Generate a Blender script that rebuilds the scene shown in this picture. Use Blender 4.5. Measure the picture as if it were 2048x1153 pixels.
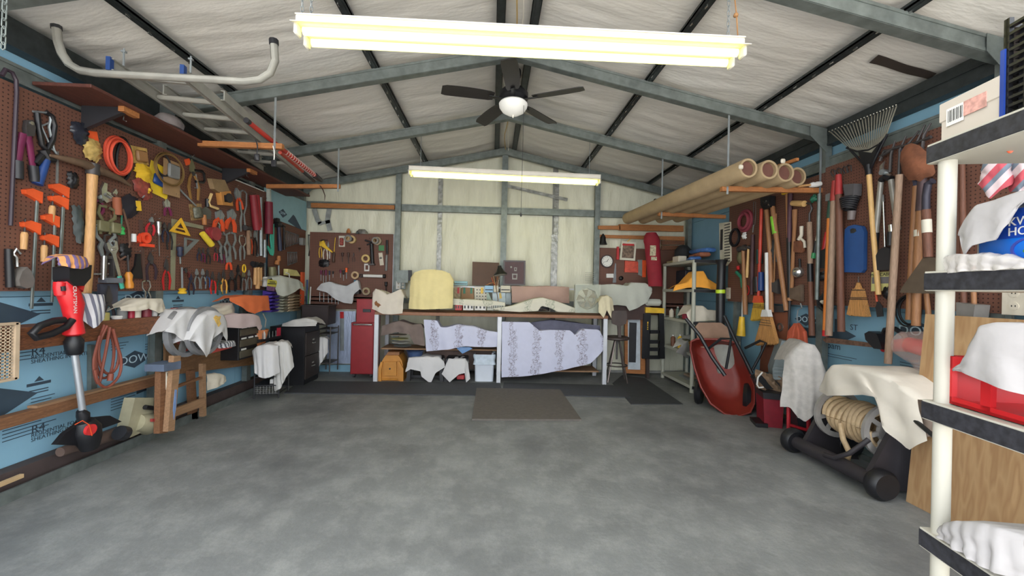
import bpy, math, random
from math import sin, cos, pi, radians as rad
from mathutils import Vector as V, Matrix
random.seed(7)
for o in list(bpy.data.objects): bpy.data.objects.remove(o)
scn = bpy.context.scene
# ---------------------------------------------------------------- camera
F, CX, CY, CAMH = 800.0, 1024.0, 576.5, 1.32
YAW, ROLL, PITCH = math.atan(39/800), .022, rad(.1)
_f = V((sin(YAW)*cos(PITCH), cos(YAW)*cos(PITCH), sin(PITCH)))
_r = V((cos(YAW), -sin(YAW), 0)); _u = _r.cross(_f)
CR = _r*cos(ROLL)+_u*sin(ROLL); CU = -_r*sin(ROLL)+_u*cos(ROLL)
CP = V((0, 0, CAMH))
cd = bpy.data.cameras.new('camera'); cam = bpy.data.objects.new('camera', cd)
scn.collection.objects.link(cam); scn.camera = cam
cd.sensor_width = 36; cd.lens = F/2048*36; cd.clip_start = .02; cd.clip_end = 200
cam.matrix_world = Matrix.Translation(CP) @ Matrix((CR, CU, -_f)).transposed().to_4x4()
# ---------------------------------------------------------------- light and exposure
scn.view_settings.view_transform = 'Standard'; scn.view_settings.look = 'None'
scn.view_settings.exposure = 1.28; scn.view_settings.gamma = 1.0
scn.view_settings.use_curve_mapping = False
w = bpy.data.worlds.new('sky'); scn.world = w; w.use_nodes = True
nt = w.node_tree; bg = nt.nodes['Background']
bg.inputs[0].default_value = (.90, .95, 1.0, 1); bg.inputs[1].default_value = 1.9
sl = bpy.data.lights.new('sun', 'SUN'); so = bpy.data.objects.new('sun', sl); scn.collection.objects.link(so)
sl.energy = 8.0; sl.angle = .01; sl.color = (1, .94, .84)
so.rotation_euler = (rad(-24), rad(14), 0)
# ---------------------------------------------------------------- materials
def lin(c): return tuple(((x/255)/12.92 if x/255 <= .04045 else ((x/255+.055)/1.055)**2.4) for x in c)+(1,)
_M = {}
def mat(col, rough=.6, metal=0, var=.18, scale=9, bump=0, bscale=60, stretch=None, kind='', col2=None, emit=0, alpha=1, trans=0):
    key = (tuple(col), rough, metal, var, scale, bump, bscale, stretch, kind, col2, emit, alpha, trans)
    if key in _M: return _M[key]
    m = bpy.data.materials.new('mat_%d' % len(_M)); _M[key] = m; m.use_nodes = True
    N = m.node_tree.nodes; L = m.node_tree.links; b = N['Principled BSDF']
    b.inputs['Roughness'].default_value = rough; b.inputs['Metallic'].default_value = metal
    c1 = lin(col)
    if emit:
        b.inputs['Emission Color'].default_value = c1; b.inputs['Emission Strength'].default_value = emit
    if trans: b.inputs['Transmission Weight'].default_value = trans; b.inputs['IOR'].default_value = 1.2
    if alpha < 1: b.inputs['Alpha'].default_value = alpha
    tc = N.new('ShaderNodeTexCoord'); mp = N.new('ShaderNodeMapping'); L.new(tc.outputs['Object'], mp.inputs[0])
    if stretch: mp.inputs['Scale'].default_value = stretch
    no = N.new('ShaderNodeTexNoise'); no.inputs['Scale'].default_value = scale; no.inputs['Detail'].default_value = 4
    L.new(mp.outputs[0], no.inputs['Vector'])
    rp = N.new('ShaderNodeValToRGB'); L.new(no.outputs[0], rp.inputs[0])
    rp.color_ramp.elements[0].position = .32; rp.color_ramp.elements[1].position = .68
    d = tuple(max(0, x*(1-var)) for x in c1[:3])+(1,); li = tuple(min(1, x*(1+var*.6)) for x in c1[:3])+(1,)
    rp.color_ramp.elements[0].color = d; rp.color_ramp.elements[1].color = li
    out = rp.outputs[0]
    def mix(fac, a, bcol):
        mx = N.new('ShaderNodeMix'); mx.data_type = 'RGBA'
        L.new(fac, mx.inputs[0]); L.new(a, mx.inputs[6])
        if isinstance(bcol, tuple): mx.inputs[7].default_value = bcol
        else: L.new(bcol, mx.inputs[7])
        return mx.outputs[2]
    def mth(op, a, b=None, c=None):
        n = N.new('ShaderNodeMath'); n.operation = op
        for i, q in enumerate((a, b, c)):
            if q is None: continue
            if isinstance(q, (int, float)): n.inputs[i].default_value = q
            else: L.new(q, n.inputs[i])
        return n.outputs[0]
    c2 = lin(col2) if col2 else (0, 0, 0, 1)
    sep = None
    if kind: sep = N.new('ShaderNodeSeparateXYZ'); L.new(tc.outputs['Object'], sep.inputs[0])
    if kind == 'peg':      # object x along the board, y up: one inch grid of holes
        def cell(s): return mth('SUBTRACT', mth('FRACT', mth('DIVIDE', s, .0254)), .5)
        a = cell(sep.outputs[0]); c = cell(sep.outputs[1])
        r2 = mth('ADD', mth('MULTIPLY', a, a), mth('MULTIPLY', c, c))
        out = mix(mth('LESS_THAN', r2, .032), out, c2)
    if kind == 'stripe':
        f = mth('GREATER_THAN', mth('FRACT', mth('MULTIPLY', mth('ADD', sep.outputs[0], mth('MULTIPLY', sep.outputs[1], .15)), 28)), .55)
        out = mix(f, out, c2)
    if kind == 'stripe3':
        f = mth('FRACT', mth('MULTIPLY', mth('ADD', sep.outputs[0], mth('MULTIPLY', sep.outputs[1], -.7)), 14))
        out = mix(mth('GREATER_THAN', f, .62), out, c2); out = mix(mth('LESS_THAN', f, .25), out, lin((105, 115, 128)))
    if kind == 'floral':   # vertical garlands of leaves printed on the cloth
        vo = N.new('ShaderNodeTexVoronoi'); vo.feature = 'DISTANCE_TO_EDGE'; vo.inputs['Scale'].default_value = 26
        nz = N.new('ShaderNodeTexNoise'); nz.inputs['Scale'].default_value = 16; L.new(tc.outputs['Object'], nz.inputs['Vector'])
        vm = N.new('ShaderNodeVectorMath'); vm.operation = 'MULTIPLY_ADD'; L.new(nz.outputs['Color'], vm.inputs[0]); vm.inputs[1].default_value = (.1, .1, .1); L.new(tc.outputs['Object'], vm.inputs[2])
        L.new(vm.outputs[0], vo.inputs['Vector'])
        lines = mth('LESS_THAN', vo.outputs['Distance'], .055)
        n4 = N.new('ShaderNodeTexNoise'); n4.inputs['Scale'].default_value = 9; L.new(tc.outputs['Object'], n4.inputs['Vector']); wob = mth('MULTIPLY', mth('SUBTRACT', n4.outputs[0], .5), .22)
        per = mth('ABSOLUTE', mth('SUBTRACT', mth('FRACT', mth('MULTIPLY', mth('ADD', sep.outputs[0], wob), 3.1)), .5))
        band = mth('LESS_THAN', mth('ADD', per, mth('MULTIPLY', nz.outputs[0], .22)), .27)
        out = mix(mth('MULTIPLY', mth('MULTIPLY', lines, band), .75), out, c2)
        soft = mth('MULTIPLY', band, .10); out = mix(soft, out, c2)
    if kind in ('wood', 'ply'):
        wv = N.new('ShaderNodeTexNoise'); wv.inputs['Scale'].default_value = 3 if kind == 'ply' else 6; wv.inputs['Detail'].default_value = 2
        m2 = N.new('ShaderNodeMapping'); L.new(tc.outputs['Object'], m2.inputs[0]); m2.inputs['Scale'].default_value = stretch or (1, 8, 8)
        L.new(m2.outputs[0], wv.inputs['Vector'])
        rings = mth('FRACT', mth('MULTIPLY', wv.outputs[0], 9 if kind == 'wood' else 5))
        tri = mth('ABSOLUTE', mth('SUBTRACT', rings, .5))
        out = mix(mth('MULTIPLY', mth('SMOOTH_MIN', mth('MULTIPLY', tri, 2), 1, .1), .7), out, c2)
    if kind == 'patch':    # irregular dark stains of their own on concrete
        n2 = N.new('ShaderNodeTexNoise'); n2.inputs['Scale'].default_value = .85; n2.inputs['Detail'].default_value = 6; n2.inputs['Roughness'].default_value = .62
        L.new(tc.outputs['Object'], n2.inputs['Vector']); n5 = N.new('ShaderNodeTexNoise'); n5.inputs['Scale'].default_value = 4.5; n5.inputs['Detail'].default_value = 8; n5.inputs['Roughness'].default_value = .75; L.new(tc.outputs['Object'], n5.inputs['Vector']); r5 = N.new('ShaderNodeMapRange'); L.new(n5.outputs[0], r5.inputs[0]); r5.inputs[1].default_value = .46; r5.inputs[2].default_value = .66; out = mix(mth('MULTIPLY', r5.outputs[0], .38), out, lin((172, 172, 168)))
        r2 = N.new('ShaderNodeMapRange'); L.new(n2.outputs[0], r2.inputs[0]); r2.inputs[1].default_value = .5; r2.inputs[2].default_value = .72
        out = mix(mth('MULTIPLY', r2.outputs[0], .75), out, c2)
        n3 = N.new('ShaderNodeTexNoise'); n3.inputs['Scale'].default_value = 130; L.new(tc.outputs['Object'], n3.inputs['Vector'])
        out = mix(mth('MULTIPLY', n3.outputs[0], .35), out, c2)
    L.new(out, b.inputs['Base Color'])
    if bump:
        bn = N.new('ShaderNodeTexNoise'); bn.inputs['Scale'].default_value = bscale; bn.inputs['Detail'].default_value = 3; L.new(mp.outputs[0], bn.inputs['Vector'])
        bp = N.new('ShaderNodeBump'); bp.inputs['Strength'].default_value = bump; bp.inputs['Distance'].default_value = .01
        L.new(bn.outputs[0], bp.inputs['Height']); L.new(bp.outputs[0], b.inputs['Normal'])
    return m
STEEL = mat((150, 156, 158), .45, .6); CHROME = mat((190, 190, 188), .25, .9); GALV = mat((118, 125, 122), .5, .45, .25, 14)
DARK = mat((38, 38, 42), .5); BLACK = mat((22, 22, 26), .45); IRON = mat((78, 74, 74), .5, .5)
ASH = mat((196, 150, 98), .55, 0, .2, 6, stretch=(40, 3, 40)); OLDW = mat((138, 108, 84), .75, 0, .3, 6, stretch=(40, 3, 40))
PINE = mat((176, 116, 66), .65, 0, .25, 5, kind='wood', col2=(140, 84, 44), stretch=(1.2, 12, 12))
RUST = mat((124, 76, 52), .85, 0, .35, 12, .3); WHITE = mat((214, 212, 208), .6, 0, .06)
BLADE = mat((120, 122, 124), .4, .6)
ORNG = mat((226, 88, 42), .45); RED = mat((178, 34, 36), .4); BLUE = mat((30, 62, 120), .45); YEL = mat((226, 182, 48), .5); GRN = mat((40, 110, 84), .5); TEAL = mat((70, 178, 156), .5)
CREAM = mat((204, 195, 178), .8, 0, .1, 9, .4, 12); PINKR = mat((170, 40, 60), .45)
# ---------------------------------------------------------------- mesh builder
class MB:
    def __init__(s, M=None): s.v = []; s.f = []; s.M = M
    def add(s, vs, fs):
        n = len(s.v); s.v += [tuple(s.M @ V(p)) if s.M else tuple(p) for p in vs]; s.f += [tuple(i+n for i in q) for q in fs]; return s
    def box(s, a, b, bev=0, M=None):
        (x0, y0, z0), (x1, y1, z1) = [tuple(map(min, zip(a, b))), tuple(map(max, zip(a, b)))]
        if bev:
            bev = min(bev, (x1-x0)*.45, (y1-y0)*.45, (z1-z0)*.45); vs = []
            for z, i in ((z0, bev), (z0+bev, 0), (z1-bev, 0), (z1, bev)):
                for (x, y) in ((x0+bev, y0+i), (x1-bev, y0+i), (x1-i, y0+bev), (x1-i, y1-bev), (x1-bev, y1-i), (x0+bev, y1-i), (x0+i, y1-bev), (x0+i, y0+bev)): vs.append((x, y, z))
            fs = [tuple(range(7, -1, -1)), tuple(range(24, 32))]
            for k in range(3):
                for i in range(8): fs.append((k*8+i, k*8+(i+1) % 8, k*8+8+(i+1) % 8, k*8+8+i))
        else:
            vs = [(x0, y0, z0), (x1, y0, z0), (x1, y1, z0), (x0, y1, z0), (x0, y0, z1), (x1, y0, z1), (x1, y1, z1), (x0, y1, z1)]
            fs = [(3, 2, 1, 0), (4, 5, 6, 7), (0, 1, 5, 4), (1, 2, 6, 5), (2, 3, 7, 6), (3, 0, 4, 7)]
        if M: vs = [M @ V(p) for p in vs]
        return s.add(vs, fs)
    def tube(s, pts, r, n=8, cap=True, flat=1, closed=False):
        pts = [V(p) for p in pts]; m = len(pts); rs = r if isinstance(r, (list, tuple)) else [r]*m
        vs = []; up = None
        for i, p in enumerate(pts):
            if closed: t = pts[(i+1) % m]-pts[i-1]
            else: t = pts[min(i+1, m-1)]-pts[max(i-1, 0)]
            if t.length < 1e-9: t = V((0, 0, 1))
            t.normalize()
            if up is None:
                up = V((0, 0, 1)) if abs(t.z) < .9 else V((1, 0, 0))
            a = t.cross(up)
            if a.length < 1e-4: a = t.cross(V((1, .3, 0)))
            a.normalize(); b = a.cross(t); up = b
            for k in range(n):
                an = 2*pi*(k+.5)/n; vs.append(p+a*cos(an)*rs[i]+b*sin(an)*rs[i]*flat)
        fs = []
        for i in range(m if closed else m-1):
            j = (i+1) % m
            for k in range(n): fs.append((i*n+k, i*n+(k+1) % n, j*n+(k+1) % n, j*n+k))
        if cap and not closed: fs += [tuple(range(n-1, -1, -1)), tuple((m-1)*n+k for k in range(n))]
        return s.add(vs, fs)
    def prism(s, poly, z0, z1, hole=None):
        n = len(poly); a = sum(poly[i][0]*poly[(i+1) % n][1]-poly[(i+1) % n][0]*poly[i][1] for i in range(n))
        if a < 0: poly = poly[::-1]
        if z0 > z1: z0, z1 = z1, z0
        vs = [(x, y, z0) for x, y in poly]+[(x, y, z1) for x, y in poly]
        fs = [tuple(range(n-1, -1, -1)), tuple(range(n, 2*n))]+[(i, (i+1) % n, n+(i+1) % n, n+i) for i in range(n)]
        return s.add(vs, fs)
    def ring(s, outer, inner, z0, z1):      # two loops with equal counts
        n = len(outer); vs = [(x, y, z) for z in (z0, z1) for lp in (outer, inner) for x, y in lp]; fs = []
        for i in range(n):
            j = (i+1) % n
            fs += [(i, j, 2*n+j, 2*n+i), (n+j, n+i, 3*n+i, 3*n+j), (j, i, n+i, n+j), (2*n+i, 2*n+j, 3*n+j, 3*n+i)]
        return s.add(vs, fs)
    def lathe(s, prof, M=None, n=20, sx=1, sy=1):    # prof: (radius, z)
        vs = []; m = len(prof)
        for r, z in prof:
            for k in range(n): vs.append((r*cos(2*pi*k/n)*sx, r*sin(2*pi*k/n)*sy, z))
        if M: vs = [M @ V(p) for p in vs]
        fs = [(i*n+k, i*n+(k+1) % n, (i+1)*n+(k+1) % n, (i+1)*n+k) for i in range(m-1) for k in range(n)]
        fs += [tuple(range(n-1, -1, -1)), tuple((m-1)*n+k for k in range(n))]
        return s.add(vs, fs)
    def grid(s, rows, th=0):   # rows of points; optional thickness along normal
        R = len(rows); Cn = len(rows[0]); P = [[V(p) for p in r] for r in rows]
        vs = [p for r in P for p in r]
        fs = [(i*Cn+j, i*Cn+j+1, (i+1)*Cn+j+1, (i+1)*Cn+j) for i in range(R-1) for j in range(Cn-1)]
        if th:
            nb = []
            for i in range(R):
                for j in range(Cn):
                    a = P[min(i+1, R-1)][j]-P[max(i-1, 0)][j]; b = P[i][min(j+1, Cn-1)]-P[i][max(j-1, 0)]
                    nn = b.cross(a); nn = nn.normalized() if nn.length > 1e-9 else V((0, 0, 1)); nb.append(P[i][j]-nn*th*1)
            o = len(vs); vs = vs+nb
            fs += [tuple(o+q for q in reversed(f)) for f in list(fs)]
            bd = [j for j in range(Cn)]+[i*Cn+Cn-1 for i in range(1, R)]+[(R-1)*Cn+j for j in range(Cn-2, -1, -1)]+[i*Cn for i in range(R-2, 0, -1)]
            for k in range(len(bd)):
                a, b = bd[k], bd[(k+1) % len(bd)]; fs.append((b, a, o+a, o+b))
        return s.add(vs, fs)
    def build(s, name, m, parent=None, smooth=False, M=None):
        me = bpy.data.meshes.new(name); me.from_pydata(s.v, [], s.f); me.materials.append(m)
        if smooth:
            me.polygons.foreach_set('use_smooth', [True]*len(me.polygons))
            try: me.set_sharp_from_angle(angle=rad(smooth if smooth > 1 else 45))
            except Exception: pass
        o = bpy.data.objects.new(name, me); scn.collection.objects.link(o)
        if parent: o.parent = parent
        if M: o.matrix_world = M
        return o
def circ(cx, cy, r, n=16, ry=None, a0=0): return [(cx+r*cos(a0+2*pi*k/n), cy+(ry or r)*sin(a0+2*pi*k/n)) for k in range(n)]
def tag(o, label, cat, group=None, kind=None):
    o['label'] = label; o['category'] = cat
    if group: o['group'] = group
    if kind: o['kind'] = kind
    return o
def struct(o): o['kind'] = 'structure'; return o
# ---------------------------------------------------------------- planes of the place (real wall planes and depths)
class Fr:
    def __init__(s, p, right, up, out): s.p = V(p); s.r = V(right).normalized(); s.u = V(up).normalized(); s.o = V(out).normalized()
    def off(s, w): return Fr(s.p+s.o*w, s.r, s.u, s.o)
    def hit(s, x, y, w=0):
        d = CR*(x-CX)/F-CU*(y-CY)/F+_f; p0 = s.p+s.o*w
        return CP+d*((p0-CP).dot(s.o)/d.dot(s.o))
    def mat(s, P, ang=0):
        c, q = cos(ang), sin(ang); r = s.r*c+s.u*q; u = -s.r*q+s.u*c
        return Matrix.Translation(P) @ Matrix((r, u, s.o)).transposed().to_4x4()
XL, XR, YB = -2.86, 3.05, 6.25
LW = Fr((XL, 0, 0), (0, 1, 0), (0, 0, 1), (1, 0, 0)); RW = Fr((XR, 0, 0), (0, -1, 0), (0, 0, 1), (-1, 0, 0)); BW = Fr((0, YB, 0), (1, 0, 0), (0, 0, 1), (0, -1, 0))
def FY(y, yaw=0):
    c, q = cos(rad(yaw)), sin(rad(yaw)); return Fr((0, y, 0), (c, q, 0), (0, 0, 1), (q, -c, 0))
def FA(X, Y, yaw):     # upright plane through (X, Y) turned by yaw
    c, q = cos(rad(yaw)), sin(rad(yaw)); return Fr((X, Y, 0), (c, q, 0), (0, 0, 1), (q, -c, 0))
FL = Fr((0, 0, 0), (1, 0, 0), (0, 1, 0), (0, 0, 1))
class Ob:      # a thing: an Empty at its place whose axes lie in its plane (x right, y up, z out)
    def __init__(s, name, label, cat, fr, p, w=0, group=None, ang=0):
        s.fr = fr; s.w = w; P = fr.hit(p[0], p[1], w) if len(p) == 2 else V(p)
        s.M = fr.mat(P, ang); s.Mi = s.M.inverted(); s.e = bpy.data.objects.new(name, None); scn.collection.objects.link(s.e)
        s.e.empty_display_size = .05; s.e.matrix_world = s.M; tag(s.e, label, cat, group); s.name = name; s.par = []
    def p(s, x, y, w=0): return tuple(s.Mi @ s.fr.hit(x, y, s.w+w))
    def q(s, pts): return [s.p(x, y)[:2] for x, y in pts]
    def part(s, name, m, mb, smooth=True, parent=None, label=None):
        o = mb.build(name, m, parent or s.e, smooth); s.par.append(o)
        if label: o['label'] = label
        return o
    def solo(s, m, mb, smooth=True):
        o = mb.build(s.name, m, None, smooth, s.M)
        for k in ('label', 'category', 'group'):
            if k in s.e.keys(): o[k] = s.e[k]
        bpy.data.objects.remove(s.e); s.e = o; o.name = s.name; return o
def text(body, size, m, parent, loc, rotz=0, name='lettering', M=None, sx=1, ext=.0006, align='CENTER', shear=0):
    c = bpy.data.curves.new(name, 'FONT'); c.body = body; c.size = size; c.extrude = ext; c.align_x = align; c.align_y = 'CENTER'; c.shear = shear; c.resolution_u = 3
    t = bpy.data.objects.new('t', c); scn.collection.objects.link(t)
    dg = bpy.context.evaluated_depsgraph_get(); me = bpy.data.meshes.new_from_object(t.evaluated_get(dg)); bpy.data.objects.remove(t)
    o = bpy.data.objects.new(name, me); scn.collection.objects.link(o); me.materials.clear(); me.materials.append(m)
    o.parent = parent; o.matrix_local = Matrix.Translation(loc) @ Matrix.Rotation(rotz, 4, 'Z') @ Matrix.Diagonal((sx, 1, 1, 1)); return o
def nz(x, y, z=0, s=1.0):
    from mathutils import noise
    return noise.noise(V((x*s, y*s, z*s)))
def lerp(a, b, t): return a+(b-a)*t
def poly_at(pts, t):       # resample polyline of 2D points by arclength
    L = [0]
    for i in range(1, len(pts)): L.append(L[-1]+math.hypot(pts[i][0]-pts[i-1][0], pts[i][1]-pts[i-1][1]))
    d = t*L[-1]
    for i in range(1, len(pts)):
        if d <= L[i] or i == len(pts)-1:
            k = (d-L[i-1])/max(1e-9, L[i]-L[i-1]); return (lerp(pts[i-1][0], pts[i][0], k), lerp(pts[i-1][1], pts[i][1], k))
def drape(name, label, cat, fr, top, bot, m, depth=.25, w=0, amp=.018, folds=7, bulge=.03, sag=.05, n=36, group=None, seed=0, drop=.0, parts=None):
    """cloth: lies back over the thing beneath it by depth, turns over a rounded edge and hangs down in folds"""
    o = Ob(name, label, cat, fr, top[0], w, group); T = o.q(top); B = o.q(bot)
    rows = []; nb, nf = 6, 16; rnd = random.Random(seed+len(label)); ph = rnd.random()*9
    for i in range(nb+1+nf):
        r = []
        for j in range(n):
            t = j/(n-1); tx, ty = poly_at(T, t); bx, by = poly_at(B, t); edge = (1-abs(2*t-1)**3)
            wv = sin(folds*2*pi*t+ph+.7*sin(5*t+ph))*.6+sin(folds*3.7*t+ph*2)*.4+1.2*nz(t*folds*1.3, i*.16, ph)
            if i < nb:
                k = 1-i/nb; r.append((tx, ty-drop*k+.012*nz(t*6, k*3, ph)+.004*wv*(1-k)-(1-edge)*sag*k, -depth*k+bulge*edge*(1-k)**2))
            else:
                k = (i-nb)/nf; e = min(1, k*3)
                r.append((lerp(tx, bx, k)+.006*nz(k*4, t*5, ph+2), lerp(ty, by, k), bulge*edge*(1+.3*e)+amp*wv*(.15+k*.85)+amp*1.0))
        rows.append(r)
    mb = MB().grid(rows, .003); return o, o.solo(m, mb, 80)
# ================================================================ room shell
Y0, Y1 = .75, 6.36; RX, RZ = .155, 3.50; SL = .215; EX0, EX1 = -2.98, 3.18
def roofz(x): return RZ-SL*abs(x-RX)
conc = mat((125, 127, 126), .62, 0, .18, 2.2, .22, 30, kind='patch', col2=(70, 71, 74))
fl = struct(MB().box((-3.2, Y0, -.12), (3.4, Y1+.1, 0)).build('floor', conc))
dw = MB().box((-7, -9, -.2), (7, Y0, -.02)).build('bounce_driveway', mat((190, 186, 178), .9, 0, .1)); struct(dw)  # unseen ground added outside, pale so sunlight bounces up to the ceiling
tag(dw, 'unseen pale concrete apron outside the open garage door, added to bounce light in', 'bounce_driveway'); struct(dw)
# ceiling: two slopes of quilted white insulation, sagging between the purlins
PX = [-2.29, -1.07, .02, .29, 1.38, 2.42]
bays = [(EX0, PX[0]), (PX[0], PX[1]), (PX[1], PX[2]), (PX[3], PX[4]), (PX[4], PX[5]), (PX[5], EX1)]
ins = mat((224, 220, 214), .5, 0, .05, 3, .5, 9, stretch=(1, 3.5, 1))
ceil = struct(MB().box((-3.2, Y0, 0), (3.4, Y1, .02)).build('ceiling', GALV)); 
me = ceil.data; 
cv = MB()
cv.add([(-3.2, Y0, roofz(-3.2)+.16), (RX, Y0, RZ+.16), (RX, Y1+.1, RZ+.16), (-3.2, Y1+.1, roofz(-3.2)+.16)], [(0, 1, 2, 3)])
cv.add([(RX, Y0, RZ+.16), (3.4, Y0, roofz(3.4)+.16), (3.4, Y1+.1, roofz(3.4)+.16), (RX, Y1+.1, RZ+.16)], [(0, 1, 2, 3)])
bpy.data.meshes.remove(me) if False else None
ceil2 = cv.build('ceiling', mat((120, 118, 112), .8)); bpy.data.objects.remove(ceil); ceil = struct(ceil2); ceil.name = 'ceiling'
for bi, (a, b) in enumerate(bays+[(PX[2]+.03, PX[3]-.03)]):
    rows = []; ny, nx = 150, 22; wide = b-a
    for i in range(ny+1):
        y = lerp(Y0, Y1, i/ny); r = []
        for j in range(nx+1):
            t = j/nx; x = lerp(a-.02, b+.02, t)
            s = sin(pi*t); seam = abs(((y+bi*.37) % 1.22)-.61)/.61
            z = roofz(x)+.07-.035*s*(.6+.4*nz(x, y, bi, .7))-.012*s*(1-seam)**6
            if wide > .5:
                z += .014*nz(x*.9, y*5.5, bi, 1.5)*s+.008*nz(x*1.4+.5*y, y*14, bi*2, 1.2)*(.4+.6*s)+.007*(1-abs(nz(x*.9, y*4+1.5*sin(x*2+bi), bi*3, 1.3)))**10*s
            r.append((x, y, z))
        rows.append(r)
    MB().grid(rows).build('insulation_blanket', ins, ceil, 80)
tape = MB().grid([[(x, y, roofz(x)+.024+.004*nz(x, y, 3, 9)) for x in [2.44+.04*k for k in range(11)]] for y in (3.18, 3.22, 3.26, 3.3)], .002)
tape = MB()
P4 = [FL.off(0) for _ in range(1)]
RPL = Fr((RX, 0, RZ+.028), (1, 0, -SL), (0, 1, 0), (-SL, 0, -1))
to = [RPL.hit(*q) for q in ((1738, 126), (1757, 111), (1873, 148), (1858, 160))]
tape.grid([[to[0].lerp(to[3], k/8)+V((0, 0, .004*sin(k))) for k in range(9)], [to[1].lerp(to[2], k/8)+V((0, 0, .004*sin(k+1))) for k in range(9)]], .002)
tape.build('tape_patch', mat((70, 62, 58), .4, .2), ceil, 80)
# purlins (dark C sections running front to back) each with its row of clips
DKG = mat((60, 65, 66), .45, .5, .25, 20)
for k, x in enumerate(PX):
    z = roofz(x)-.005; p = MB()
    sx = 1 if x < RX else -1
    p.box((x-.035, Y0, z), (x+.035, Y1, z+.012)); p.box((x-.035*sx, Y0, z), (x-.035*sx+.004*sx, Y1, z+.10)); p.box((x+.035*sx, Y0, z), (x+.031*sx, Y1, z+.03)); p.box((x-.012, Y0, z-.006), (x+.012, Y1, z))
    po = struct(p.build('trim_purlin', DKG)); tag(po, 'dark steel roof purlin of the %s slope, %s' % ('left' if x < RX else 'right', ['nearest the eave', 'midway up', 'left of the ridge pair', 'right of the ridge pair', 'midway up', 'nearest the eave'][k]), 'purlin'); struct(po)
    if k in (0, 1, 4, 5):
        c = MB()
        for i in range(30):
            y = 1.0+i*.175; c.box((x-.02+.012*(i % 2), y, z-.016), (x-.012+.012*(i % 2), y+.03, z-.0055))
        c.build('clip', CHROME, po)
# eave struts
for sx, x in ((-1, EX0+.06), (1, EX1-.06)):
    p = MB(); z = roofz(x); p.box((x-.05, Y0, z-.14), (x+.05, Y1, z+.02)); p.box((x-.06, Y0, z-.15), (x+.06, Y1, z-.135)); p.box((x-.055, Y0, z-.06), (x-.05-.012*sx, Y1, z-.05))
    struct(tag(struct(p.build('trim_eave', DKG)), 'dark steel eave strut along the top of the %s wall' % ('left' if sx < 0 else 'right'), 'beam'))
# frames: posts, knees and rafters of galvanised C section
FRY = [2.28, 3.60, 4.90, 6.20]
names = ['nearest the door', 'second from the door', 'third from the door', 'against the back wall']
for k, y in enumerate(FRY):
    e = bpy.data.objects.new('trim_frame', None); scn.collection.objects.link(e); e.location = (RX, y, 0)
    struct(tag(e, 'galvanised steel gable frame, posts and rafters, '+names[k], 'frame')); struct(e)
    h = .105 if k < 3 else .10; hw = .035
    for sx, xe in ((-1, XL-.008), (1, XR+.008)):
        def pt(x, dz, yy): return (x-RX, yy, roofz(x)-.008-dz)
        m = MB(); xe_ = xe-.06*sx
        pts = []
        for yy in (-hw, hw):
            pts += [pt(RX, 0, yy), pt(xe, 0, yy), pt(xe, h, yy), pt(RX, h, yy)]
        m.add(pts, [(0, 1, 2, 3), (7, 6, 5, 4), (3, 2, 6, 7), (1, 0, 4, 5), (1, 5, 6, 2), (0, 3, 7, 4)])
        for dz in (.0, h-.022):    # rolled lips of the section
            q = [pt(RX, dz, -hw-.006), pt(xe, dz, -hw-.006), pt(xe, dz+.02, -hw-.006), pt(RX, dz+.02, -hw-.006), pt(RX, dz, -hw), pt(xe, dz, -hw), pt(xe, dz+.02, -hw), pt(RX, dz+.02, -hw)]
            m.add(q, [(0, 3, 2, 1), (0, 1, 5, 4), (3, 7, 6, 2)])
        if sx > 0: m.v = m.v
        r = m.build('rafter', GALV, e)
        zt = roofz(xe)-.01; c = MB(); X = xe-RX
        x0, x1 = (X-.06, X) if sx < 0 else (X, X+.06)
        if k < 3 or True: c.box((x0-(0 if sx > 0 else 0), -hw, 0), (x1+(.0), hw, zt-.05)); c.box((x0, -hw-.004, 0), (x0+.012, -hw, zt-.05)); c.box((x1-.012, -hw-.004, 0), (x1, -hw, zt-.05))
        c.build('post', GALV, e)
        g = MB(); xa = xe-.16*sx
        g.prism([(X, zt-.22), (X-.0*sx, zt), (xa-RX-.25*sx*0, roofz(xa)-.01), (xa-RX, roofz(xa)-.01-h)], 0, .003)
        g.v = [(x_, -hw-.010+z_*-1, y_) for x_, y_, z_ in g.v]; g.build('gusset', GALV, e)
    rb = MB(); rb.prism([(-.14, roofz(RX-.14)-.005), (0, RZ-.0), (.14, roofz(RX+.14)-.005), (.14, roofz(RX+.14)-h-.01), (0, RZ-h-.012), (-.14, roofz(RX-.14)-h-.01)], 0, .004); rb.v = [(a, -hw-.008-c_, b) for a, b, c_ in rb.v]; rb.build('ridge_plate', GALV, e)
# back wall: wrinkled white insulation with foil seam tape, posts and girts
bw = struct(MB().box((-3.2, 6.37, 0), (3.4, 6.46, 3.0)).add([(-3.2, 6.38, 2.9), (3.4, 6.38, 2.9), (RX, 6.38, 3.7)], [(0, 1, 2)]).build('wall_back', mat((150, 150, 145), .8)))
insb = mat((212, 210, 190), .45, 0, .05, 3, .6, 8, stretch=(4, 1, 1))
strips = [-2.95, -2.3, -.90, .95, 3.15]
for a, b in ((-2.95, -.88), (-.82, .93), (1.01, 3.15)):
    rows = []
    for i in range(61):
        r = []
        for j in range(56):
            t = j/55; x = lerp(a, b, t); ztop = roofz(x)+.02; z = lerp(.05, ztop, i/60)
            s = sin(pi*t)**.5 if 0 < t < 1 else 0; g = .4+.6*abs(sin(pi*(z-2.27)/2.1))
            r.append((x, 6.355-.02*s*g-.024*nz(x*7+z*1.6, z*.9, a, 1)*g-.016*(1-abs(nz(x*6-z*1.5, z*1.2, a+3, 1)))**8, z))
        rows.append(r)
    MB().grid(rows).build('insulation_blanket', insb, bw, 80)
foil = mat((140, 140, 136), .42, .7, .3, 18, 1.0, 14)
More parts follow.
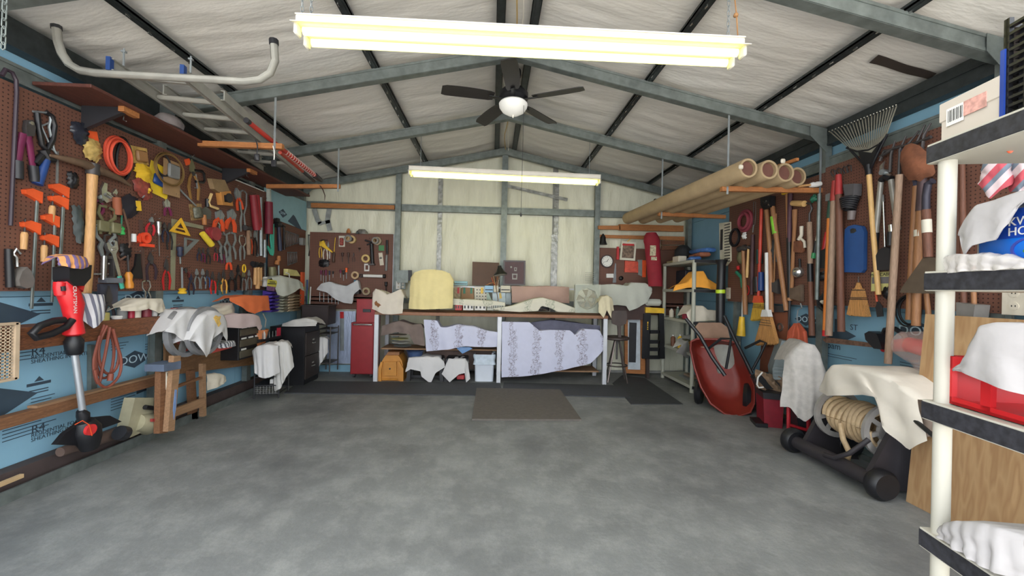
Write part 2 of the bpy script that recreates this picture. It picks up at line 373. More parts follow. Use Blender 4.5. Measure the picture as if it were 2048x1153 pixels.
for x, z0, z1, wd in ((-.85, 1.0, 3.2, .07), (.97, 1.0, 2.2, .10), (.99, 2.2, 3.15, .07)):
    rows = [[(x+wd*(j/5-.5)+.01*nz(i*.5, x), 6.325-.006*nz(i*.9, j, x), lerp(z0, z1, i/40)) for j in range(6)] for i in range(41)]
    MB().grid(rows, .002).build('foil_tape', foil, bw, 80)
def strip(pxs, wd, fr=BW, w=-.05, m=foil, par=bw, name='foil_tape'):
    P = [fr.hit(x, y, w) for x, y in pxs]; n = 14; rows = [[], []]
    for i in range(n+1):
        k = i/n*(len(P)-1); a = min(int(k), len(P)-2); p = P[a].lerp(P[a+1], k-a); d = (P[a+1]-P[a]).normalized(); nn = fr.o.cross(d)
        jt = fr.o*(.004*nz(i, 3)); rows[0].append(p+nn*wd/2+jt); rows[1].append(p-nn*wd/2-jt)
    return MB().grid(rows, .002).build(name, m, par, 80)
strip([(1010, 371), (1070, 385), (1135, 400)], .05)
strip([(660, 410), (655, 440), (660, 462)], .075, m=mat((150, 152, 150), .5, .3, .3)); strip([(628, 418), (635, 440), (640, 448)], .07, m=mat((150, 152, 150), .5, .3, .3)); strip([(636, 448), (660, 443)], .05, m=mat((150, 152, 150), .5, .3, .3))
for k, (x, wd) in enumerate(((-1.47, .075), (.155, .085), (1.62, .075))):
    zt = roofz(x)-.06; m = MB().box((x-wd/2, 6.20, 0), (x+wd/2, 6.27, zt)); m.box((x-wd/2-.003, 6.192, 0), (x-wd/2+.014, 6.2, zt)); m.box((x+wd/2-.014, 6.192, 0), (x+wd/2+.003, 6.2, zt))
    struct(tag(m.build('trim_stud', GALV), 'galvanised back wall stud '+['left of the yellow towel', 'behind the desk lamp at the middle', 'right of the box fan'][k], 'stud'))
    
for z, h_, lab in ((2.54, .10, 'upper'), (1.1, .08, 'lower')):
    m = MB().box((-2.86, 6.26, z-h_/2), (3.1, 6.32, z+h_/2)); m.box((-2.86, 6.25, z+h_/2-.02), (3.1, 6.26, z+h_/2)); m.box((-2.86, 6.25, z-h_/2), (3.1, 6.26, z-h_/2+.02))
    struct(tag(m.build('trim_girt', GALV), 'galvanised girt across the back wall, '+lab, 'girt'))
pb = Ob('pine_board', 'long bare pine board under the back girt above the left pegboard', 'board', BW, (624, 410)); q = pb.q([(624, 407), (790, 412), (790, 420), (624, 416)])
pb.solo(PINE, MB().prism(q, -.0, .04))
# side walls: printed blue foam board behind pegboard
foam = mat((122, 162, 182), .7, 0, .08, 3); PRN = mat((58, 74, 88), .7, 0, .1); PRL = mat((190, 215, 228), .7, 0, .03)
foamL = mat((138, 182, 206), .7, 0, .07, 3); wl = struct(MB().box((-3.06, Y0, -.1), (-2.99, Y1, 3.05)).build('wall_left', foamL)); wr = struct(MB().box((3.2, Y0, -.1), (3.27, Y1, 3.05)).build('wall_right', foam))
FLW = Fr((-2.955, 0, 0), (0, 1, 0), (0, 0, 1), (1, 0, 0)); FRW = Fr((3.15, 0, 0), (0, -1, 0), (0, 0, 1), (-1, 0, 0))
def foampanels(fr, par, y0s):
    for a, b in y0s:
        for z0, z1 in ((.02, 1.2), (1.205, 2.42), (2.425, 2.85)):
            P = MB()
            for s in ((a, b),):
                p = fr.p; P.box((p.x-.035*fr.o.x, a+.002, z0), (p.x, b-.002, z1))
            P.build('foam_panel', foamL if par is wl else foam, par)
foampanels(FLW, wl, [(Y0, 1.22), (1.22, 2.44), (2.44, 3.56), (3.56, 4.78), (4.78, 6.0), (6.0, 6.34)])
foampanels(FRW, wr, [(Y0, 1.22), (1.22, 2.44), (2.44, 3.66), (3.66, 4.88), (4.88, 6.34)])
def emptyat(fr, px, py, par, name='printed_mark', w=.001):
    e = None; return fr.mat(fr.hit(px, py, w))
def dow(fr, px, py, wd, par, tx='DOW', ang=0):
    M = fr.mat(fr.hit(px, py, .0015), ang); hh = wd*.21
    o = MB().prism([(-wd/2, 0), (0, -hh), (wd/2, 0), (0, hh)], 0, .0012).build('printed_diamond', PRN, None, False, M); o.parent = par
    if tx: text(tx, wd*.27, PRL, o, (0, 0, .0018), sx=1.15)
def words(fr, px, py, size, body, par, ang=0, align='LEFT', m=PRN):
    M = fr.mat(fr.hit(px, py, .0015), ang); o = text(body, size, m, par, (0, 0, 0), align=align); o.matrix_world = M
def arrow(fr, px, py, wd, par):
    M = fr.mat(fr.hit(px, py, .0015)); s = wd
    o = MB().prism([(-s, .02*s), (-.55*s, .02*s), (-.55*s, .62*s), (-.35*s, .62*s), (-.35*s, .3*s), (.55*s, -.05*s), (-.2*s, -.42*s), (-s, -.5*s)], 0, .0012).build('printed_arrow', PRN, None, False, M); o.parent = par
def lines(fr, px, py, w_, n, par, dz=.022):
    M = fr.mat(fr.hit(px, py, .0015)); m = MB()
    for i in range(n): m.box((0, -i*dz, 0), (w_*(1-.15*((i*7) % 3)), -i*dz+.005, .001))
    o = m.build('printed_lines', PRN, None, False, M); o.parent = par
def house(fr, px, py, s, par):
    M = fr.mat(fr.hit(px, py, .0015)); m = MB().box((-s, -.02*s, 0), (s, .25*s, .001)); m.prism([(-.4*s, .35*s), (.4*s, .35*s), (0, .8*s)], 0, .001); m.box((-.8*s, -.5*s, 0), (.8*s, -.4*s, .001)); m.box((-.8*s, -.75*s, 0), (.8*s, -.65*s, .001))
    o = m.build('printed_emblem', PRN, None, False, M); o.parent = par
for px, py, wd in ((282, 270, .5), (278, 598, .34), (269, 719, .34), (455, 604, .26)): dow(FLW, px, py, wd, wl)
arrow(FLW, 20, 627, .3, wl); arrow(FLW, 15, 795, .3, wl); arrow(FLW, 325, 745, .26, wl)
for px, py in ((82, 612), (78, 770), (356, 604)): house(FLW, px, py, .07, wl)
for px, py, b in ((62, 705, 'R4'), (62, 862, 'R4')):
    words(FLW, px, py, .075, b, wl); words(FLW, px, py+11, .036, 'RESIDENTIAL FOAM', wl); words(FLW, px, py+20, .036, 'SHEATHING INSULATION', wl)
for px, py, w_, n in ((30, 702, .12, 4), (5, 850, .3, 6), (222, 690, .15, 3), (222, 800, .25, 5), (62, 800, .14, 2), (290, 690, .2, 3)): lines(FLW, px, py, w_, n, wl)
words(FLW, 288, 772, .07, 'Styrofoam', wl)
for px, py, wd in ((1612, 640, .3), (1836, 664, .36), (1860, 800, .36), (1745, 640, .0)):
    if wd: dow(FRW, px, py, wd, wr)
arrow(FRW, 1640, 660, .2, wr); arrow(FRW, 1690, 668, .2, wr)
words(FRW, 1650, 690, .085, 'foam', wr); lines(FRW, 1655, 708, .3, 2, wr); lines(FRW, 1800, 725, .3, 6, wr)
words(FRW, 1700, 655, .07, 'ST', wr)
# left wall: sill channel, rails
def beam(name, label, cat, fr, pxs, w0, w1, m, st=False, **k):
    o = Ob(name, label, cat, fr, pxs[0], w1); q = o.q(pxs); r = o.solo(m, MB().prism(q, w0-w1, 0), False)
    if st: struct(r)
    return r
BRN = mat((128, 80, 50), .6, 0, .3, 5, kind='wood', col2=(58, 32, 22), stretch=(1.0, 9, 9)); BRN2 = mat((132, 92, 62), .7, 0, .3, 5, kind='wood', col2=(96, 62, 40), stretch=(1.2, 14, 14)); OLDP = mat((150, 116, 86), .8, 0, .2, 5, stretch=(1.2, 14, 14))
struct(tag(MB().box((-2.95, Y0, 0), (-2.80, 6.3, .045)).box((-2.815, Y0, .045), (-2.80, 6.3, .075)).build('trim_sill', GALV), 'galvanised base channel along the foot of the left wall', 'trim')); 
struct(tag(MB().box((3.02, Y0, 0), (3.14, 6.3, .045)).build('trim_sill', GALV), 'galvanised base channel along the foot of the right wall', 'trim'))
struct(tag(MB().box((-2.95, Y0, .05), (-2.86, 6.3, .16)).build('trim_girt', mat((74, 62, 60), .7)), 'dark weathered girt low along the left wall', 'girt'))
for z, lab in ((2.56, 'upper'),):
    for s, fr, xa, xb in ((-1, 'left', -2.95, -2.90), (1, 'right', 3.10, 3.14)):
        m = MB().box((xa, Y0, z-.06), (xb, 6.3, z+.05)); xx = xb if s < 0 else xa-.008
        m.box((xx, Y0, z+.03), (xx+.008, 6.3, z+.05)); m.box((xx, Y0, z-.06), (xx+.008, 6.3, z-.04))
        struct(tag(m.build('trim_girt', GALV), 'galvanised girt high along the %s wall above the pegboard' % fr, 'girt'))
# pegboards
PEG = mat((106, 70, 56), .65, 0, .12, 4, kind='peg', col2=(52, 30, 24))
def pegb(label, fr, a, b, z0, z1, edge=None):   # a,b along-wall coordinate
    org = fr.p+fr.r*a+fr.u*z0; M = fr.mat(org)
    o = MB().box((0, 0, -.006), (b-a, z1-z0, 0)).build('pegboard', PEG, None, False, M); tag(o, label, 'pegboard')
    if edge:
        for x in edge: MB().box((x-.006, 0, -.008), (x+.006, z1-z0, .006)).build('edge_strip', STEEL, o)
    return o
pegb('brown pegboard sheet with the bar clamps on the left wall', LW, 1.0, 2.94, 1.24, 2.47)
pegb('largest brown pegboard sheet of the left wall, full of pliers and clamps', LW, 2.945, 5.18, 1.235, 2.465)
pegb('lower brown pegboard with wrenches in the back left corner', LW, 5.24, 6.24, .98, 2.16)
pegb('brown pegboard on the back wall above the red tool chest', BW, -2.80, -1.53, .95, 2.12, (1.265,))
pegb('brown pegboard behind the wall clock', BW, 1.66, 3.05, .95, 2.0)
pegb('brown pegboard on the right wall with the axes and rake', RW, -3.55, -1.2, 1.235, 2.50)
pegb('brown pegboard of the right wall between the leaning loppers and the shelf', RW, -5.05, -3.555, 1.22, 2.46)
# ================================================================ things under the roof
TUBE = mat((235, 240, 140), .4, 0, 0, emit=1.0)
m_ = TUBE.node_tree.nodes['Principled BSDF']; m_.inputs['Emission Color'].default_value = (1.0, .95, .22, 1); m_.inputs['Emission Strength'].default_value = 1.6
LWH = mat((222, 216, 205), .5, 0, .06)
def fluor(label, fr, pl, pr):
    A = fr.hit(*pl); B = fr.hit(*pr); L = (B-A).length; ang = math.atan2((B-A).dot(fr.u), (B-A).dot(fr.r))
    o = Ob('strip_light', label, 'light', fr, tuple((A+B)/2), 0, None, ang); h = L/2
    b = MB().box((-h, .0, -.06), (h, .05, .06), .004); b.box((-h, .05, -.065), (h, .056, .065))
    o.part('housing', LWH, b, False)
    for s in (-1, 1):
        r = MB().add([(-h, 0, .06*s), (h, 0, .06*s), (h, -.02, .115*s), (-h, -.02, .115*s), (-h, .003, .06*s), (h, .003, .06*s), (h, -.017, .117*s), (-h, -.017, .117*s)], [(0, 1, 2, 3), (7, 6, 5, 4), (2, 6, 7, 3), (0, 3, 7, 4), (1, 5, 6, 2)])
        o.part('reflector', LWH, r, False)
        t = MB().tube([(-h+.04, -.032, .05*s), (h-.04, -.032, .05*s)], .021, 12); o.part('fluorescent_tube', TUBE, t)
        e = MB().prism(circ(0, 0, .03, 12)+[], 0, .012); 
        for q in (-1, 1):
            e = MB().box((q*h-.02*(q > 0)-.0, -.062, .025 if s > 0 else -.085), (q*h+.02*(q < 0), .0, .085 if s > 0 else -.025), .008); o.part('lamp_holder', LWH, e)
    return o
def chain(name, label, pts, r=.006, m=STEEL, cat='chain', group=None):
    A, B = V(pts[0]), V(pts[-1]); n = max(4, int((B-A).length/.028)); mb = MB()
    for i in range(n):
        t0 = i/n; t1 = (i+1.35)/n; a = A.lerp(B, t0); b = A.lerp(B, min(1, t1)); s = V((.007, 0, 0)) if i % 2 else V((0, .007, 0))
        mb.tube([a, a+s+(b-a)*.2, b+s-(b-a)*.2, b, b-s-(b-a)*.2, a-s+(b-a)*.2], .0022, 5, closed=True)
    o = mb.build(name, m, None, True); return tag(o, label, cat, group)
f1, f2 = FY(2.22), FY(5.1)
fluor('long twin-tube fluorescent light nearest the camera, top of the picture', f1, (601, 62), (1477, 106))
sl2 = fluor('long fluorescent strip light farther back, above the workbench', f2, (819, 343), (1199, 361))
def rod(name, label, a, b, r, m, cat, group=None, n=6): return tag(MB().tube([a, b], r, n).build(name, m, None, True), label, cat, group)
for x0, x1, lab, m in ((604, 600, 'left outer', STEEL), (622, 621, 'left inner', STEEL), (1456, 1455, 'right inner', STEEL)):
    B = f1.hit(x0, 36 if x0 < 1000 else 85); T = V((B.x, B.y, roofz(B.x))); chain('hanging_chain', 'thin %s chain holding up the nearest strip light' % lab, (B, T))
B = f1.hit(1476, 82); T = f1.hit(1462, -90); mb = MB().tube([B, B.lerp(T, .3)+V((.004, 0, 0)), B.lerp(T, .6), T], .004, 6)
k = B.lerp(T, .3); mb.lathe([(.001, -.014), (.012, -.008), (.014, 0), (.01, .01), (.001, .015)], Matrix.Translation(k), 8); tag(mb.build('knotted_cord', mat((150, 110, 70), .8), None, True), 'knotted brown cord beside the right chain of the nearest strip light', 'cord')
for x, y, lab in ((841, 338, 'left'), (1178, 356, 'right')):
    B = f2.hit(x, y+5); ww = MB().tube([B, V((B.x, B.y, roofz(B.x)+.02))], .003, 6).build('hanging_wire', STEEL, None, True); ww.parent = sl2.e; ww.matrix_parent_inverse = sl2.M.inverted()
# ceiling fan
FYX, FYY = .165, 3.95
fan = Ob('ceiling_fan', 'black five-blade ceiling fan with a white bowl light', 'fan', FL, (FYX, FYY, 3.19))
fan.part('canopy', BLACK, MB().lathe([(.02, .30), (.07, .29), (.075, .24), (.055, .20), (.018, .19)]))
fan.part('downrod', BLACK, MB().lathe([(.013, .21), (.013, .10)], None, 10))
fan.part('motor_housing', BLACK, MB().lathe([(.03, .12), (.10, .105), (.145, .06), (.145, .01), (.10, -.015), (.06, -.03)], None, 28))
fan.part('light_bowl', mat((228, 226, 220), .35, 0, .02, emit=.12), MB().lathe([(.13, -.03), (.142, -.045), (.138, -.075), (.11, -.115), (.06, -.145), (.012, -.155)], None, 32))
fan.part('finial', LWH, MB().lathe([(.012, -.150), (.014, -.165), (.004, -.18)], None, 10))
for k in range(5):
    a = rad(-94+72*k); R_ = Matrix.Rotation(a, 4, 'Z') @ Matrix.Rotation(rad(11), 4, 'X')
    rows = []
    for i in range(13):
        t = i/12; x = lerp(.20, .70, t); wd = .062+.012*sin(pi*t*.8); wd *= 1 if 0 < i < 12 else .82
        cvx = -.03*t*t
        rows.append([R_ @ V((x, -wd+cvx, .0)), R_ @ V((x, cvx, .004)), R_ @ V((x, wd+cvx, .0))])
    fan.part('blade', mat((40, 36, 36), .45, 0, .1), MB().grid(rows, .006), 60)
    fan.part('blade_iron', BLACK, MB(R_).box((.10, -.02, -.012), (.25, .02, -.004), .002))
P = V((FYX+.10, FYY-.08, 3.15)); zz = 2.03
pc = MB().tube([P, (P.x-.005, P.y, zz+.03)], .0022, 5); pc.lathe([(.002, .03), (.008, .015), (.01, 0), (.003, -.01)], Matrix.Translation((P.x-.005, P.y, zz)), 8); tag(pc.build('pull_chain', BLACK, None, True), 'long dark pull chain with a small bell, hanging from the ceiling fan', 'chain')
wire = mat((190, 158, 96), .6)
for k, (px0, dz) in enumerate(((.14, .0), (.175, -.01))):
    pts = [(px0+.02*sin(i*1.3+k), 1.6+i*.3, RZ-.03-.03*abs(sin(i*.9+k))+dz) for i in range(16)]; tag(MB().tube(pts, .006, 6).build('roof_cable', wire if k == 0 else LWH, None, True), '%s electric cable run along the roof ridge' % ('yellow' if k == 0 else 'white'), 'cable')
# ladder with its stand-off bar
ALU = mat((168, 166, 158), .5, .35, .15, 8)
lz = 2.65; lad = Ob('extension_ladder', 'old aluminium extension ladder laid flat under the roof on two pine bars', 'ladder', FL, (-2.25, 2.68, lz), ang=rad(8))
for sec, (xa, xb, y0, y1, z) in enumerate(((-.205, .205, 0, 2.3, 0), (-.17, .235, .45, 2.15, .06))):
    for x in (xa, xb):
        r = MB().box((x-.004, y0, z), (x+.004, y1, z+.075)); sgn = 1 if x > 0 else -1
        r.box((x-.024*(sgn > 0), y0, z), (x+.024*(sgn < 0), y1, z+.006)); r.box((x-.024*(sgn > 0), y0, z+.07), (x+.024*(sgn < 0), y1, z+.075)); lad.part('rail', ALU, r, False)
    n = int((y1-y0)/.305)
    for i in range(n):
        y = y0+.14+i*.305; lad.part('rung', ALU, MB().box((xa, y-.018, z+.018), (xb, y+.018, z+.052), .008), False)
for x in (-.205, .205): lad.part('end_cap', BLUE, MB().box((x-.012, -.012, -.004), (x+.012, .02, .08)), False)
for x in (-.12, .255): lad.part('bolt', STEEL, MB().tube([(x, -.01, .03), (x, -.01, .14)], .006, 6).box((x-.012, -.02, .115), (x+.012, 0, .125)), False)
fs = FY(2.66); pts = [fs.hit(x, y) for x, y in ((113, 58), (116, 84), (124, 108), (138, 128), (160, 141), (190, 146), (240, 149), (385, 157), (490, 163), (520, 159), (540, 146), (550, 122), (548, 90))]
sb = Ob('ladder_standoff', 'bent aluminium stand-off bar with black end caps, clamped across the ladder end', 'ladder bar', FL, tuple(pts[6])); sb.e.matrix_world = Matrix.Translation(pts[6]); I = pts[6]
sb.part('bar', ALU, MB().tube([p-I for p in pts], .024, 8)); 
for a, b in ((0, 1), (-1, -2)):
    d = (pts[a]-pts[b]).normalized(); sb.part('end_cap', DARK, MB().tube([pts[a]-I, pts[a]-I+d*.035], .028, 8))
# pine cross bars and their straps
def rack(lab, fr, pl, pr, hang, w=.045):
    o = Ob('rack_bar', 'pine bar hung %s' % lab, 'wooden bar', fr, pl); a = o.p(*pl); b = o.p(*pr)
    o.solo(PINE, MB().prism([(a[0], a[1]-.0), (b[0], b[1]), (b[0], b[1]+w), (a[0], a[1]+w)], -.02, .02), False)
    for hx, hy in hang:
        B = fr.hit(hx, hy, .022); T = V((B.x, B.y, roofz(B.x)-.09)); s = MB().box((-.009, -.002, -.05), (.009, .002, (T-B).z)); s.box((-.006, -.006, .05), (.006, -.002, .06))
        s.build('hanging_strap', STEEL, o.e, False).matrix_local = o.Mi @ Matrix.Translation(B)
    return o
rack('under the near part of the ladder', FY(3.6), (398, 293), (566, 299), [(549, 296)])
rack('under the far end of the ladder', FY(4.9), (534, 377), (680, 377), [(676, 375)])
rack('near the door carrying the cardboard tubes', FY(3.6), (1442, 383), (1655, 387), [(1455, 378), (1640, 380)])
rack('behind it carrying the far ends of the cardboard tubes', FY(4.9), (1316, 432), (1450, 438), [(1323, 430)])
CARD = mat((158, 136, 104), .8, 0, .15, 6, .2); CARDI = mat((104, 66, 56), .8)
tubes = [((2.14, 3.28, 2.385), (1.95, 5.75, 2.385)), ((2.335, 3.30, 2.385), (2.16, 5.70, 2.385)), ((2.525, 3.36, 2.385), (2.37, 5.6, 2.385)), ((2.715, 3.46, 2.385), (2.57, 5.5, 2.385))]
tl = ['leftmost and longest', 'second from left, paper in its mouth', 'third from left', 'rightmost, nearest the right wall']
for (a, b), l in zip(tubes, tl):
    a = V(a); b = V(b); o = Ob('cardboard_tube', 'thick tan cardboard tube on the right rack, '+l, 'tube', FL, tuple(a), 0, 'cardboard tubes on the right rack'); d = (b-a); q = d.to_track_quat('Z', 'Y').to_matrix().to_4x4(); Lg = d.length
    o.part('tube_wall', CARD, MB().lathe([(.082, .12), (.064, .12), (.064, .0), (.069, -.002), (.080, -.002), (.084, .004), (.084, Lg), (.01, Lg)], q, 28)); o.part('end_plug', CARDI, MB().lathe([(.001, .03), (.066, .03), (.066, .05), (.001, .05)], q, 28))
for i, (px, py) in enumerate(((1566, 322), (1482, 334))):
    c = FY(3.27).hit(px, py); tag(MB(Matrix.Translation(c)).box((-.02, -.01, -.02), (.02, .01, .018), .008).build('paper_wad' , CREAM, None, True), ['crumpled pale paper tag in the mouth of the second cardboard tube', 'torn tan paper tab at the mouth of the leftmost cardboard tube'][i], 'paper')
P0, P1 = V((2.60, 3.32, 2.49)), V((2.36, 5.0, 2.48)); tag(MB().tube([P0, P1], .018, 4).build('wood_lath', PINE, None, False), 'thin pine lath lying on top of the cardboard tubes', 'lath')
fm = FY(3.56); ml = Ob('mallet', 'white rubber mallet with wooden handle lying on the rack bar', 'mallet', fm, (1632, 370)); a = ml.p(1596, 373); b = ml.p(1622, 370); ml.part('handle', ASH, MB().tube([a, b], [.012, .011], 8)); 
ml.part('head', WHITE, MB().tube([ml.p(1620, 371), ml.p(1626, 370), ml.p(1630, 370), ml.p(1634, 369), ml.p(1641, 368)], [.018, .026, .022, .026, .022], 12))
rl = Ob('plastic_film_roll', 'bundle of dark plastic film draped over the far part of the tubes', 'plastic film', FY(4.95), (1330, 408)); 
rows = [[(x*.02, .085*sin(pi*(j+1)/9)-.02+.008*nz(x*.6, j), -.14+.03*j+.01*nz(x, j*.7)) for x in range(-6, 10)] for j in range(9)]
rl.solo(mat((44, 50, 48), .3, 0, .2), MB().grid(rows, .003), 60)
# red pole tools lying beside the ladder
def pole3(name, label, cat, P, Q, r, m, extra=None):
    return tag(MB().tube([P, Q], r, 8).build(name, m, None, True), label, cat)
fa = FY(3.3)
A = FY(3.3).hit(498, 245); B = FY(4.75).hit(632, 353); a2 = A.lerp(B, .0)
ps = Ob('pole_saw', 'red pole saw with spiral cord and curved blade on the pine bars by the ladder', 'pole saw', FL, tuple(A)); ps.e.matrix_world = Matrix.Translation(A)
ps.part('pole', mat((196, 52, 44), .45), MB().tube([(0, 0, 0), B-A], .020, 10)); d = (B-A); sd = d.cross(V((0, 0, 1))).normalized(); ud = d.cross(sd).normalized()
ps.part('cord', mat((200, 170, 160), .6), MB().tube([d*(.45+.5*i/120)+(sd*cos(i*.75)+ud*sin(i*.75))*.024 for i in range(121)], .004, 4)); ps.part('grip', DARK, MB().tube([(0, 0, 0), d*-.03], .022, 10))
ps.part('saw_head', DARK, MB().tube([d*.97, d*1.06, d*1.12], [.035, .03, .02], 8))
bl = [FY(4.85).hit(x, y)-A for x, y in ((640, 372), (646, 380), (650, 392), (649, 402))]; ps.part('curved_blade', mat((70, 40, 34), .5, .4), MB().tube(bl, [.016, .014, .01, .003], 6, flat=.4))
pr = Ob('tree_pruner', 'second red and black pole lying under the pole saw', 'pole', FL, tuple(A+V((.03, 0, -.04)))); C2 = FY(3.65).hit(560, 305); D2 = FY(4.8).hit(628, 362); pr.e.matrix_world = Matrix.Translation(C2)
pr.part('pole', mat((170, 60, 44), .5), MB().tube([(0, 0, 0), (D2-C2)*.6], .016, 8)); pr.part('lower_pole', DARK, MB().tube([(D2-C2)*.6, D2-C2], .018, 8))
for px, py, Y, lab, m in ((514, 300, 3.55, 'black loop strap hanging from the near pine bar', DARK), (548, 312, 3.56, 'white and black cord end hanging from the near pine bar', WHITE)):
    f_ = FY(Y); o = Ob('hanging_strap', lab, 'strap', f_, (px, py-18)); p = [o.p(px-2, py-20), o.p(px+1, py-8), o.p(px, py+8)]; o.part('strap', m, MB().tube(p, .005, 6)); o.part('buckle', DARK, MB().box((p[2][0]-.022, p[2][1]-.06, -.01), (p[2][0]+.022, p[2][1], .01), .006))
# brown shelf plank under the left girt with brackets, and things on it
shb = Ob('wall_shelf', 'long dark brown plank shelf above the left pegboard', 'shelf', FL, (-2.72, 2.62, 2.52)); 
shb.part('plank', mat((94, 52, 42), .6, 0, .3, 5, kind='wood', col2=(62, 34, 28), stretch=(10, 1, 10)), MB().box((-.16, .0, 0), (.19, 3.0, .022), .003), False)
for y in (.28, 1.72):
    br = MB().prism([(-.14, -.03), (-.14, -.16), (-.12, -.16), (.14, -.03), (.14, -.0), (-.14, 0)], 0, .03); br.v = [(x, y+z, yy) for x, yy, z in br.v]; b_ = shb.part('bracket', DARK, br, False)
    shb.part('wood_block', PINE, MB().box((.12, y-.02, -.035), (.16, y+.10, 0)), False)
    shb.part('hook', CHROME, MB().tube([(.05, y+.1, .0), (.05, y+.1, -.05), (.07, y+.1, -.06)], .004, 5), True)
bg_ = Ob('plastic_bag', 'crumpled clear plastic bag on top of the brown plank shelf', 'bag', FL, (-2.60, 3.32, 2.542))
bg_.solo(mat((170, 160, 158), .15, 0, .3, 9, .8, 12, trans=.5), MB().lathe([(.03, 0), (.09, .01), (.10, .05), (.07, .09), (.02, .11)], Matrix.Diagonal((.8, 1.2, 1, 1)), 18), 60)
for i, (x, y0, y1, z, r, lab, m) in enumerate(((-2.69, 3.9, 5.1, 2.56, .014, 'black iron pipe lying on the brown plank shelf', DARK), (-2.66, 3.7, 5.0, 2.56, .012, 'grey conduit lying on the brown plank shelf beside a black pipe', GALV))): rod('pipe', lab, (x, y0, z), (x, y1, z), r, m, 'pipe')
ch0 = FY(2.3).hit(8, 40); chain('door_chain', 'heavy galvanised chain hanging in the top left corner', (FY(1.6).hit(12, -60), FY(1.6).hit(6, 100)), m=GALV)
rod('white_strip', 'thin white moulding strip along the top edge of the left pegboard', LW.hit(452, 352, .01), LW.hit(528, 383, .01), .007, WHITE, 'moulding')
# ================================================================ workbench and the back of the garage
FB = FY(5.55); BZ = FB.hit(998, 628).z
WCL = mat((196, 194, 194), .85, 0, .06, 5, .6, 11); GCL = mat((186, 188, 178), .85, 0, .06, 5, .6, 11); YCL = mat((222, 206, 150), .9, 0, .08, 6, .5, 14); PKC = mat((176, 146, 134), .9, 0, .08, 5, .6, 10)
FLO = mat((192, 194, 214), .85, 0, .04, bump=.6, bscale=8, kind='floral', col2=(110, 98, 108)); FLO2 = mat((206, 202, 186), .85, 0, .05, kind='floral', col2=(130, 140, 120)); BCL = mat((112, 98, 92), .9, 0, .12); ORC = mat((214, 110, 62), .9, 0, .08, 6, .2, 90)
GRYE = mat((150, 148, 144), .6); BTOP = mat((150, 104, 74), .55, 0, .22, 5, kind='wood', col2=(112, 70, 46), stretch=(1, 12, 12)); LEGW = mat((196, 198, 204), .4, .2, .06)
bx0, bx1 = -1.60, 1.635
bench = Ob('workbench', 'long wooden workbench on white metal legs across the back of the garage', 'workbench', FL, (0, 5.85, 0))
bench.part('bench_top', BTOP, MB().box((bx0, -.30, BZ-.045), (bx1, .33, BZ), .004), False)
for x in (-1.575, .11, 1.60):
    for y in (-.27, .29): bench.part('leg', LEGW, MB().box((x-.027, y-.02, 0), (x+.027, y+.02, BZ-.045)).box((x-.027, y-.026, 0), (x-.014, y-.02, BZ-.045)).box((x+.014, y-.026, 0), (x+.027, y-.02, BZ-.045)), False)
bench.part('lower_shelf', OLDP, MB().box((bx0+.04, -.10, .42), (.08, .29, .44)), False)
bench.part('lower_shelf', OLDP, MB().box((.14, -.10, .13), (1.57, .29, .15)), False)
# cloths of the bench front
fF = FY(5.52)
drape('floral_cloth', 'lilac floral cloth over the left lower shelf of the workbench', 'cloth', FY(5.60), [(848, 640), (874, 641), (882, 655), (895, 655), (915, 650), (945, 653), (975, 662), (996, 665)], [(853, 703), (900, 698), (930, 692), (965, 694), (996, 694)], FLO, depth=.18, amp=.012, folds=5)
drape('floral_cloth', 'large lilac floral cloth over the pile under the right half of the workbench', 'cloth', FY(5.585), [(1004, 644), (1058, 645), (1078, 662), (1100, 660), (1140, 661), (1150, 672), (1163, 658), (1198, 660), (1208, 680)], [(1003, 755), (1060, 751), (1130, 738), (1180, 726), (1211, 695)], FLO, depth=.22, amp=.014, folds=5)
drape('brown_cloth', 'brown cloth over the stack of plates under the bench', 'cloth', FY(5.60), [(765, 652), (800, 642), (825, 650), (842, 648), (846, 655)], [(762, 672), (795, 664), (820, 668), (830, 688), (850, 692)], BCL, depth=.18, folds=4)
drape('grey_cloth', 'grey blanket heaped behind the large floral cloth under the bench', 'cloth', FY(5.72), [(1060, 646), (1100, 640), (1150, 646), (1200, 652)], [(1060, 680), (1200, 690)], mat((92, 92, 108), .9), depth=.10, folds=3)
drape('brown_cloth', 'brown cloth hanging low behind the yellow case and stools', 'cloth', FY(5.93), [(850, 702), (900, 700), (940, 702), (985, 697)], [(850, 745), (985, 735)], mat((92, 76, 70), .9), depth=.1, folds=4)
for i, y in enumerate((672, 680, 687, 694)):
    p = FY(5.75).hit(796+3*i, y); tag(MB().lathe([(.05, 0), (.12, .012), (.125, .018), (.12, .018), (.05, .006)], Matrix.Translation(p), 24).build('plate', [CREAM, mat((200, 196, 130), .4), WHITE, STEEL][i], None, True), ['cream plate, top of the stack under the brown cloth', 'yellowish plate, second of the stack under the brown cloth', 'white plate, third of the stack under the brown cloth', 'metal tray, bottom of the stack under the brown cloth'][i], 'plate', 'plates under the bench')
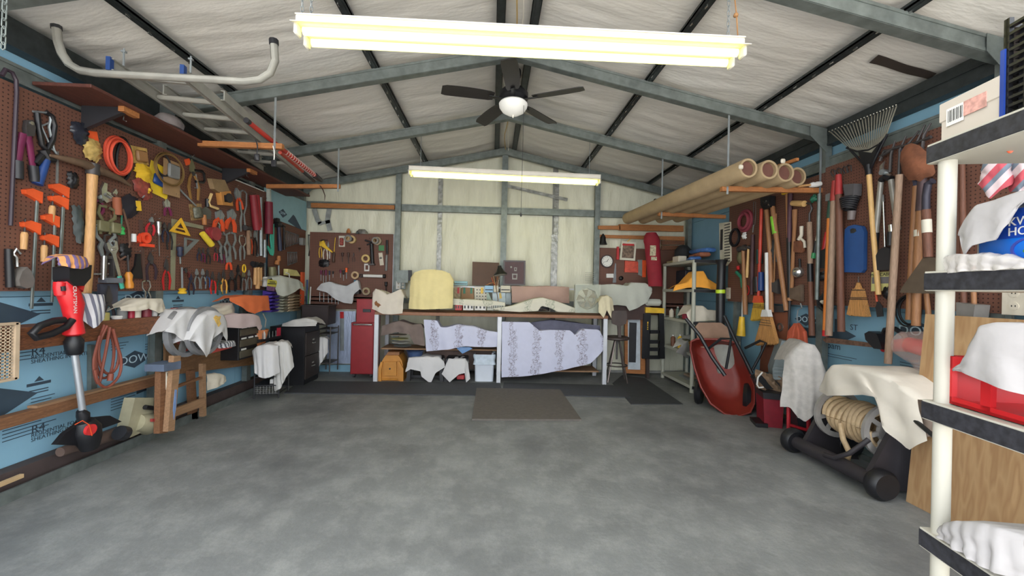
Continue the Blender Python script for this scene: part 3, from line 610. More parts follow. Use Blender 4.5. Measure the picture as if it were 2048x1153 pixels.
# tool chest
ch = Ob('tool_chest', 'tall red metal tool chest on casters left of the bench', 'tool chest', FY(5.62), (725, 757)); REDM = mat((132, 30, 36), .35, .2, .08)
a = ch.p(700, 749); b = ch.p(749, 646); c = ch.p(711, 646); d = ch.p(751, 599)
ch.part('cabinet', REDM, MB().box((a[0], a[1], -.30), (b[0], b[1], 0), .006), False); ch.part('door', REDM, MB().box((a[0]+.01, a[1]+.01, 0), (b[0]-.01, b[1]-.045, .008), .003), False)
ch.part('top_box', REDM, MB().box((c[0], c[1], -.28), (d[0], d[1], -.02), .006), False); ch.part('handle', CHROME, MB().box((a[0]+.03, b[1]-.038, .01), (b[0]-.02, b[1]-.014, .03), .008))
e = ch.p(733, 622); ch.part('lock_plate', DARK, MB().box((e[0]-.055, e[1]-.022, -.02), (e[0]+.055, e[1]+.022, -.012), .003), False)
for x in (a[0]+.04, b[0]-.04):
    for z in (-.05, -.26): ch.part('caster', DARK, MB().tube([(x-.012, -.0+ch.p(725, 757)[1]+.035, z), (x+.012, ch.p(725, 757)[1]+.035, z)], .034, 14).box((x-.02, a[1]-.03, z-.02), (x+.02, a[1], z+.02)))
# under-bench things on the floor
FB2 = FY(5.62)
cs = Ob('plastic_case', 'ochre plastic step case with ribbed sides under the left end of the bench', 'case', FB2, (782, 765)); OCH = mat((182, 122, 44), .5, 0, .15)
q = cs.q([(759, 764), (757, 735), (764, 722), (770, 712), (796, 712), (803, 722), (806, 738), (806, 764)]); cs.part('body', OCH, MB().prism(q, -.34, -.02))
for s in (0, 1):
    cs.part('rib', OCH, MB().prism(cs.q([(757, 763), (757, 738), (762, 724), (766, 724), (763, 740), (763, 763)] if s == 0 else [(800, 763), (799, 738), (795, 724), (799, 723), (807, 738), (807, 763)]), -.03, .012))
cs.part('lid', mat((130, 84, 44), .5), MB().prism(cs.q([(770, 712), (774, 706), (797, 706), (797, 712)]), -.34, -.05)); cs.part('front_panel', OCH, MB().prism(cs.q([(767, 752), (769, 724), (793, 724), (793, 752)]), -.03, .006))
cs.part('latch', DARK, MB().prism(circ(*cs.p(780, 738)[:2], .012, 10), 0, .012)); cs.part('foot_bar', OCH, MB().tube([cs.p(764, 760), cs.p(795, 760)], .012, 8))
def stool(name, lab, fr, x0, x1, yt, yb, m=DARK, d=.28):
    o = Ob(name, lab, 'stool', fr, ((x0+x1)/2, yb)); a = o.p(x0, yb); b = o.p(x1, yt); w_ = b[0]-a[0]
    o.part('seat', m, MB().box((a[0]+.02, b[1]-.03, -d), (b[0]-.02, b[1], 0), .01))
    for x, s in ((a[0], 1), (b[0], -1)):
        for z in (0, -d+.05): o.part('leg', m, MB().prism([(x, a[1]), (x+.05*s, a[1]), (x+.065*s, b[1]-.02), (x+.02*s, b[1]-.02)], z-.045, z))
    o.part('stretcher', m, MB().box((a[0]+.04, a[1]+.1*(b[1]-a[1])*1.2, -d*.6), (b[0]-.04, a[1]+.22*(b[1]-a[1]), -d*.55)), False)
    return o
stool('step_stool', 'dark plastic step stool under a white cloth, left of the two', FB2, 812, 888, 717, 767)
stool('step_stool', 'dark plastic step stool under a white cloth, next to the white bin', FB2, 888, 938, 717, 765)
drape('white_cloth', 'white cloth over the left step stool, one corner hanging down', 'cloth', FY(5.60), [(818, 716), (850, 714), (878, 715), (888, 724)], [(811, 745), (822, 738), (842, 742), (844, 752), (862, 766), (872, 745), (890, 735)], WCL, depth=.26, amp=.006, folds=3, w=.01)
drape('white_cloth', 'white cloth over the step stool beside the bin, red lining showing', 'cloth', FY(5.60), [(897, 718), (930, 718), (936, 726)], [(884, 748), (900, 764), (918, 748), (930, 745), (932, 765), (940, 758)], WCL, depth=.26, amp=.007, folds=3, w=.01)
tag(MB(FB2.mat(FB2.hit(922, 755, .0))).box((-.06, -.03, -.1), (.05, .035, .02), .01).build('red_box', mat((168, 52, 56), .6), None, False), 'small red box peeping out under the second stool cloth', 'box')
bn = Ob('waste_bin', 'white plastic waste bin with a clear liner under the bench', 'bin', FB2, (969, 766)); a = bn.p(946, 766); b = bn.p(991, 713); cx = (a[0]+b[0])/2; hw = (b[0]-a[0])/2; hh = b[1]-a[1]
BINW = mat((206, 212, 222), .45, 0, .03)
def rrect(hx, hz, y, r=.25, n=6):
    out = []
    for qx, qz, a0 in ((1, 1, 0), (-1, 1, 90), (-1, -1, 180), (1, -1, 270)):
        for i in range(n): an = rad(a0+90*i/(n-1)); out.append((cx+qx*hx*(1-r)+hx*r*cos(an), y, -.16+qz*hz*(1-r)+hz*r*sin(an)))
    return out
def loft(mb, loops, cap=(1, 1)):
    n = len(loops[0]); vs = [p for l in loops for p in l]; fs = [(i*n+k, (i+1)*n+k, (i+1)*n+(k+1) % n, i*n+(k+1) % n) for i in range(len(loops)-1) for k in range(n)]
    if cap[0]: fs.append(tuple(range(n)))
    if cap[1]: fs.append(tuple((len(loops)-1)*n+k for k in reversed(range(n))))
    return mb.add(vs, fs)
bn.part('body', BINW, loft(MB(), [rrect(hw*.84, .12, a[1]), rrect(hw*.92, .14, b[1]-.01), rrect(hw*.98, .15, b[1]), rrect(hw*.9, .13, b[1]), rrect(hw*.78, .11, a[1]+.02)]))
lnr = [rrect(hw*(1.0+.05*sin(i)), .16, b[1]+.02-i*.018) for i in range(9)]
lnr = [[(p[0]+.008*nz(k*.9, i*.7), p[1]+.008*nz(k, i, 4), p[2]+.01*nz(k*.8, i, 9)) for k, p in enumerate(l)] for i, l in enumerate(lnr)]
bn.part('liner', mat((196, 208, 220), .25, 0, .15, 12, .6, 30, alpha=.85), loft(MB(), lnr, (0, 0)), 80)
fp = Ob('plastic_bag', 'blue plastic bag tucked on the lower bench shelf edge', 'bag', FY(5.60), (925, 698)); fp.solo(mat((90, 130, 176), .3, 0, .2, 9, .5, 20), MB().prism(fp.q([(913, 697), (925, 708), (935, 703), (945, 698), (940, 695), (915, 694)]), -.08, 0))
fp = Ob('blue_basin', 'blue plastic basin behind the ochre case', 'basin', FY(5.74), (830, 715)); fp.solo(mat((56, 76, 112), .4), MB().lathe([(.09, -.02), (.12, .1), (.13, .1), (.12, .09), (.08, 0)], Matrix.Rotation(rad(-90), 4, 'X'), 20))
# ---- things on the bench
def onb(px, py, Y): return FY(Y).hit(px, py)
drape('yellow_towel', 'pale yellow towel draped over a rounded machine on the workbench', 'towel', FY(5.60), [(822, 556), (830, 546), (845, 541), (865, 540), (885, 542), (900, 548), (907, 560)], [(818, 618), (850, 619), (905, 617)], YCL, depth=.24, amp=.007, folds=6, drop=.03, bulge=.05)
tb = MB(); mx = Ob('covered_machine', 'rounded beige machine body hidden under the yellow towel', 'machine', FY(5.62), (863, 620)); tb.prism(mx.q([(828, 618), (830, 558), (845, 548), (885, 549), (897, 560), (898, 618)]), -.22, -.03); mx.solo(CREAM, tb)
drape('white_cloth', 'cream cloth with a brown rooster print on the left end of the bench', 'cloth', FY(5.53), [(746, 586), (752, 578), (762, 582), (775, 590), (790, 585), (802, 579), (808, 592)], [(745, 618), (755, 622), (768, 628), (785, 629), (805, 627)], mat((204, 194, 180), .9, 0, .08), depth=.22, amp=.008, folds=4, parts=1)
cr = [o for o in bpy.data.objects if 'rooster' in str(o.get('label'))][0]; cr.name = 'cream_cloth'; fr_ = FY(5.48)
mb = MB(fr_.mat(fr_.hit(755, 609))); mb.prism([(-.04, .02), (-.02, .045), (-.005, .02), (.02, .01), (.05, -.015), (.03, -.02), (.01, -.045), (-.01, -.02), (-.03, -.015)], -.02, .004); pr_ = mb.build('rooster_print', mat((128, 84, 50), .9), None); pr_.parent = cr; pr_.matrix_parent_inverse = cr.matrix_world.inverted()
drape('pink_towel', 'dusty pink towel hung over the rail behind the bench', 'towel', FY(6.02), [(1023, 573), (1060, 574), (1100, 573), (1138, 575)], [(1024, 606), (1080, 603), (1138, 607)], PKC, depth=.06, amp=.006, folds=3)
drape('floral_cloth', 'cream floral cloth humped over tools on the right of the bench', 'cloth', FY(5.66), [(985, 618), (1025, 612), (1060, 600), (1085, 596), (1115, 604), (1150, 617)], [(1000, 622), (1040, 624), (1075, 622), (1082, 612), (1100, 616), (1115, 624), (1148, 625)], FLO2, depth=.2, amp=.006, folds=4)
drape('floral_cloth', 'cream floral cloth spread over the low drawers on the bench, left of the lamp', 'cloth', FY(5.72), [(905, 598), (940, 600), (985, 602), (1010, 606)], [(905, 610), (940, 612), (985, 614), (1010, 618)], FLO2, depth=.22, amp=.005, folds=3)
tg = Ob('tool_set', 'dark tools showing under the humped floral cloth', 'tools', FY(5.70), (1088, 622)); tg.part('case', DARK, MB().box((-.08, 0, -.1), (.08, .06, 0), .01)); tg.part('wrench', CHROME, MB().tube([(-.06, .03, .01), (.05, .01, .02)], .008, 6))
for i, (x0, x1, m, l) in enumerate(((910, 924, RED, 'dark red plastic tray at the left of the bench back'), (926, 947, WHITE, 'white parts drawer left of two on the bench'), (949, 972, WHITE, 'white parts drawer right of two on the bench'), (974, 1007, GCL, 'grey slotted tray at the foot of the desk lamp'))):
    o = Ob('parts_tray', l, 'tray', FY(5.68), (x0, 621)); b = o.p(x1, 611)
    o.part('tray', m, MB().box((0, 0, -.16), (b[0], b[1], 0), .004), False)
    n = 3 if i < 3 else 9
    for k in range(n): o.part('slot', DARK, MB().box((b[0]*(k+.3)/n, b[1]*.35, 0), (b[0]*(k+.75)/n, b[1]*.9, .003)), False)
# rail with clipped papers
rl = Ob('peg_rail', 'white wall rail with clips along the back of the bench', 'rail', FY(6.12), (905, 574)); b = rl.p(1150, 577); rl.part('rail', LEGW, MB().box((0, -.012, -.03), (b[0], .012, 0)), False)
for x, m, l in ((917, RED, 0), (929, GRN, 0), (943, GRN, 0), (964, YEL, 0)):
    c = rl.p(x, 577); rl.part('clip', m, MB().prism([(c[0]-.014, c[1]+.01), (c[0]+.014, c[1]+.01), (c[0]+.018, c[1]-.08), (c[0]-.018, c[1]-.08)], .012, .022))
def sheet(name, lab, fr, pxs, m, cat='paper', th=.004, extra=None):
    o = Ob(name, lab, cat, fr, pxs[0]); q = o.q(pxs)
    if extra: o.part('sheet', m, MB().prism(q, 0, th), False); extra(o, q)
    else: o.solo(m, MB().prism(q, 0, th), False)
    return o
f6 = FY(6.11)
PAP = mat((206, 200, 184), .7, 0, .08); KR = mat((150, 118, 88), .8, 0, .15)
sheet('brown_bag', 'brown paper sheet held by two green clips behind the bench', f6, [(924, 575), (947, 576), (948, 603), (922, 601)], KR)
sheet('tool_card', 'small orange and white card clipped left of the green clips', f6, [(909, 574), (921, 574), (920, 598), (908, 597)], mat((180, 160, 130), .6, 0, .4, 30))
def marks(o, q):
    for i in range(4):
        for j in range(4):
            x = lerp(q[0][0], q[1][0], .15+.23*j); y = lerp(q[0][1], q[3][1], .22+.21*i); o.part('printed_mark', DARK, MB().prism([(x, y), (x+.018, y-.006), (x+.024, y+.01), (x+.004, y+.012)], .004, .005), False)
sheet('parts_chart', 'white chart printed with rows of small black tools, under a yellow clip', f6, [(949, 574), (974, 575), (974, 604), (949, 604)], PAP, extra=marks)
sheet('drafting_triangle', 'pale green transparent plastic triangle by the chart', f6.off(.01), [(974, 580), (986, 606), (973, 606)], mat((140, 160, 140), .3, 0, .1))
sheet('paper_sheet', 'pale blue paper sheet behind the desk lamp', f6, [(985, 585), (1011, 586), (1011, 606), (985, 605)], mat((186, 200, 206), .7))
sheet('paper_sheet', 'grey paper sheet right of the desk lamp', f6.off(-.005), [(1012, 586), (1022, 586), (1022, 610), (1011, 609)], mat((160, 172, 176), .7))
def bks(x0, x1, y0, y1, lab, m):
    o = Ob('box_file', lab, 'box', FY(6.05), (x0, y1)); b = o.p(x1, y0); o.part('box', m, MB().box((0, 0, -.05), (b[0], b[1], 0), .004), False); o.part('stripe', DARK, MB().box((.01, b[1]*.3, 0), (b[0]-.01, b[1]*.45, .002)), False)
bks(969, 987, 572, 585, 'blue and white flat carton left of the lamp stem', mat((150, 190, 220), .5)); bks(1001, 1021, 572, 585, 'cream flat carton right of the lamp stem', PAP); bks(907, 935, 563, 571, 'pale blue long carton on the rail beside the yellow towel', mat((150, 190, 200), .5))
sheet('brown_board', 'plain dark brown board leaning on the back wall behind the lamp', FY(6.14), [(945, 524), (998, 526), (998, 571), (944, 571)], mat((84, 58, 40), .6, 0, .1), 'board', .012)
def plq(o, q):
    x0, x1 = q[0][0], q[1][0]; y0, y1 = q[3][1], q[0][1]; mx_, my = (x0+x1)/2, (y0+y1)/2
    o.part('frame', mat((50, 30, 26), .35), MB().ring(q, [(lerp(mx_, a, .86), lerp(my, b, .88)) for a, b in q], 0, .022), False)
    o.part('emblem', GRYE, MB().prism(circ(mx_-.05, my+.09, .015, 12), .01, .014)); o.part('emblem', GRYE, MB().ring([(mx_+.0, my+.03), (mx_+.035, my+.03), (mx_+.04, my+.085), (mx_-.005, my+.085)], [(mx_+.008, my+.045), (mx_+.027, my+.045), (mx_+.03, my+.075), (mx_+.005, my+.075)], .01, .014))
    o.part('emblem', GRYE, MB().ring([(mx_-.03, my-.10), (mx_+.045, my-.10), (mx_+.05, my-.01), (mx_-.035, my-.01)], [(mx_-.015, my-.08), (mx_+.03, my-.08), (mx_+.033, my-.03), (mx_-.018, my-.03)], .01, .014))
sheet('plaque', 'dark framed award plaque with silver emblems behind the desk lamp', FY(6.15), [(1007, 521), (1051, 522), (1050, 571), (1006, 571)], mat((70, 36, 38), .5), 'plaque', .01, plq)
# desk lamp
dl = Ob('desk_lamp', 'black desk lamp with a cone shade and slim stem on the bench', 'lamp', FY(5.72), (995, 620)); 
dl.part('base', mat((150, 150, 120), .4, .3), MB().lathe([(.075, 0), (.07, .012), (.02, .02)], Matrix.Rotation(rad(-90), 4, 'X'), 24))
st = [dl.p(995, 618), dl.p(996, 600), dl.p(993, 580), dl.p(991, 566), dl.p(1000, 556)]; dl.part('stem', mat((90, 70, 50), .4, .5), MB().tube(st, .006, 8))
S = V(dl.p(1001, 550)); Rm = Matrix.Translation(S) @ Matrix.Rotation(rad(-96), 4, 'X') @ Matrix.Rotation(rad(-8), 4, 'Y'); 
dl.part('shade', BLACK, MB(Rm).lathe([(.098, 0), (.094, .012), (.06, .045), (.045, .08), (.03, .10), (.028, .13), (.004, .135)], None, 28)); dl.part('reflector', mat((170, 168, 160), .4, .3), MB(Rm).lathe([(.096, -.004), (.07, .01), (.03, .03), (.002, .04)], None, 28)); dl.part('bulb', WHITE, MB(Rm).lathe([(.003, -.01), (.02, 0), (.02, .02), (.01, .03)], None, 14))
dl.part('switch_tag', mat((190, 160, 80), .6), MB().prism([dl.p(998, 587)[:2], dl.p(1002, 586)[:2], dl.p(1004, 597)[:2], dl.p(999, 598)[:2]], .0, .004), False)
cp = Ob('pencil_cup', 'pale cup of brushes and pencils standing left of the lamp stem', 'cup', FY(6.0), (992, 585)); cp.part('cup', PAP, MB().box((-.035, 0, -.05), (.035, .10, 0), .004))
for i in range(5): cp.part('brush', [ORNG, ASH, DARK, PINE, CREAM][i], MB().tube([(-.02+.01*i, .08, -.02), (-.07+.028*i, .22+.02*(i % 2), -.03)], .004, 6))
tag(MB().tube([FY(6.0).hit(x, y) for x, y in ((972, 571), (980, 567), (987, 566), (991, 570), (992, 578))], .004, 6).build('orange_wire', mat((190, 120, 50), .5), None, True), 'thin orange wire arching to the brush cup', 'wire')
# box fan in a clear bag
bf = Ob('box_fan', 'round-grille box fan in a clear plastic bag on the right of the bench', 'fan', FY(5.62), (1175, 626)); a = bf.p(1150, 626); b = bf.p(1199, 571); cx_, cy_ = (a[0]+b[0])/2, (a[1]+b[1])/2; rr = (b[0]-a[0])*.46
bf.part('case', mat((150, 160, 150), .5), MB().ring([(a[0], a[1]), (cx_, a[1]), (b[0], a[1]), (b[0], cy_), (b[0], b[1]), (cx_, b[1]), (a[0], b[1]), (a[0], cy_)], [(cx_+rr*cos(rad(225+45*k)), cy_+rr*sin(rad(225+45*k))) for k in range(8)], -.10, 0), False)
g = MB()
for q_ in range(1, 7): g.tube([(cx_+rr*q_/6*cos(k*pi/12), cy_+rr*q_/6*sin(k*pi/12), 0) for k in range(24)], .0018, 4, closed=True)
for k in range(12): g.tube([(cx_, cy_, 0), (cx_+rr*cos(k*pi/6), cy_+rr*sin(k*pi/6), 0)], .0018, 4)
bf.part('grille', mat((170, 170, 140), .4, .3), g); 
for k in range(5):
    an = k*2*pi/5+.5; bf.part('blade', mat((140, 116, 70), .4, .2, .3), MB().add([(cx_+.02*cos(an), cy_+.02*sin(an), -.05), (cx_+rr*.85*cos(an-.35), cy_+rr*.85*sin(an-.35), -.03), (cx_+rr*.9*cos(an+.25), cy_+rr*.9*sin(an+.25), -.07)], [(0, 1, 2), (2, 1, 0)]), False)
bf.part('hub', mat((120, 120, 100), .4), MB().prism(circ(cx_, cy_, .035, 16), -.06, -.01))
rows = [[(lerp(a[0]-.015, b[0]+.012, j/20), lerp(a[1], b[1]+.015, i/20), .014+.012*nz(i*.6, j*.6, 5)+.008*abs(nz(i*1.3, j*1.1, 8))) for j in range(21)] for i in range(21)]
bf.part('plastic_bag', mat((210, 210, 190), .08, 0, .1, 12, .8, 22, alpha=.32), MB().grid(rows), 80)
drape('cream_cloth', 'cream bunched cloth hanging over the right front corner of the bench', 'cloth', FY(5.52), [(1197, 603), (1203, 594), (1214, 592), (1224, 597)], [(1196, 625), (1206, 636), (1212, 620), (1222, 640), (1228, 630)], mat((206, 196, 166), .9, 0, .1), depth=.2, amp=.012, folds=3, w=.01)
drape('grey_cloth', 'large pale grey-green cloth spread over the shelf below the wall clock', 'cloth', FY(5.95), [(1193, 571), (1225, 569), (1255, 573), (1262, 566), (1290, 567), (1303, 576)], [(1196, 612), (1232, 610), (1250, 612), (1256, 622), (1275, 615), (1292, 605), (1303, 585)], GCL, depth=.25, amp=.014, folds=5)
wj = Ob('wall_unit', 'dark brown machine table under the pale grey-green cloth', 'table', FY(5.98), (1250, 765)); wj.part('cabinet', mat((66, 46, 42), .6), MB().prism(wj.q([(1205, 590), (1300, 590), (1300, 640), (1205, 640)]), -.2, 0), False)
for x in (1208, 1296): wj.part('leg', mat((56, 44, 42), .6), MB().prism(wj.q([(x-3, 640), (x+3, 640), (x+3, 764), (x-3, 764)]), -.05, 0), False)
# bar stool
bs = Ob('bar_stool', 'dark swivel stool with a shaped backrest right of the bench', 'stool', FY(5.45), (1240, 768)); SB = mat((64, 52, 48), .5); 
c0 = bs.p(1240, 768); sc = bs.p(1242, 680); bs.part('seat', SB, MB(Matrix.Translation((sc[0], sc[1], -.17)) @ Matrix.Rotation(rad(-90), 4, 'X')).lathe([(.15, -.02), (.175, -.005), (.175, .015), (.14, .03), (.02, .02)], None, 28))
bk = bs.q([(1223, 630), (1226, 622), (1252, 622), (1254, 632), (1252, 648), (1242, 652), (1242, 675), (1236, 675), (1235, 652), (1224, 648)]); bs.part('backrest', SB, MB().prism(bk, -.02, .01))
for k in range(4):
    an = rad(45+90*k+10); bs.part('leg', mat((110, 100, 96), .35, .7), MB().tube([(sc[0]+.04*cos(an), sc[1]-.03, -.17+.04*sin(an)), (sc[0]+.10*cos(an), sc[1]-.25, -.17+.10*sin(an)), (sc[0]+.19*cos(an), c0[1]+.0, -.17+.19*sin(an))], .011, 8))
bs.part('foot_ring', mat((90, 84, 80), .35, .7), MB().tube([(sc[0]+.145*cos(k*pi/14), sc[1]-.38, -.17+.145*sin(k*pi/14)) for k in range(28)], .009, 6, closed=True)); bs.part('screw', IRON, MB().tube([(sc[0], sc[1]-.03, -.17), (sc[0], sc[1]-.30, -.17)], .014, 8))
fr2 = Ob('picture_frame', 'tall wooden frame with a pale panel standing on the floor against the back wall', 'frame', FY(6.1), (1270, 745)); fr2.part('frame', PINE, MB().ring(fr2.q([(1248, 626), (1289, 628), (1289, 748), (1248, 746)]), fr2.q([(1254, 633), (1280, 634), (1280, 740), (1254, 739)]), 0, .04), False); fr2.part('panel', mat((186, 196, 204), .6), MB().prism(fr2.q([(1254, 633), (1280, 634), (1280, 740), (1254, 739)]), 0, .01), False); fr2.part('inner_panel', DARK, MB().prism(fr2.q([(1258, 645), (1272, 646), (1270, 725), (1257, 724)]), .01, .03), False)
wmt = Ob('folding_work_stand', 'black folding work stand with a yellow top edge beside the shelving', 'work stand', FY(5.95), (1308, 745)); wmt.part('top', YEL, MB().prism(wmt.q([(1291, 615), (1328, 617), (1328, 627), (1291, 626)]), -.1, .01), False)
wmt.part('side_leg', BLACK, MB().prism(wmt.q([(1288, 628), (1302, 628), (1299, 718), (1285, 718)]), -.04, .0), False); wmt.part('side_leg', BLACK, MB().prism(wmt.q([(1318, 628), (1328, 628), (1330, 718), (1318, 718)]), -.04, .0), False)
for y in (665, 685, 700, 716): wmt.part('rung', BLACK, MB().prism(wmt.q([(1299, y-4), (1320, y-4), (1320, y+3), (1299, y+3)]), -.03, .0), False)
c_ = wmt.p(1296, 652); wmt.part('yellow_lettering', YEL, MB().box((c_[0]-.012, c_[1]-.06, .0), (c_[0]+.002, c_[1]-.045, .003)).box((c_[0]-.012, c_[1]-.03, .0), (c_[0]+.004, c_[1]-.015, .003)).box((c_[0]-.012, c_[1]+.0, .0), (c_[0]+.002, c_[1]+.018, .003)).box((c_[0]-.012, c_[1]+.03, .0), (c_[0]+.004, c_[1]+.06, .003)), False)
tag(MB(FY(5.95).mat(FY(5.95).hit(1308, 612))).box((-.13, 0, -.2), (.13, .10, 0), .03).build('grey_box', GCL, None, False), 'pale grey storage box on top of the folding work stand', 'box')
# red golf-style bag, clock etc
rb_ = Ob('long_red_bag', 'long dark red cloth bag hanging by the shelving, small paper labels on it', 'bag', FY(5.9), (1306, 466)); REDC = mat((138, 28, 42), .8, 0, .15)
rows = []
for i in range(20):
    t = i/19; cxp = lerp(1303, 1312, t); wpx = [9, 13, 15, 16][min(3, i)] if i < 4 else lerp(15, 13.5, t); y = lerp(466, 573, t)
    A_ = rb_.p(cxp-wpx, y); B_ = rb_.p(cxp+wpx, y); rows.append([(lerp(A_[0], B_[0], (1-cos(pi*j/10))/2), A_[1], .09*sin(pi*j/10)-.02) for j in range(11)])
rb_.part('bag', REDC, MB().grid(rows, .004), 60); c_ = rb_.p(1306, 500, .075); 
for (x0, y0, x1, y1) in ((1301, 491, 1312, 512), (1303, 514, 1314, 521)):
    A_ = rb_.p(x0, y0, .085); B_ = rb_.p(x1, y1, .085); rb_.part('label', mat((190, 180, 150), .6, 0, .5, 40), MB().box((A_[0], A_[1], .07), (B_[0], B_[1], .078)), False)
ck = Ob('wall_clock', 'round white wall clock with a thin black rim showing ten to two', 'clock', BW, (1214, 523), .03); r_ = .10
ck.part('rim', mat((40, 26, 24), .35), MB().ring(circ(0, 0, r_, 32), circ(0, 0, r_*.86, 32), -.02, .012)); ck.part('face', mat((224, 222, 216), .5, 0, .02), MB().prism(circ(0, 0, r_*.88, 32), -.02, .002))
for k in range(12):
    an = pi/2-k*pi/6; text(str(12 if k == 0 else k), .026, DARK, ck.e, (r_*.70*cos(an), r_*.70*sin(an), .003), name='numeral')
ck.part('hour_hand', DARK, MB(Matrix.Rotation(rad(-32), 4, 'Z')).box((-.003, -.01, .004), (.003, .045, .006)), False); ck.part('minute_hand', DARK, MB(Matrix.Rotation(rad(108), 4, 'Z')).box((-.002, -.012, .006), (.002, .065, .008)), False)
bl = Ob('black_bell', 'small black cast bell shape hanging above the wall clock', 'bell', BW, (1206, 478), .03); bl.solo(BLACK, MB(Matrix.Rotation(rad(-90), 4, 'X')).lathe([(.068, -.09), (.062, -.075), (.045, -.03), (.04, .03), (.025, .055), (.008, .08)], None, 20))
def cal(o, q):
    c = [(sum(p[0] for p in q)/4, sum(p[1] for p in q)/4)]; s = lambda k, dy=0: [(lerp(c[0][0], x, k), lerp(c[0][1], y, k)+dy) for x, y in q]
    o.part('picture', mat((122, 100, 84), .6, 0, .6, 26), MB().prism(s(.76), .004, .006), False); x0 = min(p[0] for p in s(.7)); x1 = max(p[0] for p in s(.7)); yt = max(p[1] for p in s(.72)); o.part('red_banner', RED, MB().box((x0, yt-.03, .006), (x1, yt, .008)), False)
    o.part('clip', YEL, MB().tube([(c[0][0]-.02, max(p[1] for p in q)-.01, .01), (c[0][0]+.03, max(p[1] for p in q)+.03, .012)], .006, 6))
sheet('calendar', 'white calendar sheet with a dark picture and red heading, by the clock', BW.off(.02), [(1243, 482), (1273, 486), (1270, 522), (1239, 520)], PAP, 'calendar', .004, cal)
for n_, l_, px, m_2, th in (('orange_case', 'transparent orange case hanging under the calendar', [(1249, 522), (1275, 524), (1275, 546), (1248, 545)], mat((196, 74, 52), .4, 0, .3, 22), .03), ('orange_board', 'narrow orange board beside the grey plate under the calendar', [(1284, 521), (1292, 521), (1291, 555), (1284, 555)], ORNG, .015), ('grey_plate', 'grey plastic plate behind the orange case', [(1275, 520), (1285, 520), (1284, 553), (1276, 550)], mat((130, 132, 130), .5), .01), ('red_torch', 'slim red torch hanging left of the calendar', [(1233, 494), (1237, 494), (1237, 520), (1232, 520)], RED, .03), ('panel_saw', 'grey tapered saw blade hanging under the red torch', [(1230, 527), (1232, 527), (1232, 566), (1225, 566)], BLADE, .006), ('white_switch', 'small white switch on the pegboard under the clock', [(1212, 548), (1226, 548), (1226, 556), (1212, 556)], WHITE, .03)):
    o = Ob(n_, l_, n_.split('_')[-1], BW.off(.003), px[0]); o.solo(m_2, MB().prism(o.q(px), 0, th), False)
o = Ob('black_ball', 'small black round ball fixed on the pegboard below the calendar', 'ball', BW, (1241, 557)); o.solo(BLACK, MB().lathe([(.002, 0), (.03, .005), (.036, .03), (.02, .05), (.002, .055)], None, 14))
for pxs, l in (([(1196, 452), (1240, 452), (1240, 460), (1196, 459)], 'short thin'), ([(1238, 449), (1366, 452), (1366, 464), (1238, 461)], 'long thick')):
    o = Ob('pine_board', l+' pine board lying across the back girt above the clock pegboard', 'board', FY(6.18), pxs[0]); o.solo(PINE, MB().prism(o.q(pxs), -.03, .02), False)
for pxs, l in (([(1255, 464), (1260, 464), (1260, 474), (1255, 474)], 'a'),): pass
o = Ob('frame_batten', 'pine batten framing the top of the clock pegboard', 'batten', BW.off(.004), (1194, 470)); o.solo(PINE, MB().prism(o.q([(1194, 470), (1368, 474), (1368, 482), (1194, 476)]), 0, .02), False)
for i, (y, x0, x1) in enumerate(((486, 1322, 1368), (496, 1322, 1366))):
    o = Ob('dark_plank', ['upper dark brown plank behind the shelving', 'lower dark brown plank behind the shelving'][i], 'plank', FY(6.2), (x0, y)); o.solo(BRN, MB().prism(o.q([(x0, y-4), (x1, y-4), (x1, y+4), (x0, y+4)]), 0, .02), False)
# socket boxes
def outlet(fr, px, py, lab, m=WHITE, s=1):
    o = Ob('socket_outlet', lab, 'socket', fr, (px, py)); o.part('box', GALV, MB().box((-.035*s, -.055*s, -.03), (.035*s, .055*s, 0), .004), False); o.part('cover', m, MB().box((-.038*s, -.06*s, 0), (.038*s, .06*s, .006), .002), False)
    for y in (-.025, .025): o.part('socket', CREAM, MB().prism(circ(0, y*s, .016*s, 12), .006, .009)); o.part('slot', DARK, MB().box((-.007*s, y*s-.004, .009), (-.004*s, y*s+.006, .010)).box((.004*s, y*s-.004, .009), (.007*s, y*s+.006, .010)), False)
outlet(BW.off(.06), 797, 571, 'white socket outlet on the stud left of the yellow towel'); outlet(BW.off(.06), 806, 571, 'second socket outlet on the same stud, with a grey cover', GALV)  # second outlet's cover takes the grey galvanised material
for px, m, l in (([(793, 541), (817, 541), (817, 566), (795, 566)], GALV, 'grey metal panel behind the left end of the bench'), ([(817, 541), (824, 541), (824, 562), (817, 562)], DARK, 'dark brown block beside the grey panel behind the towel')):
    o = Ob('wall_panel', l, 'panel', FY(6.18), px[0]); o.solo(m, MB().prism(o.q(px), 0, .03), False)
o = Ob('plastic_trays', 'faint stack of clear plastic trays on the back wall right of the foil seam', 'trays', FY(6.2), (1170, 562)); mm = MB()
for k in range(5): mm.box((0, .006+k*.03, 0), (.13, .01+k*.03, .05))
o.solo(GCL, mm, False)
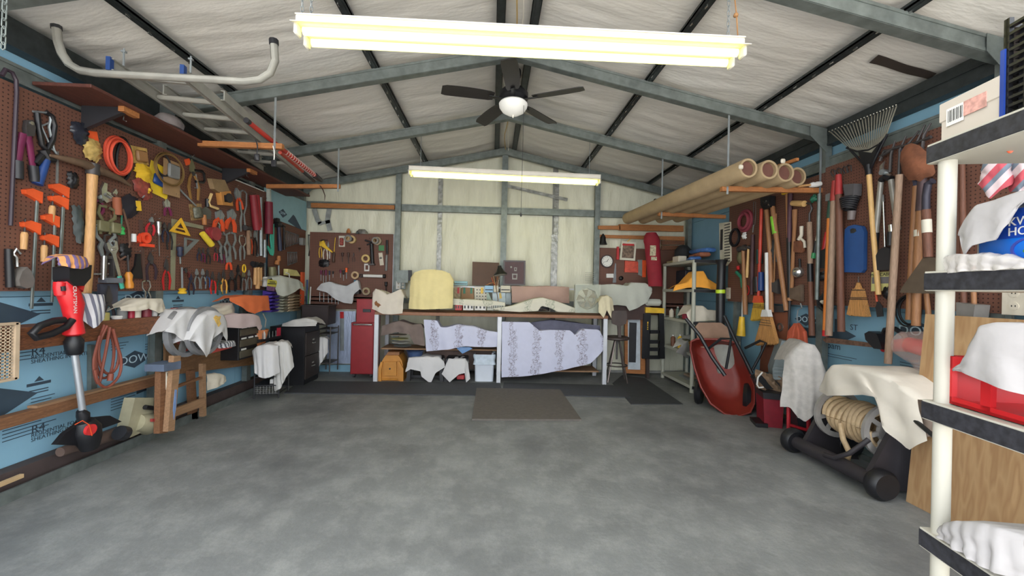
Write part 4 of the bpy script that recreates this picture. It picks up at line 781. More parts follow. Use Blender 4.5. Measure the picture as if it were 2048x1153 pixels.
# window-like bright foil panel left of the tool chest
o = Ob('foil_panel', 'shiny bluish foil insulation panel low on the back wall behind the red chest', 'panel', FY(6.24), (656, 620)); rows = []
q = o.q([(656, 622), (712, 622), (712, 728), (656, 728)])
rows = [[(lerp(q[0][0], q[1][0], j/24), lerp(q[0][1], q[2][1], i/16), .006+.010*abs(nz(j*.7, i*.22, 1))) for j in range(25)] for i in range(17)]
o.solo(mat((176, 188, 214), .28, .25, .1, 9, .4, 20, stretch=(5, 1, 1)), MB().grid(rows, .003), 80)
o = Ob('back_sill', 'blue foam strip at the foot of the back wall behind the chest', 'strip', FY(6.22), (656, 728)); o.solo(foam, MB().prism(o.q([(640, 730), (702, 730), (702, 746), (640, 746)]), 0, .02), False)
o = Ob('metal_rule', 'long grey steel rule hanging in front of the foil panel', 'ruler', FY(6.22), (684, 625)); o.part('rule', STEEL, MB().prism(o.q([(680, 636), (688, 636), (688, 702), (680, 702)]), 0, .005), False); o.part('red_handle', RED, MB().prism(o.q([(681, 624), (688, 624), (688, 637), (681, 637)]), 0, .02), False)
# floor mats
MAT_ = mat((62, 64, 68), .75, 0, .12, 30, .3, 200); MAT2 = mat((96, 90, 84), .85, 0, .12, 30, .3, 200)
def fmat(lab, pxs, m, th): 
    q = [FL.hit(x, y) for x, y in pxs]; o = MB().prism([(p.x, p.y) for p in q], 0.001, th).build('floor_mat', m, None, False); tag(o, lab, 'mat')
fmat('dark grey anti-fatigue mat left of centre in front of the bench', [(568, 788), (600, 764), (1000, 768), (1003, 780), (988, 778), (984, 793)], MAT_, .012)
fmat('dark grey anti-fatigue mat right of centre in front of the bench', [(1005, 780), (1008, 767), (1240, 773), (1262, 797), (1090, 792)], MAT_, .012)
fmat('dark rubber mat at an angle between the bench and the shelving', [(1225, 768), (1244, 752), (1290, 758), (1366, 810), (1262, 810)], mat((56, 58, 60), .7), .009)
fmat('brown-grey doormat lying loose in the middle of the floor', [(944, 842), (953, 779), (1120, 782), (1163, 843)], MAT2, .018)
# ---- plastic shelving at the back right
sh = Ob('plastic_shelving', 'tall pale grey plastic shelving unit in the back right corner', 'shelving', FL, (2.84, 5.6, 0)); SHP = mat((170, 170, 156), .55, 0, .06)
zs = [.08, .51, .93, 1.355, 1.745]
for z in zs:
    for s, m in ((0, SHP),): 
        mb = MB().box((-.215, -.475, z-.03), (.215, .475, z+.012), .008)
        sh.part('shelf_board', m, mb, False)
    sh.part('lip', DARK, MB().box((-.20, -.482, z-.028), (.215, -.475, z+.010)), False)
for x in (-.19, .19):
    for y in (-.45, .45): sh.part('post', SHP, MB().tube([(x, y, 0), (x, y, 1.745)], .026, 14))
# items on shelving, each placed on its board
def onsh(x, y, k): return V((2.84+x, 5.6+y, zs[k]+.012))
drape('orange_cloth', 'orange-yellow cloth heaped on the second shelf of the plastic shelving', 'cloth', FA(2.70, 5.2, 0), [(1350, 571), (1372, 566), (1392, 544), (1404, 543), (1412, 558), (1434, 570)], [(1345, 583), (1370, 576), (1395, 575), (1412, 577), (1428, 584), (1438, 577)], mat((232, 160, 60), .9, 0, .1), depth=.2, amp=.008, folds=4)
drape('white_cloth', 'crumpled off-white cloth on the third shelf of the plastic shelving', 'cloth', FA(2.7, 5.22, 0), [(1372, 628), (1385, 613), (1402, 612), (1412, 620), (1436, 622)], [(1376, 643), (1400, 642), (1436, 641)], CREAM, depth=.25, amp=.01, folds=4)
drape('white_cloth', 'white cloth hanging off the fourth shelf of the plastic shelving', 'cloth', FA(2.6, 5.3, 55), [(1362, 690), (1372, 680), (1384, 668)], [(1350, 705), (1366, 716), (1384, 704)], WCL, depth=.1, amp=.01, folds=3)
for i, (x, y, k, s, m, lab) in enumerate(((-.05, -.1, 4, (.10, .35, .05), mat((60, 100, 160), .35, 0, .3, 30), 'lowest blue and brown firelog pack on top of the shelving'), (.0, -.08, 4, (.10, .34, .05), mat((150, 92, 66), .6, 0, .2, 30), 'middle brown-wrapped firelog pack on top of the shelving'), (-.02, -.1, 4, (.10, .34, .05), mat((70, 110, 170), .35, 0, .3, 30), 'topmost blue firelog pack on top of the shelving'))):
    P = onsh(x, y, k)+V((.05*i, 0, .03+.062*i)); M_ = Matrix.Translation(P) @ Matrix.Rotation(rad(70+14*i), 4, 'Z'); o = MB(M_).box((-s[1]*.6, -s[0], -s[2]*.55), (s[1]*.6, s[0]*.6, s[2]*.55), .02).build('firelog_pack', m, None, True); tag(o, lab, 'pack')
for x, y, k, s, m, n_, lab in ((-.12, .12, 4, (.12, .2, .09), CREAM, 'carton', 'cream carton at the back of the top shelf'), (-.1, .3, 4, (.18, .2, .035), mat((150, 136, 100), .8), 'paper_sack', 'flat tan paper sack on the top shelf'),
    (-.13, .12, 2, (.05, .07, .17), mat((90, 110, 100), .4, 0, .5, 40), 'detergent_bottle', 'green and blue labelled bottle on the third shelf'), (-.07, -.02, 2, (.08, .1, .19), mat((196, 70, 96), .5, 0, .2), 'pink_bag', 'pink plastic pack on the third shelf'), (-.13, .32, 2, (.06, .08, .13), CREAM, 'jar', 'cream jar at the back of the third shelf'),
    (-.13, -.15, 1, (.07, .12, .15), mat((70, 66, 50), .5, 0, .4, 30), 'carton', 'dark carton with yellow lettering on the fourth shelf'), (-.12, .05, 1, (.06, .07, .19), YEL, 'yellow_bottle', 'yellow bottle on the fourth shelf'), (-.13, .25, 1, (.06, .09, .16), mat((110, 70, 50), .6), 'can', 'brown can on the fourth shelf'), (.02, .2, 3, (.16, .3, .28), mat((30, 32, 44), .5), 'dark_case', 'dark blue-black case on the second shelf'), (.05, 0, 0, (.12, .3, .03), mat((140, 120, 104), .8), 'flat_stone', 'flat tan slab on the bottom shelf'), (0, .0, 0, (.15, .35, .015), STEEL, 'metal_tray', 'flat metal tray on the bottom shelf')):
    P = onsh(x, y, k); 
    if n_ == 'flat_stone': P += V((0, 0, .016))
    o = Ob(n_, lab, n_.split('_')[-1], FL, tuple(P)); 
    if 'bottle' in n_ or n_ in ('jar', 'can'):
        rr = s[0]*.55; o.part('body', m, MB().lathe([(rr, 0), (rr, s[2]*.75), (rr*.5, s[2]*.88), (rr*.45, s[2]*.9)], None, 18)); o.part('cap', WHITE, MB().lathe([(rr*.48, s[2]*.9), (rr*.48, s[2]), (.002, s[2]*1.01)], None, 14))
    else: o.solo(m, MB().box((-s[0]/2*1.0, -s[1]/2, 0), (s[0]/2, s[1]/2, s[2]), .008), False)
text('WICK', .05, YEL, bpy.data.objects['carton.001'], (0, -.061, .10)).matrix_local = Matrix.Translation((0, -.0615, .10)) @ Matrix.Rotation(rad(90), 4, 'X')
bb = Ob('black_backpack', 'black backpack at the back of the top of the shelving', 'bag', FL, (2.86, 5.9, 1.757)); bb.solo(mat((30, 30, 34), .8, 0, .2), MB().lathe([(.11, 0), (.13, .08), (.12, .2), (.06, .27), (.01, .28)], None, 18))
# ================================================================ tool builders: every tool hangs down its own -y axis, length L, width w
def flat(pts, r, mb=None, f=.6): return (mb or MB()).tube(pts, r, 6, flat=f)
def cat_of(k): return {'plier': 'pliers', 'screwdriver': 'screwdriver', 'clamp': 'clamp', 'wrench': 'wrench', 'hammer': 'hammer'}.get(k, k)
def k_plier(o, L, w, c1=STEEL, c2=RED, c3=None):
    r = max(.006, w*.11); pv = -.36*L
    for s in (-1, 1):
        o.part('jaw', c1, MB().prism([(0, pv), (s*w*.26, pv+.02), (s*w*.22, pv*.5), (s*.002, 0), (0, pv*.3)], .006, .016))
        h = flat([(-s*w*.08, pv, .012), (-s*w*.34, pv-.14*L, .014), (-s*w*.46, pv-.34*L, .014), (-s*w*.34, -L, .014)], [r*.8, r, r*1.15, r*.9]); o.part('grip', c2 if s < 0 or not c3 else c3, h)
    o.part('pivot', IRON, MB().prism(circ(0, pv, w*.16, 10), .004, .020))
def k_driver(o, L, w, c1=STEEL, c2=RED, hf=.42, down=False):
    y0, y1 = (0, -hf*L) if not down else (-L, -(1-hf)*L); r = w/2
    M = Matrix.Translation((0, y0, r+.004)) @ Matrix.Rotation(rad(90 if not down else -90), 4, 'X')
    h = abs(y1-y0); o.part('handle', c2, MB(M).lathe([(r*.5, 0), (r*.95, .06*h), (r, .3*h), (r*.7, .5*h), (r*.92, .8*h), (r*.5, h)], None, 10))
    o.part('shaft', c1, MB().tube([(0, y1, r+.004), (0, -L if not down else 0, r+.004)], max(.003, w*.12), 6))
def k_locking(o, L, w, c1=STEEL, c2=STEEL, jaw=.5):
    r = max(.006, w*.09)
    for s in (-1, 1): o.part('jaw', c1, flat([(s*w*.1, 0, .014), (s*w*.46, -.04*L, .014), (s*w*.5, -jaw*.6*L, .014), (s*w*.2, -jaw*L, .014)], [r, r, r*1.2, r]))
    o.part('handle', c2, flat([(-w*.16, -jaw*L, .014), (-w*.30, -(jaw+.2)*L, .014), (-w*.18, -L, .014)], [r*1.2, r*1.5, r])); o.part('lever', c2, flat([(w*.12, -jaw*L, .016), (w*.34, -(jaw+.25)*L, .018), (w*.30, -L*.93, .018)], [r, r*1.2, r*.8]))
def k_wrench(o, L, w, c1=STEEL, c2=None):
    r = w*.5
    o.part('open_end', c1, MB().prism([(-r, 0), (-r*.35, 0), (-r*.35, -r*.8), (r*.35, -r*.8), (r*.35, 0), (r, 0), (r, -r*1.1), (r*.3, -r*2), (-r*.3, -r*2), (-r, -r*1.1)], .006, .014), False)
    o.part('shank', c1, MB().box((-w*.2, -L+r, .007), (w*.2, -r*1.8, .013), .002)); o.part('ring_end', c1, MB().ring(circ(0, -L+r*.8, r*.85, 12), circ(0, -L+r*.8, r*.45, 12), .005, .015))
def k_adj(o, L, w, c1=STEEL, c2=TEAL):
    r = w*.5
    o.part('jaw', c1, MB().prism([(-r, -.01), (-r*.6, -r*.1), (-r*.3, -r), (r*.4, -r*.9), (r*.6, -r*.0), (r, -r*.3), (r*.9, -r*1.6), (r*.2, -r*2.4), (-r*.5, -r*2.2), (-r, -r*1.2)], .004, .022))
    o.part('worm', CHROME, MB().tube([(-r*.4, -r*1.5, .02), (r*.4, -r*1.5, .02)], r*.22, 8)); o.part('shank', c1, MB().prism([(-r*.35, -r*2.2), (r*.35, -r*2.2), (r*.25, -L), (-r*.25, -L)], .006, .016)); o.part('grip', c2, MB().box((-r*.4, -L, .003), (r*.4, -L*.72, .02), .006))
def k_hammer(o, L, w, c1=IRON, c2=ASH, hw=None):
    hr = w*.17; hl = w*.5
    o.part('handle', c2, MB().tube([(0, 0, .03), (0, -.3*L, .03), (0, -.8*L, .03), (0, -L, .03)], [hr*.8, hr*.9, hr*1.15, hr], 8))
    o.part('head', c1, MB().tube([(-hl, -hr*1.2, .03), (-hl*.4, -hr*1.2, .03), (hl*.4, -hr*1.2, .03), (hl, -hr*2.0, .03)], [hr*1.5, hr*1.3, hr*1.5, hr*.5], 8))
def k_axe(o, L, w, c1=IRON, c2=ASH, side=1):
    o.part('handle', c2, MB().tube([(0, 0, .03), (w*.04, -.2*L, .03), (0, -.5*L, .03), (0, -.98*L, .03)], [w*.16, w*.12, w*.11, w*.12], 8, flat=.8))
    s = side; o.part('head', c1, MB().prism([(-s*w*.15, -.98*L), (-s*w*.15, -.86*L), (s*w*.2, -.86*L), (s*w*.8, -.82*L), (s*w*.85, -1.0*L), (s*w*.2, -.98*L)], .012, .048))
def k_stick(o, L, w, c1=ASH, c2=None):
    o.solo(c1, MB().prism([(-w*.45, 0), (w*.45, 0), (w*.5, -L), (-w*.5, -L)], .003, .02), False)
def k_pole(o, L, w, c1=ASH, c2=None, c3=None, tipf=.12):
    if c2 is None: o.solo(c1, MB().tube([(0, 0, w*.6), (0, -L*.5, w*.6), (0, -L, w*.6)], [w*.46, w*.5, w*.5], 10)); return
    o.part('handle', c1, MB().tube([(0, -tipf*L, w*.6), (0, -L, w*.6)], [w*.47, w*.5], 10)); o.part('ferrule', c2, MB().tube([(0, 0, w*.6), (0, -tipf*L*1.08, w*.6)], [w*.4, w*.56], 10))
    if c3: o.part('end_cap', c3, MB().tube([(0, -.96*L, w*.6), (0, -L*1.003, w*.6)], w*.54, 10))
def k_card(o, L, w, c1=YEL, c2=None, bub=(.2, .9)):
    o.part('card', c1, MB().box((-w/2, -L, .003), (w/2, 0, .007), .001), False)
    if c2: o.part('contents', c2, MB().box((-w*.34, -L*bub[1], .007), (w*.34, -L*bub[0], .035), .012))
def k_box(o, L, w, c1=YEL, c2=None, d=.06): o.solo(c1, MB().box((-w/2, -L, .003), (w/2, 0, d), .01), False)
def k_cclamp(o, L, w, c1=STEEL, c2=None):
    r = max(.007, w*.1)
    o.part('frame', c1, flat([(-w*.4, 0, .014), (w*.35, 0, .014), (w*.5, -.1*L, .014), (w*.5, -.5*L, .014), (w*.35, -.62*L, .014), (-w*.4, -.62*L, .014)], r)); o.part('screw', c2 or CHROME, MB().tube([(-w*.3, -.2*L, .014), (-w*.3, -L, .014)], r*.6, 6)); o.part('tommy_bar', CHROME, MB().tube([(-w*.6, -.97*L, .014), (w*.05, -.97*L, .014)], r*.35, 5))
def k_spring(o, L, w, c1=ORNG, c2=STEEL):
    for s in (-1, 1):
        o.part('jaw', c2, MB().prism([(s*w*.05, 0), (s*w*.4, -.2*L), (s*w*.3, -.5*L), (0, -.5*L)], .005, .02)); o.part('grip', c1, flat([(s*w*.1, -.45*L, .015), (s*w*.35, -.7*L, .015), (s*w*.42, -L, .015)], [w*.12, w*.16, w*.14]))
def k_snips(o, L, w, c1=IRON, c2=DARK, c3=None): k_plier(o, L, w, c1, c2, c3)
def k_trowel(o, L, w, c1=STEEL, c2=ASH):
    o.part('handle', c2, MB().tube([(0, 0, .02), (0, -.4*L, .02)], w*.13, 8)); o.part('blade', c1, MB().prism([(-w*.1, -.4*L), (w*.1, -.4*L), (w*.5, -.6*L), (w*.45, -L), (-w*.45, -L), (-w*.5, -.6*L)], .008, .012))
def k_lump(o, L, w, c1=DARK, c2=None, seed=1):
    rows = []
    for i in range(12):
        t = i/11; ww = w*.5*(sin(pi*(.12+.83*t))**.35); rows.append([(ww*(-1+2*j/9)*(1+.35*nz(i*.7, 3, seed+L*7))+.006*nz(i, j, seed), -L*t+.014*nz(j*.5, i, seed+w*9), .006+.026*sin(pi*(j+.3)/9.6)*sin(pi*(.1+.8*t))+.022*abs(nz(i*.9, j*.8, seed+L*9))) for j in range(10)])
    o.solo(c1, MB().grid(rows, .004), 70)
def k_coil(o, L, w, c1=ORNG, c2=None, turns=4, rt=.008):
    mb = MB()
    for k in range(turns):
        a = w*.5-rt*(k % 2)*1.7; b = L*.5-rt*(k % 2)*1.7; mb.tube([(a*cos(q*pi/16)+.006*sin(k*2), -L*.5+b*sin(q*pi/16)-.006*k, .012+rt*1.3*k) for q in range(32)], rt, 6, closed=True)
    o.solo(c1, mb)
def k_brush(o, L, w, c1=ASH, c2=DARK):
    o.part('handle', c1, MB().prism([(-w*.12, 0), (w*.12, 0), (w*.2, -.5*L), (w*.45, -.62*L), (-w*.45, -.62*L), (-w*.2, -.5*L)], .004, .018)); o.part('ferrule', STEEL, MB().box((-w*.47, -.72*L, .002), (w*.47, -.60*L, .022)), False); o.part('bristles', c2, MB().box((-w*.46, -L, .003), (w*.46, -.71*L, .02), .004))
def k_saw(o, L, w, c1=BLADE, c2=ORNG):
    o.part('blade', c1, MB().prism([(-w*.5, -.25*L), (w*.4, -.25*L), (w*.1, -L), (-w*.3, -L)], .008, .011)); o.part('handle', c2, MB().ring([(-w*.5, -.27*L), (w*.5, -.27*L), (w*.5, 0), (-w*.5, 0)], [(-w*.2, -.2*L), (w*.2, -.2*L), (w*.2, -.06*L), (-w*.2, -.06*L)], .003, .022))
def k_bow(o, L, w, c1=STEEL, c2=RED):
    o.part('bow', c1, flat([(-w*.3, 0, .014), (w*.45, -.02*L, .014), (w*.5, -.4*L, .014), (w*.3, -.75*L, .014), (-w*.1, -.8*L, .014)], w*.05, f=1)); o.part('blade', BLADE, MB().box((-w*.32, -.78*L, .012), (-w*.2, 0, .015)), False); o.part('grip', c2, MB().tube([(-w*.1, -.76*L, .016), (-w*.3, -L, .016)], w*.12, 8))
def k_square(o, L, w, c1=YEL, c2=None):
    o.part('frame', c1, MB().ring([(-w*.5, -L), (w*.5, -L), (0, 0)], [(-w*.28, -L*.86), (w*.28, -L*.86), (0, -L*.28)], .006, .014), False); o.part('rib', c1, MB().box((-w*.26, -L*.72, .007), (w*.26, -L*.64, .013)), False)
def k_hook(o, L, w, c1=IRON, c2=None): o.solo(c1, MB().tube([(-w*.5, -.05*L, .02), (-w*.3, 0, .02), (w*.1, -.0*L, .02), (w*.35, -.04*L, .02), (w*.4, -.12*L, .02), (w*.3, -L, .02)], w*.13, 8))
def k_barclamp(o, L, w, c1=ORNG, c2=ASH, jd=.42):
    o.part('bar', GALV, MB().box((w*.15, -L, .01), (w*.32, 0, .02), .002), False)
    for y, n in ((0, 'fixed_jaw'), (-jd*L, 'sliding_jaw')): o.part(n, c1, MB().prism([(w*.42, y+.02), (w*.42, y-.05), (w*.1, y-.035), (-w*.55, y-.012), (-w*.6, y+.012), (-w*.2, y+.03)], .0, .03))
    o.part('screw', IRON, MB().tube([(-w*.42, -jd*L+.035, .016), (-w*.42, -jd*L-.05, .016)], .005, 6)); o.part('handle', c2, MB().tube([(-w*.42, -jd*L-.045, .016), (-w*.42, -jd*L-.06, .016), (-w*.42, -jd*L-.15, .016)], [.012, .017, .015], 10))
KIND = dict(plier=(k_plier, 'pliers'), driver=(k_driver, 'screwdriver'), locking=(k_locking, 'clamp'), wrench=(k_wrench, 'wrench'), adj=(k_adj, 'wrench'), hammer=(k_hammer, 'hammer'), axe=(k_axe, 'axe'), stick=(k_stick, 'stick'), pole=(k_pole, 'pole'), card=(k_card, 'package'), box=(k_box, 'box'), cclamp=(k_cclamp, 'clamp'), spring=(k_spring, 'clamp'), snips=(k_snips, 'snips'), trowel=(k_trowel, 'trowel'), lump=(k_lump, 'bag'), coil=(k_coil, 'coil'), brush=(k_brush, 'brush'), saw=(k_saw, 'saw'), bow=(k_bow, 'saw'), square=(k_square, 'square'), hook=(k_hook, 'bar'), barclamp=(k_barclamp, 'clamp'))
NAMES = dict(plier='pliers', driver='screwdriver', locking='locking_clamp', wrench='combination_wrench', adj='adjustable_wrench', cclamp='screw_clamp', spring='spring_clamp', card='carded_tool', box='tool_box', lump='plastic_pouch', saw='hand_saw', bow='bow_saw', square='speed_square', hook='hooked_bar', barclamp='bar_clamp', pole='pole', stick='wood_stick', snips='tin_snips')
def TT(fr, kind, x0, y0, x1, y1, wpx, label, c1=None, c2=None, name=None, cat=None, group=None, w0=0, **k):
    fn, ct = KIND[kind]; A = fr.hit(x0, y0, w0); B = fr.hit(x1, y1, w0); d = B-A; L = d.length
    ang = math.atan2(d.dot(fr.r), -d.dot(fr.u)); wd = abs((fr.hit(x0+wpx/2, y0, w0)-fr.hit(x0-wpx/2, y0, w0)).dot(fr.r))
    nm = name or NAMES.get(kind, kind)
    o = Ob(nm, label, cat or ct, fr, tuple(A), 0, group, ang); a = {}
    if c1: k['c1'] = c1
    if c2: k['c2'] = c2
    fn(o, L, wd, **k); return o
def hooks(fr, pts, lab, grp):      # chrome peg hooks
    for x, y in pts:
        o = Ob('peg_hook', lab, 'hook', fr, (x, y), 0, grp); o.solo(CHROME, MB().tube([(0, 0, 0), (0, 0, .03), (0, .012, .04)], .0025, 5))
# ================================================================ left wall: pegboard tools
L_ = LW; ORD = 'first second third fourth fifth sixth seventh eighth ninth tenth last'.split(); ORD = 'first second third fourth fifth sixth seventh eighth ninth tenth last'.split()
PURP = mat((110, 34, 72), .45); DKB = mat((40, 44, 66), .5); OLV = mat((120, 116, 86), .5, .3); TAN = mat((168, 138, 100), .7, 0, .2); KRF = mat((156, 124, 88), .75, 0, .15); LIME = mat((150, 190, 60), .5)
CLR = mat((190, 160, 96), .2, 0, .3, 30); GRY = mat((120, 120, 118), .6)
T = TT
T(L_, 'hook', 14, 143, 4, 450, 34, 'tall dark hooked bar hanging at the far left edge of the pegboard', mat((52, 40, 50), .5))
# bolt cutter
o = Ob('bolt_cutter', 'bolt cutter with magenta arms and black grips spread apart', 'bolt cutter', L_, (50, 238)); 
for s, pts, gp in ((-1, [(47, 268), (42, 290), (37, 325)], [(36, 322), (36, 358)]), (1, [(54, 268), (60, 292), (66, 335)], [(66, 332), (70, 364)])):
    o.part('arm', PURP, MB().tube([o.p(*p, .02) for p in pts], [.022, .018, .016], 8, flat=.6)); o.part('grip', DARK, MB().tube([o.p(*p, .02) for p in gp], .024, 10))
o.part('jaws', IRON, MB().prism(o.q([(44, 240), (55, 240), (60, 255), (58, 272), (43, 272), (41, 255)]), .008, .035)); o.part('pivot', CHROME, MB().prism(circ(*o.p(51, 246)[:2], .012, 10), .03, .04))
# hedge/bow saw with blue handle
o = Ob('bow_saw', 'bow saw with a black loop frame, steel wires and a blue handle', 'saw', L_, (88, 225)); P = lambda *a: [o.p(x, y, .02) for x, y in a]
o.part('frame', BLACK, MB().tube(P((74, 226), (77, 255), (84, 290), (93, 302), (105, 280), (109, 252), (103, 232), (92, 225)), .016, 8)); o.part('wire', STEEL, MB().tube(P((66, 223), (98, 226), (101, 240), (98, 255), (108, 300), (113, 308)), .007, 6).tube(P((74, 226), (84, 255), (103, 298), (112, 305)), .005, 6).tube(P((84, 252), (98, 246)), .005, 6)); o.part('handle', BLUE, MB().tube(P((92, 320), (75, 369)), [.022, .026], 10)); o.part('hinge', BLACK, MB().tube(P((86, 300), (95, 318), (105, 318)), .028, 8)); o.part('side_grip', BLACK, MB().tube(P((70, 328), (84, 312)), .02, 8))
T(L_, 'lump', 152, 245, 160, 290, 36, 'crumpled dark plastic pouch high on the left pegboard', mat((44, 46, 56), .2, 0, .4, 20))
T(L_, 'card', 180, 262, 184, 283, 26, 'orange-headed card above the clear yellow pack', ORNG)
T(L_, 'lump', 182, 280, 178, 320, 38, 'clear yellow blister pack left of the orange hose', CLR)
T(L_, 'coil', 231, 274, 231, 346, 50, 'bright orange coiled air hose', mat((206, 78, 54), .5), turns=4, rt=.009, name='hose_coil')
T(L_, 'coil', 243, 276, 237, 362, 38, 'black coiled hose hanging over the orange one', BLACK, turns=2, name='hose_coil', rt=.010)
T(L_, 'card', 276, 294, 280, 328, 34, 'tall yellow carded blister pack right of the orange hose', mat((196, 160, 90), .5, 0, .3, 30), mat((150, 110, 70), .5))
T(L_, 'lump', 282, 330, 284, 366, 34, 'yellow tape measure in its clear pack', YEL, name='tape_measure', cat='tape measure')
T(L_, 'lump', 272, 356, 292, 398, 34, 'clear bag with red parts', mat((140, 66, 58), .3, 0, .4, 30)); T(L_, 'driver', 290, 378, 278, 396, 10, 'short yellow-handled screwdriver under the red bag', STEEL, YEL)
T(L_, 'card', 322, 332, 312, 390, 42, 'bright yellow bag with a blue label behind the brass wire coil', mat((232, 196, 50), .4), BLUE, name='yellow_bag', bub=(.35, .7))
T(L_, 'card', 343, 322, 342, 392, 34, 'brown cardboard pack with grey tape inside the wire coil', KRF, GRY, name='cardboard_pack', bub=(.1, .5), w0=.03)
T(L_, 'coil', 334, 306, 337, 370, 58, 'brass-coloured wire coil looped over the yellow bag', mat((170, 140, 90), .3, .7), turns=3, name='wire_coil', w0=.045, rt=.005)
T(L_, 'coil', 322, 308, 326, 352, 30, 'dark rubber hose loop behind the brass wire coil', DARK, turns=1, name='hose_loop', w0=.03)
# pickaxe
o = Ob('pickaxe', 'big pickaxe hung head up, pale hickory handle reaching the wooden ledge', 'pickaxe', L_, (186, 340)); P = lambda *a: [o.p(x, y, .05) for x, y in a]
o.part('handle', ASH, MB().tube(P((185, 342), (182, 420), (178, 520), (170, 592)), [.030, .026, .028, .032], 12)); o.part('head', mat((110, 88, 70), .6, .3, .3), MB().tube(P((100, 311), (130, 318), (165, 327), (188, 337), (212, 346), (240, 358), (262, 372)), [.008, .020, .026, .036, .026, .02, .008], 10)); o.part('eye', IRON, MB().tube(P((186, 328), (185, 350)), .038, 12))
# seam marks
for i in range(7): pass
o = Ob('folding_rule', 'weathered white-marked steel rule hanging by the sledge head', 'ruler', L_, (113, 303)); o.solo(GRY, MB().prism(o.q([(112, 303), (116, 303), (115, 370), (111, 370)]), 0, .006), False)
T(L_, 'lump', 140, 345, 142, 376, 22, 'small black keyed chuck with chrome tommy bars', BLACK, name='drill_chuck', cat='chuck')
for a, b in (((134, 376), (147, 352)), ((140, 360), (152, 378))): pass
for x, y, x1, y1, w, l, jd in ((62, 388, 50, 618, 34, 'leftmost bar clamp with orange jaws and a wooden handle', .28), (116, 378, 106, 545, 34, 'rightmost bar clamp of the three, highest up', .14), (98, 438, 92, 605, 30, 'middle bar clamp with orange jaws, hung lowest', .24)):
    T(L_, 'barclamp', x, y, x1, y1, w, l, jd=jd)
T(L_, 'lump', 148, 412, 156, 486, 22, 'dark grey curved pruning saw in its sheath', mat((58, 66, 66), .5), name='folding_saw', cat='saw')
o = Ob('pulley_block', 'grey egg-shaped steel pulley hanging by a chain', 'pulley', L_, (33, 500)); o.part('body', mat((130, 124, 118), .5, .4, .2), MB().prism(o.q([(34, 534), (42, 542), (50, 562), (45, 574), (33, 577), (20, 572), (17, 560), (24, 542)]), .005, .06)); o.part('hook', CHROME, MB().tube([o.p(34, 534, .02), o.p(33, 515, .02), o.p(26, 508, .02), o.p(32, 498, .02), o.p(41, 508, .02)], .008, 6))
T(L_, 'pole', 9, 498, 12, 575, 16, 'black rubber strap at the far left beside the pulley', BLACK, name='rubber_strap', cat='strap')
# centre cluster
T(L_, 'adj', 218, 372, 206, 400, 30, 'large chrome adjustable wrench jaw at the top of the crowded hook', CHROME, STEEL)
T(L_, 'plier', 202, 388, 186, 428, 26, 'magenta and black handled snips left of the chrome wrench', STEEL, PURP)
o = Ob('strap_wrench', 'long leather strap loop hanging from the chrome wrench', 'strap', L_, (232, 390)); o.solo(mat((110, 80, 66), .7), MB().tube([o.p(x, y, .03) for x, y in ((228, 388), (238, 398), (248, 425), (258, 460), (260, 490), (254, 512), (240, 520), (232, 508), (226, 470), (222, 430))], .009, 6, flat=.4))
T(L_, 'pole', 224, 395, 226, 430, 14, 'orange-brown scrap of leather sheath', mat((150, 84, 56), .7), name='leather_sheath', cat='sheath')
for x, y, x1, y1, w, l, c in ((212, 415, 203, 470, 34, 'upper grey locking clamp of the crowded column', OLV), (206, 455, 208, 512, 38, 'middle grey locking clamp of the crowded column', STEEL), (218, 470, 214, 540, 26, 'dark locking clamp behind the middle one', IRON)): T(L_, 'locking', x, y, x1, y1, w, l, c, c, w0=.02)
o = Ob('bench_vise', 'small olive table vise jaw hung in the crowded column', 'vise', L_, (196, 447)); o.part('jaw', OLV, MB().box((-.05, -.06, 0), (.03, .02, .06), .006)); o.part('jaw', OLV, MB().box((.05, -.06, 0), (.12, .02, .06), .006)); o.part('screw', CHROME, MB().tube([(-.1, -.02, .04), (.14, -.02, .04)], .008, 8))
T(L_, 'adj', 217, 482, 242, 578, 22, 'long adjustable wrench with a teal grip slanting down', CHROME, TEAL, w0=.03)
T(L_, 'driver', 236, 430, 234, 470, 12, 'bright green stub handle right of the grey clamps', GRN, mat((60, 180, 90), .5), down=True)
o = Ob('pipe_vise', 'chrome pipe vise with cross bars hanging over the ledge', 'vise', L_, (206, 515)); P = lambda *a: [o.p(x, y, .03) for x, y in a]
o.part('screw', CHROME, MB().tube(P((208, 512), (206, 560)), .018, 10)); o.part('bar', CHROME, MB().tube(P((186, 548), (216, 549)), .007, 6)); o.part('bar', CHROME, MB().tube(P((207, 528), (218, 528)), .007, 6)); o.part('yoke', IRON, MB().ring(o.q([(200, 512), (218, 512), (220, 560), (198, 560)]), o.q([(203, 518), (214, 518), (215, 553), (203, 553)]), .01, .04), False); o.part('body', mat((120, 124, 134), .5, .3), MB().prism(o.q([(196, 556), (230, 556), (230, 566), (196, 566)]), .0, .06), False)
o = Ob('steel_plate', 'dark grey square plate hanging with a pair of nippers in front', 'plate', L_, (194, 568)); o.solo(mat((72, 74, 88), .5, .2, .2), MB().prism(o.q([(194, 568), (231, 568), (230, 612), (195, 608)]), .0, .02), False)
T(L_, 'plier', 214, 572, 214, 672, 26, 'long dark end nippers hanging in front of the steel plate', IRON, mat((60, 52, 54), .5), w0=.04)
T(L_, 'lump', 240, 395, 262, 432, 52, 'black cordless tool body with a yellow battery end', mat((36, 34, 44), .5), name='cordless_tool', cat='power tool'); T(L_, 'card', 275, 402, 277, 422, 10, 'yellow battery end right of the black cordless body', YEL, w0=.03)
T(L_, 'pole', 262, 468, 262, 484, 8, 'small pale scraper inside the leather loop', WHITE, name='scraper', cat='scraper')
T(L_, 'driver', 246, 510, 250, 578, 14, 'amber-handled screwdriver right of the teal wrench', IRON, mat((210, 136, 50), .4), down=True, hf=.5)
